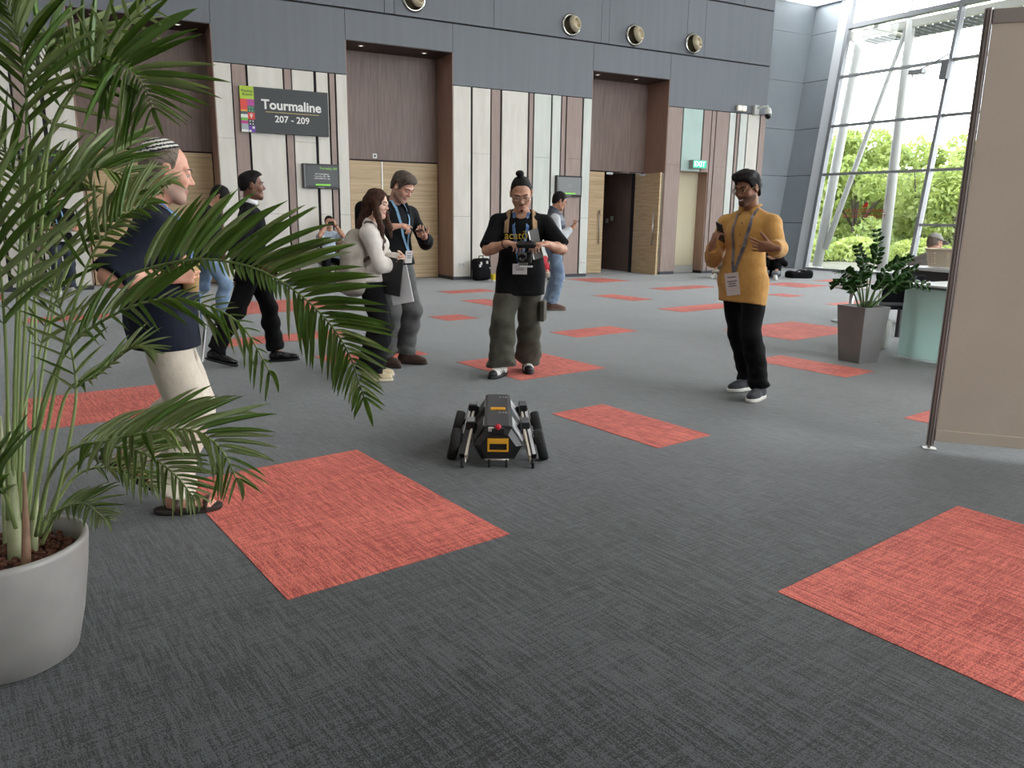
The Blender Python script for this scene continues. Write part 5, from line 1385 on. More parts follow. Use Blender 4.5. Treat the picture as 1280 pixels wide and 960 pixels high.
t = empty('bear_charm', label='small teddy charm with a red scarf hanging on the off-white rucksack', cat='charm'); t.matrix_world = Matrix.Translation(w_.world(B0+V3(.06, -.10, .13))) @ Matrix.Rotation(w_.rz, 4, 'Z')
f = Field((-.08, -.08, -.09), (.08, .08, .08), .005); f.ell((0, -.02, .02), (.036, .032, .032), None, 0); f.ell((0, -.02, -.035), (.034, .03, .04), None, .012)
for sg in (-1, 1): f.ell((sg*.028, -.02, .05), (.013, .009, .013), None, .006); f.cone((sg*.025, -.02, -.02), (sg*.05, -.04, -.045), .011, .012, .008); f.cone((sg*.018, -.03, -.06), (sg*.03, -.055, -.072), .013, .013, .008)
v, fc = f.mesh(); np_mesh('plush_body', v, fc, cloth('charm_plush', (150, 128, 106)), t)
bm = BM(); tube(bm, [(.034*math.cos(q), -.02+.032*math.sin(q), -.008) for q in np.linspace(0, 2*PI, 14)], .011, 8, caps=False); tube(bm, [(.01, -.05, -.01), (.02, -.058, -.05)], .010, 6, flat=(1, .5)); obj('scarf', bm, mat('red_felt', rgb(170, 34, 34), .8), t)
FB = mat('black_folder', rgb(26, 26, 30), .45); PAP = mat('white_paper', rgb(226, 226, 228), .7)
q = w_.world((.135, .165, .875)); folded_papers('black_folder', 'black folder clasped under the arm of the woman in cream blouse', q, w_.rz+R(62), [FB, FB], .10, .15, 'folder', 8)
q = w_.world((.105, .235, .80)); folded_papers('document_sheets', 'white document sheets held below the black folder by the woman', q, w_.rz+R(66), [PAP, PAP], .095, .15, 'papers', -12)

# --- tall man in black, looking at his phone
loc = (2.24, 6.66, 0); face = Vector((.36, -.93, 0)).normalized(); D = depth(loc)
P = default_pose(1.77); P['build'] = 1.03; P['head'] = (10, 32, 0); P['lean'] = 4
P['footR'] = ((.10, .02, 0), 2); P['footL'] = ((-.12, .06, 0), -28)
P['handR'] = dict(w=lpl(loc, face, 492, 283, y=.28), f=(-.8, .55, .1), n=(-.2, -.2, -1), curl=[18, 40, 48, 50], pole=(.9, -.4, -.8))
P['handL'] = dict(w=lpl(loc, face, 530, 296, y=.26), f=(.8, .5, .22), n=(0, -.25, 1), curl=[40, 45, 48, 50], pole=(-.9, -.4, -.8))
t_ = Person('person', 'tall grey-haired man in black pullover and grey trousers bent over his phone', loc, face, P)
t_.body(SK_FAIR, .006, LIP, STUB_G); t_.eyes((70, 80, 90)); t_.brows(H_BROWN)
t_.hair(hairmat('brown_grey_hair', (70, 60, 54), (104, 94, 86)), .014, None, lambda f, L, M, h: f.ell(L(0, .035, .09), V3(.07, .06, .04)*h, M, .03*h))
PUL = cloth('black_pullover', (28, 29, 33), (37, 38, 42))
t_.shirt('pullover', PUL, sleeve=1.92, hem=-.03, g=.018, gs=.018, gc=.014, flare=.008, seed=71, wr=.005)
f_ = lambda f: None
def hood(f):
    for i in range(9):
        a0, a1 = (PI*.95)*(i/9)+PI*1.02, (PI*.95)*((i+1)/9)+PI*1.02
        f.cone(t_.neck0+t_.Rc @ V3(.085*math.cos(a0), .07*math.sin(a0)-.01, .035), t_.neck0+t_.Rc @ V3(.085*math.cos(a1), .07*math.sin(a1)-.01, .035), .034, .034, .015)
t_.cloth('hood', PUL, hood, (), .009, .004, 26, 72)
GRY = cloth('grey_trouser_cloth', (98, 98, 98), (82, 82, 83))
t_.trousers(GRY, .016, .034, upto=1.95, straight=.022, wr=.008, freq=18, seed=73)
t_.shoes(mat('brown_suede', rgb(84, 62, 54), .8), mat('brown_sole', rgb(60, 46, 40), .7), 'sneaker')
t_.lanyard(mat('light_blue_ribbon', rgb(132, 178, 214), .7), mat('badge_card', rgb(212, 206, 206), .5), drop=.33, side=.055, fwd=.125, w=.011, size=(.04, .055), bx=-.05)
phone('phone', 'phone held flat in both hands of the tall man in black', hand_matrix(t_, 'L', .085, .0, .024, 'F', 0), col=(60, 44, 40))
t = empty('black_backpack', label='black backpack worn by the tall man in black pullover', cat='backpack'); t.matrix_world = Matrix.Translation(t_.world(t_.chest+V3(.05, -.20, -.04))) @ Matrix.Rotation(t_.rz, 4, 'Z')
f = Field((-.3, -.25, -.34), (.3, .25, .34), .010); f.rbox((0, -.03, -.02), (.17, .10, .25), None, .07, 0); f.ell((0, -.06, -.10), (.14, .11, .14), None, .05); f.wrinkle(.006, 18, 75); v, fc = f.mesh(); np_mesh('bag', v, fc, cloth('black_nylon', (22, 23, 28), (30, 31, 37)), t)
bm = BM()
for sg in (-1, 1): tube(bm, [(sg*.09, .07, .18), (sg*.10, .14, .275), (sg*.105, .24, .265), (sg*.11, .325, .16), (sg*.15, .26, .0), (sg*.14, .08, -.18)], .02, 8, flat=(1, .3))
obj('shoulder_strap', bm, MATS['black_nylon'], t)

# --- man in the padded vest
loc = (5.80, 9.88, 0); face = Vector((.90, -.43, 0)).normalized(); D = depth(loc)
P = default_pose(1.74); P['build'] = 1.1; P['belly'] = .3; P['head'] = (6, 22, 0); P['lean'] = 0
P['footR'] = ((.10, .03, 0), 8); P['footL'] = ((-.10, -.02, 0), -8)
P['handR'] = dict(w=(.12, .23, 1.20), f=(-.3, .7, .5), n=(-.2, -.2, 1), curl=45, pole=(.5, -.8, -.6))
P['handL'] = dict(w=(-.10, .24, 1.18), f=(.4, .7, .4), n=(.2, -.2, 1), curl=45, pole=(-.5, -.8, -.6))
v_ = Person('person', 'man in navy padded vest over a grey shirt and blue jeans, reading his phone', loc, face, P)
v_.body(SK_WARM, .008, LIP); v_.eyes(); v_.brows(H_BLACK); v_.hair(H_BLACK, .016); v_.glasses(MATS['thin_metal_frame'], .02)
v_.shirt('shirt', cloth('pale_grey_shirt', (196, 200, 204), (184, 188, 194)), sleeve=1.9, hem=.03, g=.012, gs=.022, seed=81, wr=.005)
VST = cloth('navy_padded_nylon', (50, 56, 72), (62, 68, 84), rough=.45)
def vest(f):
    v_.trunk(f, .034)
    f.cone(v_.neck0+v_.Rc @ V3(0, -.012, -.02), v_.neck0+v_.Rn @ V3(0, .0, .06), .078, .075, .02)
def quilt(f):
    Z = f.ax[2][None, None, :]; f.F += (.007*np.abs(np.sin(Z*PI/.075))**.5*-1+.004).astype(np.float32)
def arms(f):
    for k, sg in (('R', 1), ('L', -1)):
        S, E, W = v_.arm[k]; f.cone(S+v_.Rc @ V3(sg*.02, .0, -.01), S+v_.Rc @ V3(sg*.16, .03, -.06), .070, .09, .0, 'sub')
v_.cloth('padded_vest', VST, vest, (quilt, arms, (v_.pel+V3(0, 0, .02), V3(0, 0, -1)), (v_.neck0+v_.Rn @ V3(0, 0, .075), v_.Rn @ V3(0, .3, 1))), .010, .003, 30, 82)
v_.trousers(cloth('mid_blue_denim', (132, 150, 172), (104, 124, 150)), .014, .02, upto=1.95, straight=.014, wr=.009, freq=20, seed=83)
v_.shoes(mat('brown_boot_leather', rgb(102, 72, 62), .5), mat('pale_boot_sole', rgb(120, 100, 88), .7), 'sneaker')
phone('phone', 'black phone in the hands of the man in padded vest', hand_matrix(v_, 'R', .09, .0, .024, 'F', 0))

# --- seated man by the wall, filming
loc = (3.72, 14.85, 0); face = Vector((-.12, -.99, 0)).normalized()
P = default_pose(1.72); P['sit'] = True; P['pelvis'] = V3(0, 0, .54); P['build'] = 1.0; P['lean'] = -6; P['head'] = (0, 0, 0)
P['footR'] = ((.14, .42, 0), 6); P['footL'] = ((-.16, .40, 0), -6); P['kneeR'] = (.1, 1, 1); P['kneeL'] = (-.1, 1, 1)
P['handR'] = dict(w=(.085, .17, 1.16), f=(-.25, .1, 1), n=(-.7, -.3, 0), curl=45, pole=(.6, .1, -1))
P['handL'] = dict(w=(-.085, .17, 1.16), f=(.25, .1, 1), n=(.7, -.3, 0), curl=45, pole=(-.6, .1, -1))
q_ = Person('person', 'man in pale blue polo shirt seated by the wall holding a phone to his face', loc, face, P)
q_.body(SK_TAN, .009, LIP); q_.eyes(); q_.brows(H_BLACK); q_.hair(H_BLACK, .012)
q_.shirt('polo_shirt', cloth('pale_blue_pique', (196, 212, 228), (186, 202, 220)), sleeve=.8, hem=.0, g=.018, gs=.022, gc=.03, flare=.01, seed=91)
q_.trousers(cloth('charcoal_trousers', (36, 37, 42), (44, 45, 50)), .012, .022, upto=1.94, straight=.016, seed=92)
q_.shoes(mat('black_leather', rgb(26, 25, 26), .35), BKR, 'loafer')
bm = BM(); S, E, W = q_.arm['L']; d = nrm(W-E); x, y, z = frame_from(d); tube(bm, [Vector(W-d*.03)+(x*math.cos(t)+y*math.sin(t))*.034 for t in np.linspace(0, 2*PI, 13)], .008, 6, caps=False); obj('wristwatch', bm, m_black, q_.root)
PH = Matrix.Translation(q_.world(q_.headc+V3(0, .17, -.02))) @ Matrix.Rotation(q_.rz, 4, 'Z') @ Matrix.Rotation(PI/2, 4, 'Y')
phone('phone', 'dark phone held sideways before the face of the seated man', PH)
t = empty('side_chair', (3.74, 14.86, 0), math.atan2(.12, -.99)+0, 'black chair with thin metal legs by the wall under the seated man', 'chair')
t.rotation_euler = (0, 0, q_.rz)
bm = BM(); box(bm, -.24, .24, -.22, .24, .40, .445, bev=.015); obj('seat', bm, m_black, t)
bm = BM(); box(bm, -.24, .24, -.27, -.235, .50, .88, bev=.015); obj('backrest', bm, m_black, t)
for sx in (-1, 1):
    for y0, y1 in ((.2, .24), (-.22, -.27)):
        bm = BM(); tube(bm, [(sx*.21, y0, .41), (sx*.225, y1, .006)], .011, 8); obj('leg', bm, m_metal, t)
    bm = BM(); tube(bm, [(sx*.21, -.22, .42), (sx*.21, -.25, .86)], .011, 8); obj('back_post', bm, m_metal, t)

# --- people sitting on the carpet
def floorsit(loc, face, label, sk, hairm, top, bottom, shoe, sole, knee=.52, seed=100, sleeve=1.9, head=(0, 20, 0), lean=-4, foot=.48):
    P = default_pose(1.70); P['sit'] = True; P['pelvis'] = V3(0, 0, .12); P['lean'] = lean; P['head'] = head
    P['footR'] = ((.12, foot, 0), 6); P['footL'] = ((-.12, foot+.16, 0), -6); P['kneeR'] = (.15, .3, 1); P['kneeL'] = (-.15, .3, 1)
    P['handR'] = dict(w=(.10, .34, .52), f=(-.5, .8, 0), n=(0, -.2, -1), curl=35, pole=(.8, -.2, -.6))
    P['handL'] = dict(w=(-.10, .34, .52), f=(.5, .8, 0), n=(0, -.2, -1), curl=35, pole=(-.8, -.2, -.6))
    p = Person('person', label, loc, face, P)
    p.body(sk, .010, LIP); p.eyes(); p.brows(hairm); p.hair(hairm, .014)
    p.shirt('top', top, sleeve=sleeve, hem=-.08, g=.02, gs=.022, seed=seed, res=.011); p.trousers(bottom, .014, .03, upto=1.93, straight=.02, seed=seed+1, res=.011)
    p.shoes(shoe, sole, 'sneaker', res=.008)
    return p
WSH = mat('white_shoe', rgb(226, 226, 222), .6); GSH = mat('grey_shoe', rgb(92, 90, 88), .7)
floorsit((7.95, 14.55, 0), Vector((.94, -.34, 0)), 'person in red top and cream trousers sitting by the wall behind the padded vest man', SK_TAN, H_BLACK, cloth('red_jersey', (196, 40, 56)), CRM, GSH, WSH, seed=110)
floorsit((14.05, 13.55, 0), Vector((-.75, -.66, 0)), 'person in black sweater and grey jeans sitting on the carpet behind the mustard shirt man', SK_TAN, H_BLACK, cloth('black_sweater', (24, 25, 28)), cloth('grey_denim', (128, 138, 146)), WSH, WSH, seed=120, head=(0, 40, 0), lean=22)
floorsit((13.05, 14.05, 0), Vector((-.86, -.5, 0)), 'person in beige clothes and white shoes sitting on the carpet beside the wall end', SK_TAN, H_DBROWN, cloth('beige_knit', (206, 196, 178)), cloth('offwhite_trousers', (214, 206, 194)), WSH, WSH, seed=130)

# --- man in the cap at the far table
loc = (9.55, 6.50, 0); face = Vector((.93, .36, 0)).normalized()
P = default_pose(1.72); P['sit'] = True; P['pelvis'] = V3(0, 0, .44); P['build'] = 1.15; P['lean'] = 10; P['head'] = (-38, 6, 0)
P['footR'] = ((.14, .48, 0), 6); P['footL'] = ((-.16, .46, 0), -6); P['kneeR'] = (.1, 1, 1); P['kneeL'] = (-.1, 1, 1)
P['handR'] = dict(w=(.12, .42, .64), f=(-.5, .8, 0), n=(0, 0, -1), curl=25, pole=(.8, -.2, -.6))
P['handL'] = dict(w=(-.12, .42, .64), f=(.5, .8, 0), n=(0, 0, -1), curl=25, pole=(-.8, -.2, -.6))
g_ = Person('person', 'man in grey cap and checked jacket seated beyond the counter with his back turned', loc, face, P)
g_.body(SK_TAN, .008, LIP, STUB_G); g_.eyes(); g_.brows(H_GREY); g_.hair(H_GREY, .006, [(-.2, -.06), (-.06, -.055), (-.02, -.02), (-.01, .03), (.02, .0), (.04, .08), (.2, .3)])
g_.glasses(MATS['black_frame'], .02)
g_.shirt('jacket', mat('grey_checked_cloth', rgb(150, 146, 142), .85, col2=rgb(112, 110, 110), scale=40, stretch=(.2, .2, 2.0), bump=.1), sleeve=1.9, hem=-.05, g=.03, gs=.03, seed=141, wr=.006)
g_.trousers(cloth('dark_trousers', (48, 48, 52)), .012, .022, seed=142, res=.012); g_.shoes(GSH, BKR, 'sneaker', res=.009)
c, M, h = g_.headc, g_.Rh, g_.hs
f = Field(c-.26, c+.26, .007); f.ell(c+M @ (V3(0, -.012, .04)*h), V3(.088, .106, .098)*h, M, 0); f.cut(c+M @ (V3(0, 0, .045)*h), M @ V3(0, -.12, -1))
f.ell(c+M @ (V3(0, .115, .05)*h), V3(.075, .085, .012)*h, M @ rotM('X', -14), .012)
f.ell(c+M @ (V3(0, -.118, .055)*h), V3(.036, .03, .026)*h, M, 0, 'sub')
v, fc = f.mesh(); np_mesh('cap', v, fc, cloth('grey_cap_cotton', (172, 168, 164)), g_.root)
bm = BM(); pts = [g_.neck0+g_.Rn @ V3(.068*math.cos(t), .07*math.sin(t), .045) for t in np.linspace(0, 2*PI, 18)]; tube(bm, pts, .02, 8, caps=False, flat=(.5, 1.2)); obj('white_collar', bm, mat('white_shirt', rgb(232, 232, 234), .7), g_.root)
t = empty('lounge_pouf', (9.55, 6.50, 0), g_.rz, 'low dark round pouf seat under the man in grey cap', 'seat')
bm = BM(); lathe(bm, [(0, .03), (.25, .03), (.27, .06), (.27, .29), (.25, .325), (0, .33)], 28); obj('cushion', bm, m_black, t, True)
bm = BM(); lathe(bm, [(0, 0), (.22, 0), (.22, .03), (0, .03)], 24); obj('plinth', bm, m_metal, t)

# --- man behind the palm on the far left
loc = (-.78, 14.7, 0); face = Vector((.25, -.97, 0)).normalized()
P = default_pose(1.70); P['build'] = 1.05; P['head'] = (-10, 18, 0)
P['footR'] = ((.11, .05, 0), 14); P['footL'] = ((-.11, .0, 0), -10)
P['handR'] = dict(w=(.13, .33, 1.08), f=(-.6, .75, .1), n=(-.2, -.2, .9), curl=35, pole=(.8, -.4, -.7))
P['handL'] = dict(w=(-.15, .33, 1.05), f=(.6, .75, .1), n=(.2, -.2, .9), curl=35, pole=(-.8, -.4, -.7))
n_ = Person('person', 'man in black with light blue lanyard standing below the far left screen behind the palm', loc, face, P)
n_.body(SK_TAN, .009, LIP); n_.eyes(); n_.brows(H_BLACK); n_.hair(H_BLACK, .016)
n_.shirt('black_top', BLK, sleeve=1.0, hem=-.1, g=.022, gs=.026, seed=151, res=.011)
n_.trousers(cloth('dark_blue_denim', (56, 62, 78), (46, 52, 66)), .014, .024, seed=152, res=.011); n_.shoes(WSH, WSH, 'sneaker', res=.008)
n_.lanyard(MATS['light_blue_ribbon'], MATS['badge_card'], drop=.33, side=.055, fwd=.13)
folded_papers('paper_sheet', 'white sheet of paper held by the man behind the palm', n_.world((0, .44, 1.05)), n_.rz, PAP, .10, .07).rotation_euler = (R(-60), 0, n_.rz)

# ---------------------------------------------------------------- the robot
face = Vector((.44, .90, 0)).normalized(); rz = math.atan2(-face.x, face.y)
ex = Matrix.Rotation(rz, 3, 'Z') @ Vector((1, 0, 0))
rb = empty('wheeled_robot', Vector((1.80, 3.80, 0))+ex*.077, rz, 'low black wheel-legged robot with yellow handle and red knob on the carpet', 'robot')
RBK = mat('robot_black_shell', rgb(24, 24, 26), .35); RGY = mat('robot_top_grey', rgb(66, 66, 68), .5); RWH = mat('robot_white_trim', rgb(200, 200, 204), .35)
RAL = mat('robot_aluminium', rgb(206, 198, 186), .3, .6); RYE = mat('robot_yellow', rgb(224, 162, 40), .4); RRB = mat('robot_tyre', rgb(16, 16, 17), .7, bump=.3, bscale=90, col2=rgb(22, 22, 23))
bm = BM()
def hexring(y, wt, wm, wb, zt, zm, zb): return [bm.verts.new(p) for p in ((-wt, y, zt), (wt, y, zt), (wm, y, zm), (wb, y, zb), (-wb, y, zb), (-wm, y, zm))]
rings = [hexring(-.185, .055, .10, .07, .185, .12, .05), hexring(-.165, .072, .135, .09, .215, .12, .04), hexring(-.02, .075, .14, .10, .22, .12, .035), hexring(.45, .075, .14, .10, .22, .12, .035), hexring(.60, .072, .12, .09, .215, .12, .04), hexring(.63, .05, .09, .07, .19, .12, .06)]
for a, b in zip(rings, rings[1:]):
    for j in range(6): bm.faces.new((a[j], a[(j+1) % 6], b[(j+1) % 6], b[j]))
bm.faces.new(rings[0]); bm.faces.new(list(reversed(rings[-1])))
bmesh.ops.recalc_face_normals(bm, faces=bm.faces[:])
hull = obj('hull', bm, RBK, rb)
bm = BM(); prism(bm, [(-.074, 0), (.074, 0), (.078, .006), (.06, .012), (-.06, .012), (-.078, .006)], -.155, .60, Matrix.Translation((0, 0, .218))); obj('deck_plate', bm, RGY, rb)
for y in (-.05, .37):                                    # the notched shoulders of the deck, white on the right side
    for sg in (-1, 1):
        bm = BM(); P_ = [(sg*.076, y-.09, .222), (sg*.076, y+.10, .222), (sg*.145, y+.03, .135), (sg*.135, y-.06, .125)]
        lo_ = [bm.verts.new(p) for p in P_]; hi_ = [bm.verts.new(Vector(p)+Vector((sg*.006, 0, .006))) for p in P_]
        bm.faces.new(lo_); bm.faces.new(list(reversed(hi_)))
        for i in range(4): bm.faces.new((lo_[i], lo_[(i+1) % 4], hi_[(i+1) % 4], hi_[i]))
        bmesh.ops.recalc_face_normals(bm, faces=bm.faces[:]); obj('shoulder_guard', bm, RWH if sg > 0 else RGY, rb)
bm = BM(); box(bm, -.045, .045, .19, .235, .228, .238, bev=.008); obj('top_button', bm, RYE, rb)
for y, xx in ((.13, .03), (.52, .035)):
    for i, (dx, w) in enumerate(((-.02, .010), (.0, .006), (.018, .012))):
        bm = BM(); box(bm, xx+dx-w/2, xx+dx+w/2, y-.006, y+.006, .2295, .2312); obj('deck_marking', bm, RWH, rb)
bm = BM()                                                # yellow pull handle on the near face
for x0, x1, z0, z1 in ((-.058, .058, .150, .166), (-.058, .058, .092, .100), (-.058, -.048, .092, .16), (.048, .058, .092, .16)): box(bm, x0, x1, -.20, -.178, z0, z1, bev=.003)
box(bm, -.05, .05, -.203, -.185, .138, .158, bev=.004)
obj('handle', bm, RYE, rb)
bm = BM(); box(bm, -.035, .035, -.20, -.16, .19, .225, bev=.006); obj('knob_housing', bm, RBK, rb)
bm = BM(); lathe(bm, [(0, .025), (.012, .024), (.016, .018), (.016, 0)], 18, M=Matrix.Translation((0, -.185, .222)) @ Matrix.Rotation(R(25), 4, 'X')); obj('stop_knob', bm, mat('robot_red', rgb(196, 28, 52), .35), rb)
bm = BM(); box(bm, -.055, -.025, -.195, -.17, .205, .228, bev=.005); obj('status_lamp', bm, mat('robot_lamp', rgb(190, 190, 192), .3), rb)
bm = BM(); tube(bm, [(-.07, -.19, .045), (.06, -.19, .045)], .005, 8); obj('bumper_bar', bm, RAL, rb)
def wheel(name, c, r, w, tilt, m1, parent):
    M = Matrix.Translation(c) @ Matrix.Rotation(tilt, 4, 'Y') @ Matrix.Rotation(PI/2, 4, 'Y')
    bm = BM(); lathe(bm, [(r*.62, -w*.5), (r*.9, -w*.5), (r, -w*.3), (r, w*.3), (r*.9, w*.5), (r*.62, w*.5), (r*.62, -w*.5)], 28, M=M); o = obj(name, bm, m1, parent, False)
    bm = BM(); lathe(bm, [(0, -w*.3), (r*.2, -w*.42), (r*.62, -w*.3), (r*.62, w*.3), (r*.2, w*.42), (0, w*.3)], 20, M=M); obj('hub', bm, mat('robot_hub', rgb(52, 52, 55), .4), o)
    return o
for sg in (-1, 1):
    bm = BM()
    for x in (-.045, .045): pass
    wheel('castor', (sg*.048, -.19, .024), .024, .012, 0, RRB, rb)
    for y, near in ((0.0, True), (.40, False)):
        hip = Vector((sg*.155, y, .185)); ft = Vector((sg*.19, y-.19, .045))
        bm = BM(); box(bm, -.026, .026, -.05, .05, -.035, .035, Matrix.Translation(hip), bev=.008); obj('hip_motor', bm, RBK, rb)
        bm = BM(); box(bm, -.022, .022, -.052, .045, .034, .042, Matrix.Translation(hip), bev=.003); obj('hip_cap', bm, mat('robot_cap', rgb(136, 138, 144), .3, .5), rb)
        bm = BM(); tube(bm, [(sg*.10, y+.02, .15), hip-Vector((sg*.02, 0, .01))], .028, 12); obj('hip_axle', bm, RBK, rb)
        d = ft-hip; Mq = d.to_track_quat('Y', 'Z').to_matrix().to_4x4(); Mq = Matrix.Translation(hip) @ Mq; Lg = d.length
        bm = BM(); box(bm, -.016 if sg < 0 else -.016, .016, -.0, Lg-.02, -.02, .022, Mq @ Matrix.Translation((-sg*.012, 0, 0)), bev=.004); obj('leg_beam', bm, RBK, rb)
        bm = BM(); box(bm, -.007, .007, -.03, Lg-.01, -.012, .026, Mq @ Matrix.Translation((sg*.014, 0, 0)), bev=.003); obj('leg_rail', bm, RAL, rb)
        if sg > 0 or not near:
            bm = BM(); box(bm, -.009, .009, .03, Lg-.02, .022, .028, Mq @ Matrix.Translation((-sg*.012, 0, 0)), bev=.002); obj('leg_strip', bm, RWH, rb)
        bm = BM()
        for i in range(3): lathe(bm, [(0, .006), (.004, .006), (.004, 0)], 8, M=Mq @ Matrix.Translation((sg*.020, .05+.04*i, .0)) @ Matrix.Rotation(sg*PI/2, 4, 'Y'))
        o = obj('leg_bolts', bm, RAL, rb); o['kind'] = 'stuff'
        f_ = wheel('foot_wheel', ft+Vector((sg*.004, -.012, -.017)), .028, .014, 0, RRB, rb)
        bm = BM(); tube(bm, [ft+Vector((-sg*.010, .01, .01)), ft+Vector((-sg*.010, -.012, -.015))], .006, 8); obj('fork', bm, RAL, f_)
        wheel('drive_wheel', (sg*.245, y-.055, .092), .092, .055, sg*R(-14), RRB, rb)
        bm = BM(); tube(bm, [(sg*.175, y-.03, .13), (sg*.235, y-.055, .094)], .014, 10); obj('drive_axle', bm, RBK, rb)

# ---------------------------------------------------------------- black backpack and yellow cup by the wall
t = empty('black_backpack', (6.98, 14.95, 0), R(8), 'black backpack with white tags leaning on the cream wall panels', 'backpack')
f = Field((-.3, -.22, -.02), (.3, .25, .62), .012); f.rbox((0, .0, .24), (.20, .13, .24), rotM('X', -8), .09, 0); f.rbox((0, -.11, .17), (.15, .06, .13), rotM('X', -6), .05, .03); f.cut((0, 0, .004), (0, 0, -1)); f.wrinkle(.007, 18, 201)
v, fc = f.mesh(); np_mesh('bag', v, fc, cloth('charcoal_nylon', (38, 38, 42), (30, 30, 34)), t)
bm = BM(); tube(bm, [(-.05, .02, .48), (-.05, .0, .53), (.05, 0, .53), (.05, .02, .48)], .012, 8); obj('grab_loop', bm, m_black, t)
for x, z in ((-.09, .38), (-.12, .33), (.06, .40), (.12, .26)):
    bm = BM(); box(bm, x-.018, x+.018, -.155-.0, -.12, z-.03, z+.03, bev=.005); obj('tag', bm, m_white, t)
t = empty('paper_cup', (7.06, 14.52, 0), 0, 'yellow paper cup standing on the carpet before the black backpack', 'cup')
bm = BM(); lathe(bm, [(0, 0), (.045, 0), (.048, .05)], 24); obj('cup_base', bm, m_white, t, True)
bm = BM(); lathe(bm, [(.048, .05), (.058, .17), (.061, .175), (.056, .17), (.05, .15), (0, .148)], 24); obj('cup_wall', bm, mat('yellow_card', rgb(222, 196, 50), .5), t, True)
# black bag by the sitting people
t = empty('black_holdall', (14.75, 13.35, 0), R(-20), 'flat black bag lying on the carpet beside the people sitting near the window', 'bag')
f = Field((-.45, -.3, -.02), (.45, .3, .3), .014); f.rbox((0, 0, .07), (.30, .16, .08), None, .06, 0); f.rbox((.2, .02, .11), (.12, .12, .07), None, .05, .04); f.cut((0, 0, .004), (0, 0, -1)); f.wrinkle(.016, 16, 211); v, fc = f.mesh(); np_mesh('bag', v, fc, MATS['black_nylon'], t)
bm = BM(); tube(bm, [(-.15, -.05, .14), (-.05, -.12, .2), (.1, -.1, .19), (.2, -.05, .15)], .015, 8); obj('strap', bm, m_black, t)

# ---------------------------------------------------------------- exhibition partition on the right
PD = Vector((.688, -.7255, 0)); PN = Vector((-.7255, -.688, 0)); P0_ = Vector((4.35, 2.80, 0))
pa = math.atan2(PD.y, PD.x)
t = empty('partition', P0_, pa, 'tall taupe exhibition partition with aluminium posts at the right edge', 'partition')
m_tp = mat('taupe_laminate', rgb(208, 192, 176), .5, col2=rgb(202, 186, 170), scale=2); m_post = mat('anodised_post', rgb(168, 156, 150), .35, .5)
def post(x):
    bm = BM()
    prof = [(.022*math.cos(a)+(.0), .022*math.sin(a)) for a in np.linspace(0, 2*PI, 9)[:-1]+PI/8]
    lo_ = [bm.verts.new((x+px, py, .02)) for px, py in prof]; hi_ = [bm.verts.new((x+px, py, 2.50)) for px, py in prof]
    for i in range(8): bm.faces.new((lo_[i], lo_[(i+1) % 8], hi_[(i+1) % 8], hi_[i]))
    bm.faces.new(hi_); bm.faces.new(list(reversed(lo_))); o = obj('post', bm, m_post, t)
    bm = BM()
    for a in (PI*1.25, PI*1.5, PI*1.75):
        dx, dy = .0215*math.cos(a), .0215*math.sin(a); box(bm, x+dx-.002, x+dx+.002, dy-.002, dy+.002, .03, 2.49)
    g_2 = obj('groove', bm, mat('groove_dark', rgb(72, 62, 62), .6), o); g_2['kind'] = 'stuff'
    bm = BM(); lathe(bm, [(0, .02), (.012, .02), (.012, .006)], 10, c=(x, 0, 0)); obj('levelling_screw', bm, m_metal, o)
    bm = BM(); box(bm, x-.038, x+.038, -.028, .028, 0, .006, bev=.002); obj('foot_plate', bm, m_white, o)
for x in (0, .99, 1.98): post(x)
for k in range(2):
    bm = BM(); box(bm, .024+.99*k, .966+.99*k, -.008, .008, .125, 2.42); obj('board', bm, m_tp, t)
    for z0, z1 in ((.055, .125), (2.42, 2.495)):
        bm = BM(); box(bm, .022+.99*k, .968+.99*k, -.014, .014, z0, z1, bev=.003); obj('rail', bm, m_tp if z0 < 1 else m_post, t)

# ---------------------------------------------------------------- counter, table and what stands round them
m_frost = mat('frosted_glass', rgb(214, 231, 227), .3, spec=.6)
nt_ = m_frost.node_tree; tl_ = nt_.nodes.new('ShaderNodeBsdfTranslucent'); tl_.inputs[0].default_value = rgb(214, 233, 229); ms_ = nt_.nodes.new('ShaderNodeMixShader'); ms_.inputs[0].default_value = .55
nt_.links.new(nt_.nodes['Principled BSDF'].outputs[0], ms_.inputs[1]); nt_.links.new(tl_.outputs[0], ms_.inputs[2]); nt_.links.new(ms_.outputs[0], nt_.nodes['Material Output'].inputs[0])
t = empty('glass_counter', (7.12, 5.08, 0), 0, 'white counter with a frosted pale aqua glass front beside the partition', 'counter')
bm = BM(); prof = [(.03, -.0), (.008, -.012), (0, -.04), (0, -1.6)]
pts2 = prof+[(.014, -1.6), (.014, -.045), (.02, -.026), (.032, -.014)]
lo_ = [bm.verts.new((x, y, .012)) for x, y in pts2]; hi_ = [bm.verts.new((x, y, .715)) for x, y in pts2]
n = len(pts2)
for i in range(n): bm.faces.new((lo_[i], lo_[(i+1) % n], hi_[(i+1) % n], hi_[i]))
bm.faces.new(hi_); bm.faces.new(list(reversed(lo_))); bmesh.ops.recalc_face_normals(bm, faces=bm.faces[:]); obj('glass_front', bm, m_frost, t)
bm = BM(); box(bm, .03, .70, -.02, 0, .012, .715); obj('side_panel', bm, m_frost, t)
bm = BM(); box(bm, .05, .09, -.20, -.14, .01, .715); obj('inner_post', bm, mat('inner_post_grey', rgb(70, 78, 80), .6), t)
bm = BM(); box(bm, -.01, .72, -1.6, .01, .715, .735, bev=.003); obj('edge_band', bm, mat('dark_green_edge', rgb(70, 82, 82), .4), t)
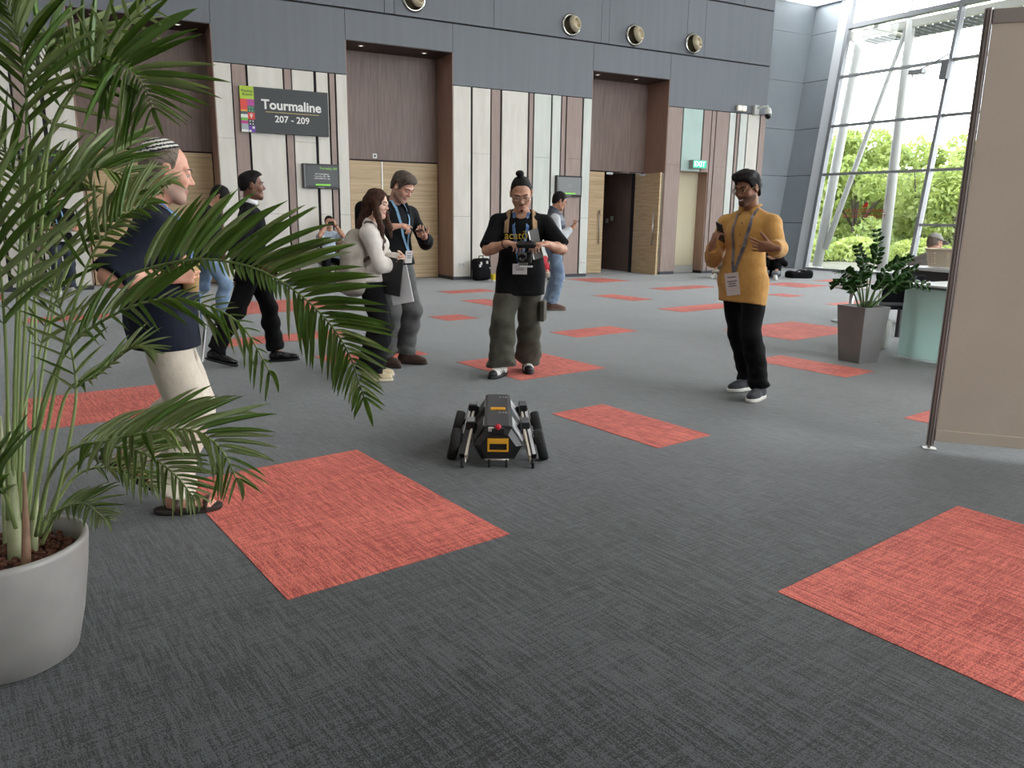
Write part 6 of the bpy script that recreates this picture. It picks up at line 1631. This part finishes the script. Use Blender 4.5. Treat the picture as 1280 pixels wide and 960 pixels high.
bm = BM(); box(bm, -.005, .72, -1.6, .005, .735, .755, bev=.004); obj('worktop', bm, mat('white_worktop', rgb(222, 226, 228), .3), t)
bm = BM(); box(bm, .60, .64, -.06, -.02, .01, .715); box(bm, .60, .64, -1.58, -1.54, .01, .715); o = obj('rear_legs', bm, m_metal, t); o['kind'] = 'stuff'
t = empty('white_table', (8.30, 6.02, 0), R(-8), 'higher white-topped table with dark frame behind the glass counter', 'table')
bm = BM(); box(bm, 0, .62, -1.7, 0, .815, .85, bev=.004); obj('table_top', bm, mat('white_worktop', rgb(222, 226, 228)), t)
bm = BM(); box(bm, .02, .60, -1.68, -.02, .70, .815); obj('apron', bm, mat('dark_apron', rgb(46, 50, 52), .5), t)
for x, y in ((.05, -.06), (.57, -.06), (.05, -1.64), (.57, -1.64)):
    bm = BM(); box(bm, x-.025, x+.025, y-.025, y+.025, 0, .70, bev=.003); obj('leg', bm, mat('dark_apron', rgb(46, 50, 52)), t)
# woven basket
t = empty('basket', (8.44, 5.53, .85), R(96), 'beige perforated plastic basket on the white table beside the partition edge', 'basket')
m_bk = mat('beige_plastic_weave', rgb(214, 200, 180), .5); bm = BM()
NB, NZ = 44, 7
def bpt(u, z):
    a = 2*PI*u; k = .78+.22*z; e = .35
    cx, sx = math.cos(a), math.sin(a); px = math.copysign(abs(cx)**e, cx); py = math.copysign(abs(sx)**e, sx)
    return Vector((.21*k*px, .14*k*py, .012+.195*z))
def shell(inn):
    c_ = Vector((0, 0, 0)); q = lambda u, z: bpt(u, z)*1.0 if not inn else Vector((bpt(u, z).x*.975, bpt(u, z).y*.965, bpt(u, z).z+.003))
    for j in range(NZ):
        for i in range(NB):
            u0, u1, z0, z1 = i/NB, (i+1)/NB, j/NZ, (j+1)/NZ
            A = [bm.verts.new(q(u, z)) for u, z in ((u0, z0), (u1, z0), (u1, z1), (u0, z1))]
            if 1 <= j < NZ-1:
                m0, m1, n0, n1 = u0+.28*(u1-u0), u1-.28*(u1-u0), z0+.25*(z1-z0), z1-.25*(z1-z0)
                B = [bm.verts.new(q(u, z)) for u, z in ((m0, n0), (m1, n0), (m1, n1), (m0, n1))]
                for a in range(4):
                    fq = (A[a], A[(a+1) % 4], B[(a+1) % 4], B[a]); bm.faces.new(fq if not inn else fq[::-1])
            else: bm.faces.new(A if not inn else A[::-1])
shell(False); shell(True)
for z in (.012, .017): bm.faces.new([bm.verts.new((bpt(i/NB, 0).x, bpt(i/NB, 0).y, z)) for i in (range(NB) if z > .015 else reversed(range(NB)))])
bmesh.ops.remove_doubles(bm, verts=bm.verts[:], dist=.0004)
obj('basket_wall', bm, m_bk, t)
bm = BM(); tube(bm, [bpt(i/NB, 1.0)+Vector((0, 0, .004)) for i in range(NB+1)], .009, 8, caps=False); obj('rim', bm, m_bk, t)
t = empty('leather_bag', (8.45, 5.95, .85), 0, 'small brown bag lying on the white table end behind the pot plant', 'bag')
t.location = (9.0, 7.05, .0)
# office chair with chrome frame
t = empty('office_chair', (7.72, 5.62, 0), R(150), 'dark navy chair with chrome tube frame between planter and glass counter', 'chair')
m_nv = cloth('dark_navy_upholstery', (34, 36, 48), (28, 30, 40)); m_chr = mat('chrome_tube', rgb(220, 220, 222), .12, 1.0)
bm = BM(); box(bm, -.23, .23, -.22, .24, .42, .47, bev=.02); obj('seat', bm, m_nv, t)
bm = BM(); box(bm, -.22, .22, .19, .24, .50, .80, bev=.02); obj('backrest', bm, m_nv, t)
for s_g in (-1, 1):
    bm = BM(); tube(bm, [(s_g*.25, .25, .74), (s_g*.26, .24, .5), (s_g*.26, .20, .30), (s_g*.26, .26, .02), (s_g*.26, .24, .012), (s_g*.26, -.24, .012), (s_g*.26, -.25, .03), (s_g*.26, -.22, .42)], .012, 8); obj('tube_frame', bm, m_chr, t)
t = empty('tote_bag', (7.38, 5.50, 0), R(30), 'pale grey tote bag on the carpet behind the grey planter', 'bag')
f = Field((-.3, -.2, -.02), (.3, .2, .42), .012); f.rbox((0, 0, .15), (.20, .10, .16), None, .05, 0); f.cut((0, 0, .004), (0, 0, -1)); f.wrinkle(.012, 18, 221); v, fc = f.mesh(); np_mesh('bag', v, fc, cloth('pale_grey_canvas', (196, 194, 188), (180, 178, 172)), t)
bm = BM(); box(bm, -.15, .15, -.06, .06, .29, .335, bev=.02); obj('contents', bm, mat('salmon_cloth', rgb(206, 130, 110), .8), t)
bpy.data.objects.remove(bpy.data.objects['leather_bag'])
t = empty('lounge_table', (8.95, 7.15, 0), 0, 'low white lounge table with bags on it seen behind the pot plant', 'table')
bm = BM(); lathe(bm, [(0, .47), (.30, .47), (.31, .485), (.30, .50), (0, .50)], 28); obj('table_top', bm, m_white, t)
bm = BM(); tube(bm, [(0, 0, .01), (0, 0, .47)], .03, 12); lathe(bm, [(0, .015), (.22, .012), (.23, 0), (0, 0)], 24); obj('pedestal', bm, m_metal, t)
t = empty('brown_bag', (8.87, 7.12, .50), R(20), 'small brown leather bag on the low white lounge table', 'bag')
f = Field((-.2, -.14, -.01), (.2, .14, .2), .01); f.rbox((0, 0, .06), (.13, .07, .065), None, .03, 0); f.wrinkle(.005, 20, 231); f.cut((0, 0, .003), (0, 0, -1)); v, fc = f.mesh(); np_mesh('bag', v, fc, mat('brown_leather', rgb(104, 70, 52), .5), t)
bm = BM(); tube(bm, [(-.08, 0, .12), (-.04, 0, .17), (.04, 0, .17), (.08, 0, .12)], .008, 8); obj('handle', bm, MATS['brown_leather'], t)

# ---------------------------------------------------------------- grey planter with a glossy ZZ plant
pl_c = Vector((6.52, 5.02, 0)); pr = math.atan2(4.909-4.924, 6.635-6.38)
t = empty('zz_plant', (6.51, 5.05, 0), R(-3), 'glossy green zz plant in a square tapered grey planter by the counter', 'plant')
m_pg = mat('grey_planter', rgb(128, 126, 126), .5, col2=rgb(116, 114, 115), scale=3); bm = BM()
b_, tt, H_ = .128, .170, .55
def sq(w, z): return [bm.verts.new(p) for p in ((-w, -w, z), (w, -w, z), (w, w, z), (-w, w, z))]
rg = [sq(b_, 0), sq(tt, H_), sq(tt-.016, H_), sq(tt-.03, H_-.06)]
bm.faces.new(list(reversed(rg[0])))
for a, b in zip(rg, rg[1:]):
    for i in range(4): bm.faces.new((a[i], a[(i+1) % 4], b[(i+1) % 4], b[i]))
bm.faces.new(rg[-1]); obj('planter', bm, m_pg, t)
bm = BM(); box(bm, -.145, .145, -.145, .145, H_-.065, H_-.045, bev=.004); obj('soil', bm, mat('dark_soil', rgb(48, 38, 32), .95, bump=.8, bscale=60, col2=rgb(70, 56, 46)), t)
m_zz = mat('zz_leaf_green', rgb(44, 82, 36), .22, col2=rgb(60, 104, 44), scale=6); m_zs = mat('zz_stem_green', rgb(84, 112, 62), .4)
def leafmesh(name, prof, m_, droop=0.0, fold=.25, n=6):
    """leaf along +x, length 1, half width 1 (scaled per instance), folded at the midrib"""
    bm = BM(); rows = []
    for i in range(n+1):
        x = i/n; w = np.interp(x, [p[0] for p in prof], [p[1] for p in prof]); z = -droop*x*x
        rows.append([bm.verts.new((x-droop*droop*.25*x**3, w, z+fold*w)), bm.verts.new((x-droop*droop*.25*x**3, 0, z)), bm.verts.new((x-droop*droop*.25*x**3, -w, z+fold*w))])
    for a, b in zip(rows, rows[1:]):
        for j in (0, 1): bm.faces.new((a[j], a[j+1], b[j+1], b[j])).smooth = True
    bmesh.ops.solidify(bm, geom=bm.faces[:], thickness=.012)
    me = bpy.data.meshes.new(name); bm.to_mesh(me); bm.free(); me.materials.append(m_); return me
ZL = leafmesh('leaf', [(0, .05), (.2, .8), (.5, 1), (.8, .6), (1, .03)], m_zz, .12, .22)
def basis(p, d, up, sx, sy, sz):
    d = Vector(d).normalized(); u = Vector(up); y = u.cross(d)
    if y.length < 1e-4: y = Vector((0, 1, 0)).cross(d)
    y.normalize(); z = d.cross(y); M = Matrix.Identity(4)
    for i in range(3): M[i][0], M[i][1], M[i][2], M[i][3] = d[i]*sx, y[i]*sy, z[i]*sz, p[i]
    return M
def spline(P, n):
    P = [np.array(p, float) for p in P]; P = [2*P[0]-P[1]]+P+[2*P[-1]-P[-2]]; out = []
    S_ = len(P)-3
    for k in range(n+1):
        t_ = min(k/n*S_, S_-1e-6); i = int(t_); u = t_-i; a, b, c, d = P[i:i+4]
        out.append(.5*((2*b)+(c-a)*u+(2*a-5*b+4*c-d)*u*u+(3*b-a-3*c+d)*u**3))
    return [Vector(q) for q in out]
rt = t.matrix_basis.inverted()
def zz_stem(px, n=10, ll=.088):
    pts = spline([rt @ at(*q) for q in px], 16); s = bpy.data.objects.new('x', None); bpy.data.objects.remove(s)
    bm = BM(); tube(bm, pts, [.009-.006*i/16 for i in range(17)], 7); st = obj('stem', bm, m_zs, t)
    side = Vector((AX_R.x, AX_R.y, AX_R.z)); 
    for i in range(n):
        f_ = .38+.60*i/(n-1); k = f_*16; a = pts[int(k)]; b = pts[min(int(k)+1, 16)]; p = a.lerp(b, k-int(k)); T_ = (b-a).normalized() if (b-a).length > 0 else (pts[16]-pts[15]).normalized()
        N_ = T_.cross(side).normalized(); S_ = N_.cross(T_).normalized() if abs(T_.dot(side)) < .95 else T_.cross(Vector((0, 1, 0))).normalized()
        for sg in (-1, 1):
            o = bpy.data.objects.new('leaf', ZL); COL.objects.link(o); o.parent = st
            d = S_*sg*.9+T_*.55+N_*random.uniform(-.45, .45); l = ll*(1.0-.35*abs(f_-.65)/.35)*random.uniform(.85, 1.15)
            o.matrix_local = basis(p, d, N_+Vector((0, 0, .5)), l, l*.32, l*.4)
zd = depth((6.51, 5.05, 0))-.215*.8
for px in (((1082, 384, zd), (1090, 340, zd), (1097, 315, zd), (1096, 288, zd-.05)), ((1082, 384, zd), (1084, 350, zd+.05), (1080, 330, zd+.1), (1072, 308, zd+.12)),
           ((1078, 385, zd), (1072, 355, zd-.1), (1060, 342, zd-.15), (1046, 340, zd-.2)), ((1078, 385, zd), (1070, 360, zd+.1), (1055, 352, zd+.15), (1040, 356, zd+.2)),
           ((1086, 385, zd), (1102, 345, zd-.1), (1120, 330, zd-.15), (1140, 323, zd-.2)), ((1086, 385, zd), (1105, 360, zd+.05), (1122, 345, zd+.05), (1146, 336, zd)),
           ((1086, 386, zd), (1108, 368, zd-.15), (1130, 352, zd-.25), (1160, 358, zd-.3)), ((1074, 386, zd), (1068, 368, zd-.15), (1062, 358, zd-.2), (1056, 356, zd-.25)),
           ((1084, 386, zd), (1092, 365, zd-.1), (1102, 352, zd-.15), (1106, 345, zd-.15)), ((1080, 386, zd), (1078, 362, zd-.2), (1076, 348, zd-.25), (1082, 340, zd-.25)),
           ((1088, 386, zd), (1112, 366, zd+.1), (1128, 356, zd+.1), (1136, 352, zd+.1))):
    zz_stem(px, 9)

# ---------------------------------------------------------------- the big potted palm on the left
PC = Vector((-.385, 2.60, 0))
palm = empty('potted_palm', PC, 0, 'large potted areca palm in a round grey pot at the left edge', 'plant')
m_pot = mat('pearl_grey_pot', rgb(162, 158, 154), .33, col2=rgb(134, 130, 127), scale=2.5, detail=6)
bm = BM(); lathe(bm, [(0, 0), (.165, 0), (.180, .01), (.205, .12), (.228, .27), (.238, .36), (.238, .375), (.228, .38), (.218, .372), (.212, .33), (.205, .30)], 56); obj('pot', bm, m_pot, palm, True)
bm = BM(); lathe(bm, [(.208, .305), (.12, .312), (0, .315)], 40); obj('soil_bed', bm, mat('brown_soil', rgb(70, 46, 36), .95), palm)
me_p = bpy.data.meshes.new('clay_pebble'); bm = BM(); bmesh.ops.create_icosphere(bm, subdivisions=1, radius=1); bm.to_mesh(me_p); bm.free(); me_p.materials.append(mat('clay_pebble_brown', rgb(116, 74, 56), .85, col2=rgb(84, 52, 42), scale=1.3, bump=.4, bscale=4))
rs = random.Random(5)
for i in range(290):
    a = rs.uniform(0, 2*PI); r_ = .20*math.sqrt(rs.random()); s = rs.uniform(.008, .0135)
    o = bpy.data.objects.new('clay_pebble', me_p); COL.objects.link(o); o.parent = palm
    o.location = (r_*math.cos(a), r_*math.sin(a), .318+rs.uniform(0, .012)); o.scale = (s*rs.uniform(.9, 1.3), s, s*.9); o.rotation_euler = (rs.uniform(0, 3), rs.uniform(0, 3), 0)
m_tr = mat('palm_trunk', rgb(150, 160, 118), .5, col2=rgb(188, 190, 150), scale=4, stretch=(1, 1, 3), bump=.1); m_trb = mat('palm_sheath', rgb(140, 106, 84), .7, col2=rgb(176, 150, 120), scale=12, stretch=(1, 1, .3))
def P_(px, py, d): return at(px, py, d)-PC
for pts, r0, r1, mm in (([(22, 712, 2.33), (17, 640, 2.34), (10, 560, 2.34), (8, 500, 2.34)], .026, .0045, m_tr), ([(33, 714, 2.28), (32, 650, 2.3), (30, 590, 2.3)], .015, .0045, m_trb), ([(42, 708, 2.36), (44, 640, 2.36), (48, 590, 2.36)], .013, .0045, m_tr),
                        ([(12, 705, 2.42), (6, 620, 2.42), (0, 520, 2.4)], .016, .0045, m_tr)):
    q = spline([P_(*p) for p in pts], 10); bm = BM(); tube(bm, q, [r0+(r1-r0)*i/10 for i in range(11)], 12); obj('trunk', bm, mm, palm)
def palm_leaf_mat(name, a, b):
    M = mat(name, rgb(*a), .32, col2=rgb(*b), scale=2.0, stretch=(.6, 3, 1)); nt = M.node_tree; b_2 = nt.nodes['Principled BSDF']; out = nt.nodes['Material Output']
    tl = nt.nodes.new('ShaderNodeBsdfTranslucent'); tl.inputs[0].default_value = rgb(min(255, a[0]+40), min(255, a[1]+40), a[2]); ms = nt.nodes.new('ShaderNodeMixShader'); ms.inputs[0].default_value = .28
    nt.links.new(b_2.outputs[0], ms.inputs[1]); nt.links.new(tl.outputs[0], ms.inputs[2]); nt.links.new(ms.outputs[0], out.inputs[0]); return M
m_pf = palm_leaf_mat('palm_leaf', (98, 130, 64), (122, 150, 86)); m_pf2 = palm_leaf_mat('palm_leaf_pale', (146, 162, 116), (166, 178, 138)); m_ra = mat('palm_rachis', rgb(112, 132, 74), .4, col2=rgb(140, 152, 96), scale=4)
PROF = [(0, .25), (.12, .8), (.35, 1), (.7, .75), (.9, .35), (1, .02)]
LF = [[leafmesh('leaflet', PROF, mm, dr, .35, 8) for dr in (.05, .22, .45, .75)] for mm in (m_pf, m_pf2)]
CAMV = -AX_F; UP = Vector((0, 0, 1)); RT = AX_R
FRONDS = [  # rachis in photo pixels with depth, leaf start, pairs, length, plane normal, droop class, pale, both sides
 ([(28,650,2.35),(58,500,2.3),(105,385,2.25),(160,345,2.2),(235,325,2.15),(300,330,2.1),(352,352,2.08),(402,393,2.06),(435,440,2.05),(456,500,2.05)], .36, 50, .27, CAMV*1.0+UP*.35, 1, 0, (1.0, .75), 36),
 ([(30,650,2.4),(52,510,2.3),(85,437,2.2),(130,400,2.15),(190,376,2.1),(245,378,2.1),(300,405,2.08),(340,470,2.08)], .32, 24, .20, UP*1.0+CAMV*.8, 1, 0, (1, 1), 40),
 ([(22,640,2.45),(30,430,2.4),(45,250,2.35),(62,170,2.3),(95,112,2.28),(128,78,2.25),(158,84,2.2),(180,108,2.2),(192,138,2.2)], .50, 22, .25, CAMV+UP*.3, 1, 0, (1, 1), 30),
 ([(50,300,2.35),(62,172,2.28),(90,112,2.26),(125,70,2.24),(160,30,2.22),(190,6,2.2)], .20, 11, .20, CAMV, 0, 1, (.6, .9), 14),
 ([(18,640,2.5),(25,400,2.5),(40,200,2.5),(48,105,2.5),(62,62,2.5),(85,58,2.45),(110,74,2.4)], .45, 22, .30, UP+CAMV*.5+RT*.4, 2, 1, (1, 1), 35),
 ([(15,650,2.35),(20,420,2.3),(30,230,2.25),(33,120,2.2),(24,50,2.2),(5,0,2.2),(-20,-40,2.2)], .42, 20, .27, CAMV+UP*.5, 2, 1, (1, 1), 40),
 ([(45,670,2.25),(60,600,2.15),(90,562,2.05),(140,550,1.98),(190,540,1.93),(240,538,1.9),(275,560,1.88),(297,602,1.87)], .30, 25, .19, UP+CAMV*.5, 2, 1, (1, 1), 38),
 ([(50,670,2.3),(85,592,2.25),(130,560,2.2),(175,565,2.15),(215,590,2.1),(242,622,2.1)], .32, 22, .16, UP+CAMV*.5, 2, 1, (1, 1), 40),
 ([(52,680,2.25),(72,642,2.15),(105,630,2.1),(132,650,2.06)], .25, 18, .10, UP+CAMV*.4, 2, 1, (1, 1), 40),
 ([(48,670,2.4),(95,595,2.45),(150,586,2.45),(192,612,2.4)], .45, 14, .11, UP+CAMV*.4, 2, 1, (1, 1), 40),
 ([(35,650,2.6),(55,450,2.65),(85,335,2.7),(130,278,2.7),(175,243,2.7),(212,230,2.65)], .48, 20, .22, UP+CAMV*.7, 2, 1, (.7, 1), 30),
 ([(25,650,2.7),(40,400,2.8),(65,270,2.85),(90,226,2.85),(125,212,2.8),(168,224,2.8)], .45, 22, .27, UP+CAMV*.8, 2, 1, (1, 1), 30),
 ([(48,670,2.5),(80,500,2.5),(120,470,2.45),(165,435,2.4),(186,440,2.4)], .35, 18, .11, UP+CAMV*.6, 1, 1, (1, 1), 50),
 ([(10,650,2.3),(8,450,2.2),(-5,300,2.1),(-35,190,2.0)], .40, 14, .28, CAMV+UP*.3, 2, 1, (1, 1), 40),
 ([(35,650,2.5),(44,480,2.5),(42,330,2.5),(25,230,2.45),(-5,170,2.4)], .40, 15, .28, CAMV+UP*.4, 2, 1, (1, 1), 40),
 ([(20,660,2.2),(-5,590,2.1),(-40,560,2.0)], .25, 12, .20, UP+CAMV*.4, 2, 0, (1, 1), 45),
 ([(40,650,2.25),(72,470,2.2),(108,335,2.15),(150,275,2.12),(188,256,2.1)], .48, 14, .17, UP*.8+CAMV, 1, 0, (1, .8), 30),
 ([(60,665,2.2),(85,560,2.2),(95,480,2.2),(80,400,2.2),(62,350,2.2)], .45, 10, .13, CAMV+UP*.4, 1, 1, (1, 1), 35),
 ([(14,660,2.5),(22,540,2.55),(50,440,2.6),(70,330,2.6),(60,250,2.6),(35,200,2.6)], .40, 16, .22, CAMV+UP*.4, 2, 1, (1, 1), 40)]
allleaf = []
for fi, (px, t0, npair, LL, U, dc, pale, sides, ang) in enumerate(FRONDS):
    pts = spline([P_(*p) for p in px], 40); U = U.normalized()
    bm = BM(); tube(bm, pts, [.0046*(1-.8*i/40)+.0012 for i in range(41)], 7); fr_ = obj('frond', bm, m_ra, palm)
    for i in range(npair):
        q = t0+(1-t0)*(i+.5)/npair; k = q*40; a = pts[min(int(k), 39)]; b = pts[min(int(k)+1, 40)]; p = a.lerp(b, k-int(k)); T_ = (b-a).normalized()
        u = (U-T_*U.dot(T_)).normalized(); S_ = T_.cross(u); s_ = (i+.5)/npair
        ll = LL*(.62+.5*math.sin(PI*min(1, s_*.9+.15)))*(1-.35*max(0, s_-.75)/.25)
        for sg, wgt in ((-1, sides[0]), (1, sides[1])):
            th = R(90-ang-18*s_+rs.uniform(-6, 6))
            d = S_*sg*math.sin(th)+T_*math.cos(th)+u*rs.uniform(.02, .22)
            if fi == 0: wgt = (1-.42*s_) if sg < 0 else (.22 if s_ < .5 else .62)
            if fi == 1 and sg < 0 and s_ > .38: wgt = .32
            l = ll*wgt*rs.uniform(.88, 1.1); c_ = min(3, max(0, dc+rs.choice((-1, 0, 0, 1))))
            uu = u*.8+UP*.6
            allleaf.append((l, fr_, basis(p, d, uu, l, .0056*rs.uniform(.8, 1.2)*(.5+.5*min(1, l/.2))*(1.3 if fi in (0, 3) else .8 if fi in (4, 5, 13, 14) else 1.0), .05*l/.25), pale if rs.random() > .25 else 1-pale, c_))
        if i == npair-1:
            allleaf.append((ll*.8, fr_, basis(p, T_, u+UP*.5, ll*.8, .007, .05), pale, min(3, dc+1)))
allleaf.sort(key=lambda x: -x[0])
for l, fr_, M, pa_, c_ in allleaf[:300]:
    o = bpy.data.objects.new('leaflet', LF[pa_][c_]); COL.objects.link(o); o.parent = fr_; o.matrix_local = M
for pa_ in (0, 1):
    bm = BM()
    for l, fr_, M, p_2, c_ in allleaf[300:]:
        if p_2 != pa_: continue
        tmp = LF[pa_][c_].copy(); tmp.transform(M); bm.from_mesh(tmp); bpy.data.meshes.remove(tmp)
    o = obj('small_leaflets', bm, m_pf2 if pa_ else m_pf, palm); o['kind'] = 'stuff'

# ---------------------------------------------------------------- trees outside
def tree_mat(name, a, b):
    M = mat(name, a, .5, col2=b, scale=.9, detail=4); nt = M.node_tree; p = nt.nodes['Principled BSDF']; out = nt.nodes['Material Output']
    tl = nt.nodes.new('ShaderNodeBsdfTranslucent'); ms = nt.nodes.new('ShaderNodeMixShader'); ms.inputs[0].default_value = .4; tl.inputs[0].default_value = (a[0]*1.3, a[1]*1.3, a[2], 1)
    nt.links.new(p.outputs[0], ms.inputs[1]); nt.links.new(tl.outputs[0], ms.inputs[2]); nt.links.new(ms.outputs[0], out.inputs[0]); return M
m_t1 = tree_mat('yellow_green_leaves', (.36, .42, .15, 1), (.20, .28, .09, 1)); m_t2 = tree_mat('mid_green_leaves', (.25, .32, .12, 1), (.13, .19, .07, 1)); m_bark = mat('grey_bark', rgb(78, 70, 64), .9)
def tree(x, y, h, w, label, mm, n=5200, seed=0, crown0=.12, leaf=.16):
    g = np.random.RandomState(seed); t = empty('tree', (x, y, -.12), g.uniform(0, 6), label, 'tree', 'trees outside the window wall')
    bm = BM(); tube(bm, [(0, 0, 0), (.1, .05, h*.25), (0, .1, h*.55)], [.13, .10, .05], 10); 
    for a in range(5):
        an = a*1.26+g.uniform(0, .5); tube(bm, [(.06, .05, h*.22), (w*.35*math.cos(an), w*.35*math.sin(an), h*.45), (w*.6*math.cos(an), w*.6*math.sin(an), h*.68)], [.06, .04, .015], 7)
    obj('trunk', bm, m_bark, t)
    nb = 26; cen = np.stack([g.uniform(-1, 1, nb)*w*.62, g.uniform(-1, 1, nb)*w*.62, h*(crown0+(.93-crown0)*g.beta(1.3, 1.2, nb))], 1); rad = g.uniform(.28, .5, nb)*w*.62
    cen[:, :2] *= np.sqrt(np.clip(1.15-((cen[:, 2]/h-.5)/.6)**2, .1, 1))[:, None]
    k = g.randint(0, nb, n); d = g.normal(size=(n, 3)); d /= np.linalg.norm(d, axis=1)[:, None]
    c = cen[k]+d*(rad[k]*g.uniform(.55, 1.05, n)**.6)[:, None]; c[:, 2] = np.clip(c[:, 2], .15, h)
    a = g.normal(size=(n, 3)); a /= np.linalg.norm(a, axis=1)[:, None]; b = np.cross(a, g.normal(size=(n, 3))); b /= np.linalg.norm(b, axis=1)[:, None]
    s = leaf*g.uniform(.6, 1.2, n)[:, None]
    v = np.concatenate([c-a*s, c-b*s*.45, c+a*s, c+b*s*.45]); f = np.stack([np.arange(n), np.arange(n)+n, np.arange(n)+2*n, np.arange(n)+3*n], 1)
    o = np_mesh('foliage', v, f, mm, t, None, False); o['kind'] = 'stuff'
def tpos(px, dd): p = at(px, 269, dd); return p.x, p.y
for i, (px, dd, h, w, lab, mm) in enumerate(((1018, 36, 5.0, 2.2, 'yellow green tree outside behind the left slanted columns', m_t1), (1072, 33, 5.2, 2.6, 'bushy yellow green tree outside between the two thick columns', m_t1), (1100, 42, 4.9, 2.4, 'mid green tree outside just right of the second column', m_t2),
                              (1150, 34, 5.5, 2.6, 'tallest yellow green tree outside left of the tall mullion', m_t1), (1195, 31, 4.6, 2.3, 'yellow green tree outside next to the partition edge', m_t1), (1230, 36, 5.2, 2.6, 'mid green tree outside hidden behind the partition', m_t2),
                              (1045, 44, 4.6, 3.0, 'mid green tree further back outside behind the left columns', m_t2), (1130, 45, 4.4, 3.0, 'mid green tree further back outside behind the pot plant', m_t2), (1185, 44, 4.6, 3.0, 'mid green tree further back outside behind the capped man', m_t2), (985, 40, 4.6, 2.5, 'mid green tree outside hidden behind the metal wall', m_t2))):
    x, y = tpos(px, dd); tree(x, y, h, w, lab, mm, seed=300+i, n=6500)
for i in range(9):
    x, y = tpos(1000+26*i, 29+(i % 3)*2.5); g = np.random.RandomState(400+i); t = empty('shrub', (x, y, -.12), 0, '%s %s shrub in the low row outside the glass, counted from the left' % (('first', 'second', 'third', 'fourth', 'fifth', 'sixth', 'seventh', 'eighth', 'last')[i], ('yellow green', 'leafy green', 'dense green')[i % 3]), 'shrub', 'shrubs outside the window wall')
    n = 1500; d = g.normal(size=(n, 3)); d /= np.linalg.norm(d, axis=1)[:, None]; c = d*np.array([1.3, 1.3, .85])*g.uniform(.6, 1, n)[:, None]**.5; c[:, 2] = np.abs(c[:, 2])+.05
    a = g.normal(size=(n, 3)); a /= np.linalg.norm(a, axis=1)[:, None]; b = np.cross(a, g.normal(size=(n, 3))); b /= np.linalg.norm(b, axis=1)[:, None]; s = .13*g.uniform(.6, 1.2, n)[:, None]
    v = np.concatenate([c-a*s, c-b*s*.45, c+a*s, c+b*s*.45]); f = np.stack([np.arange(n), np.arange(n)+n, np.arange(n)+2*n, np.arange(n)+3*n], 1)
    o = np_mesh('foliage', v, f, m_t1 if i % 3 == 0 else m_t2, t, None, False); o['kind'] = 'stuff'
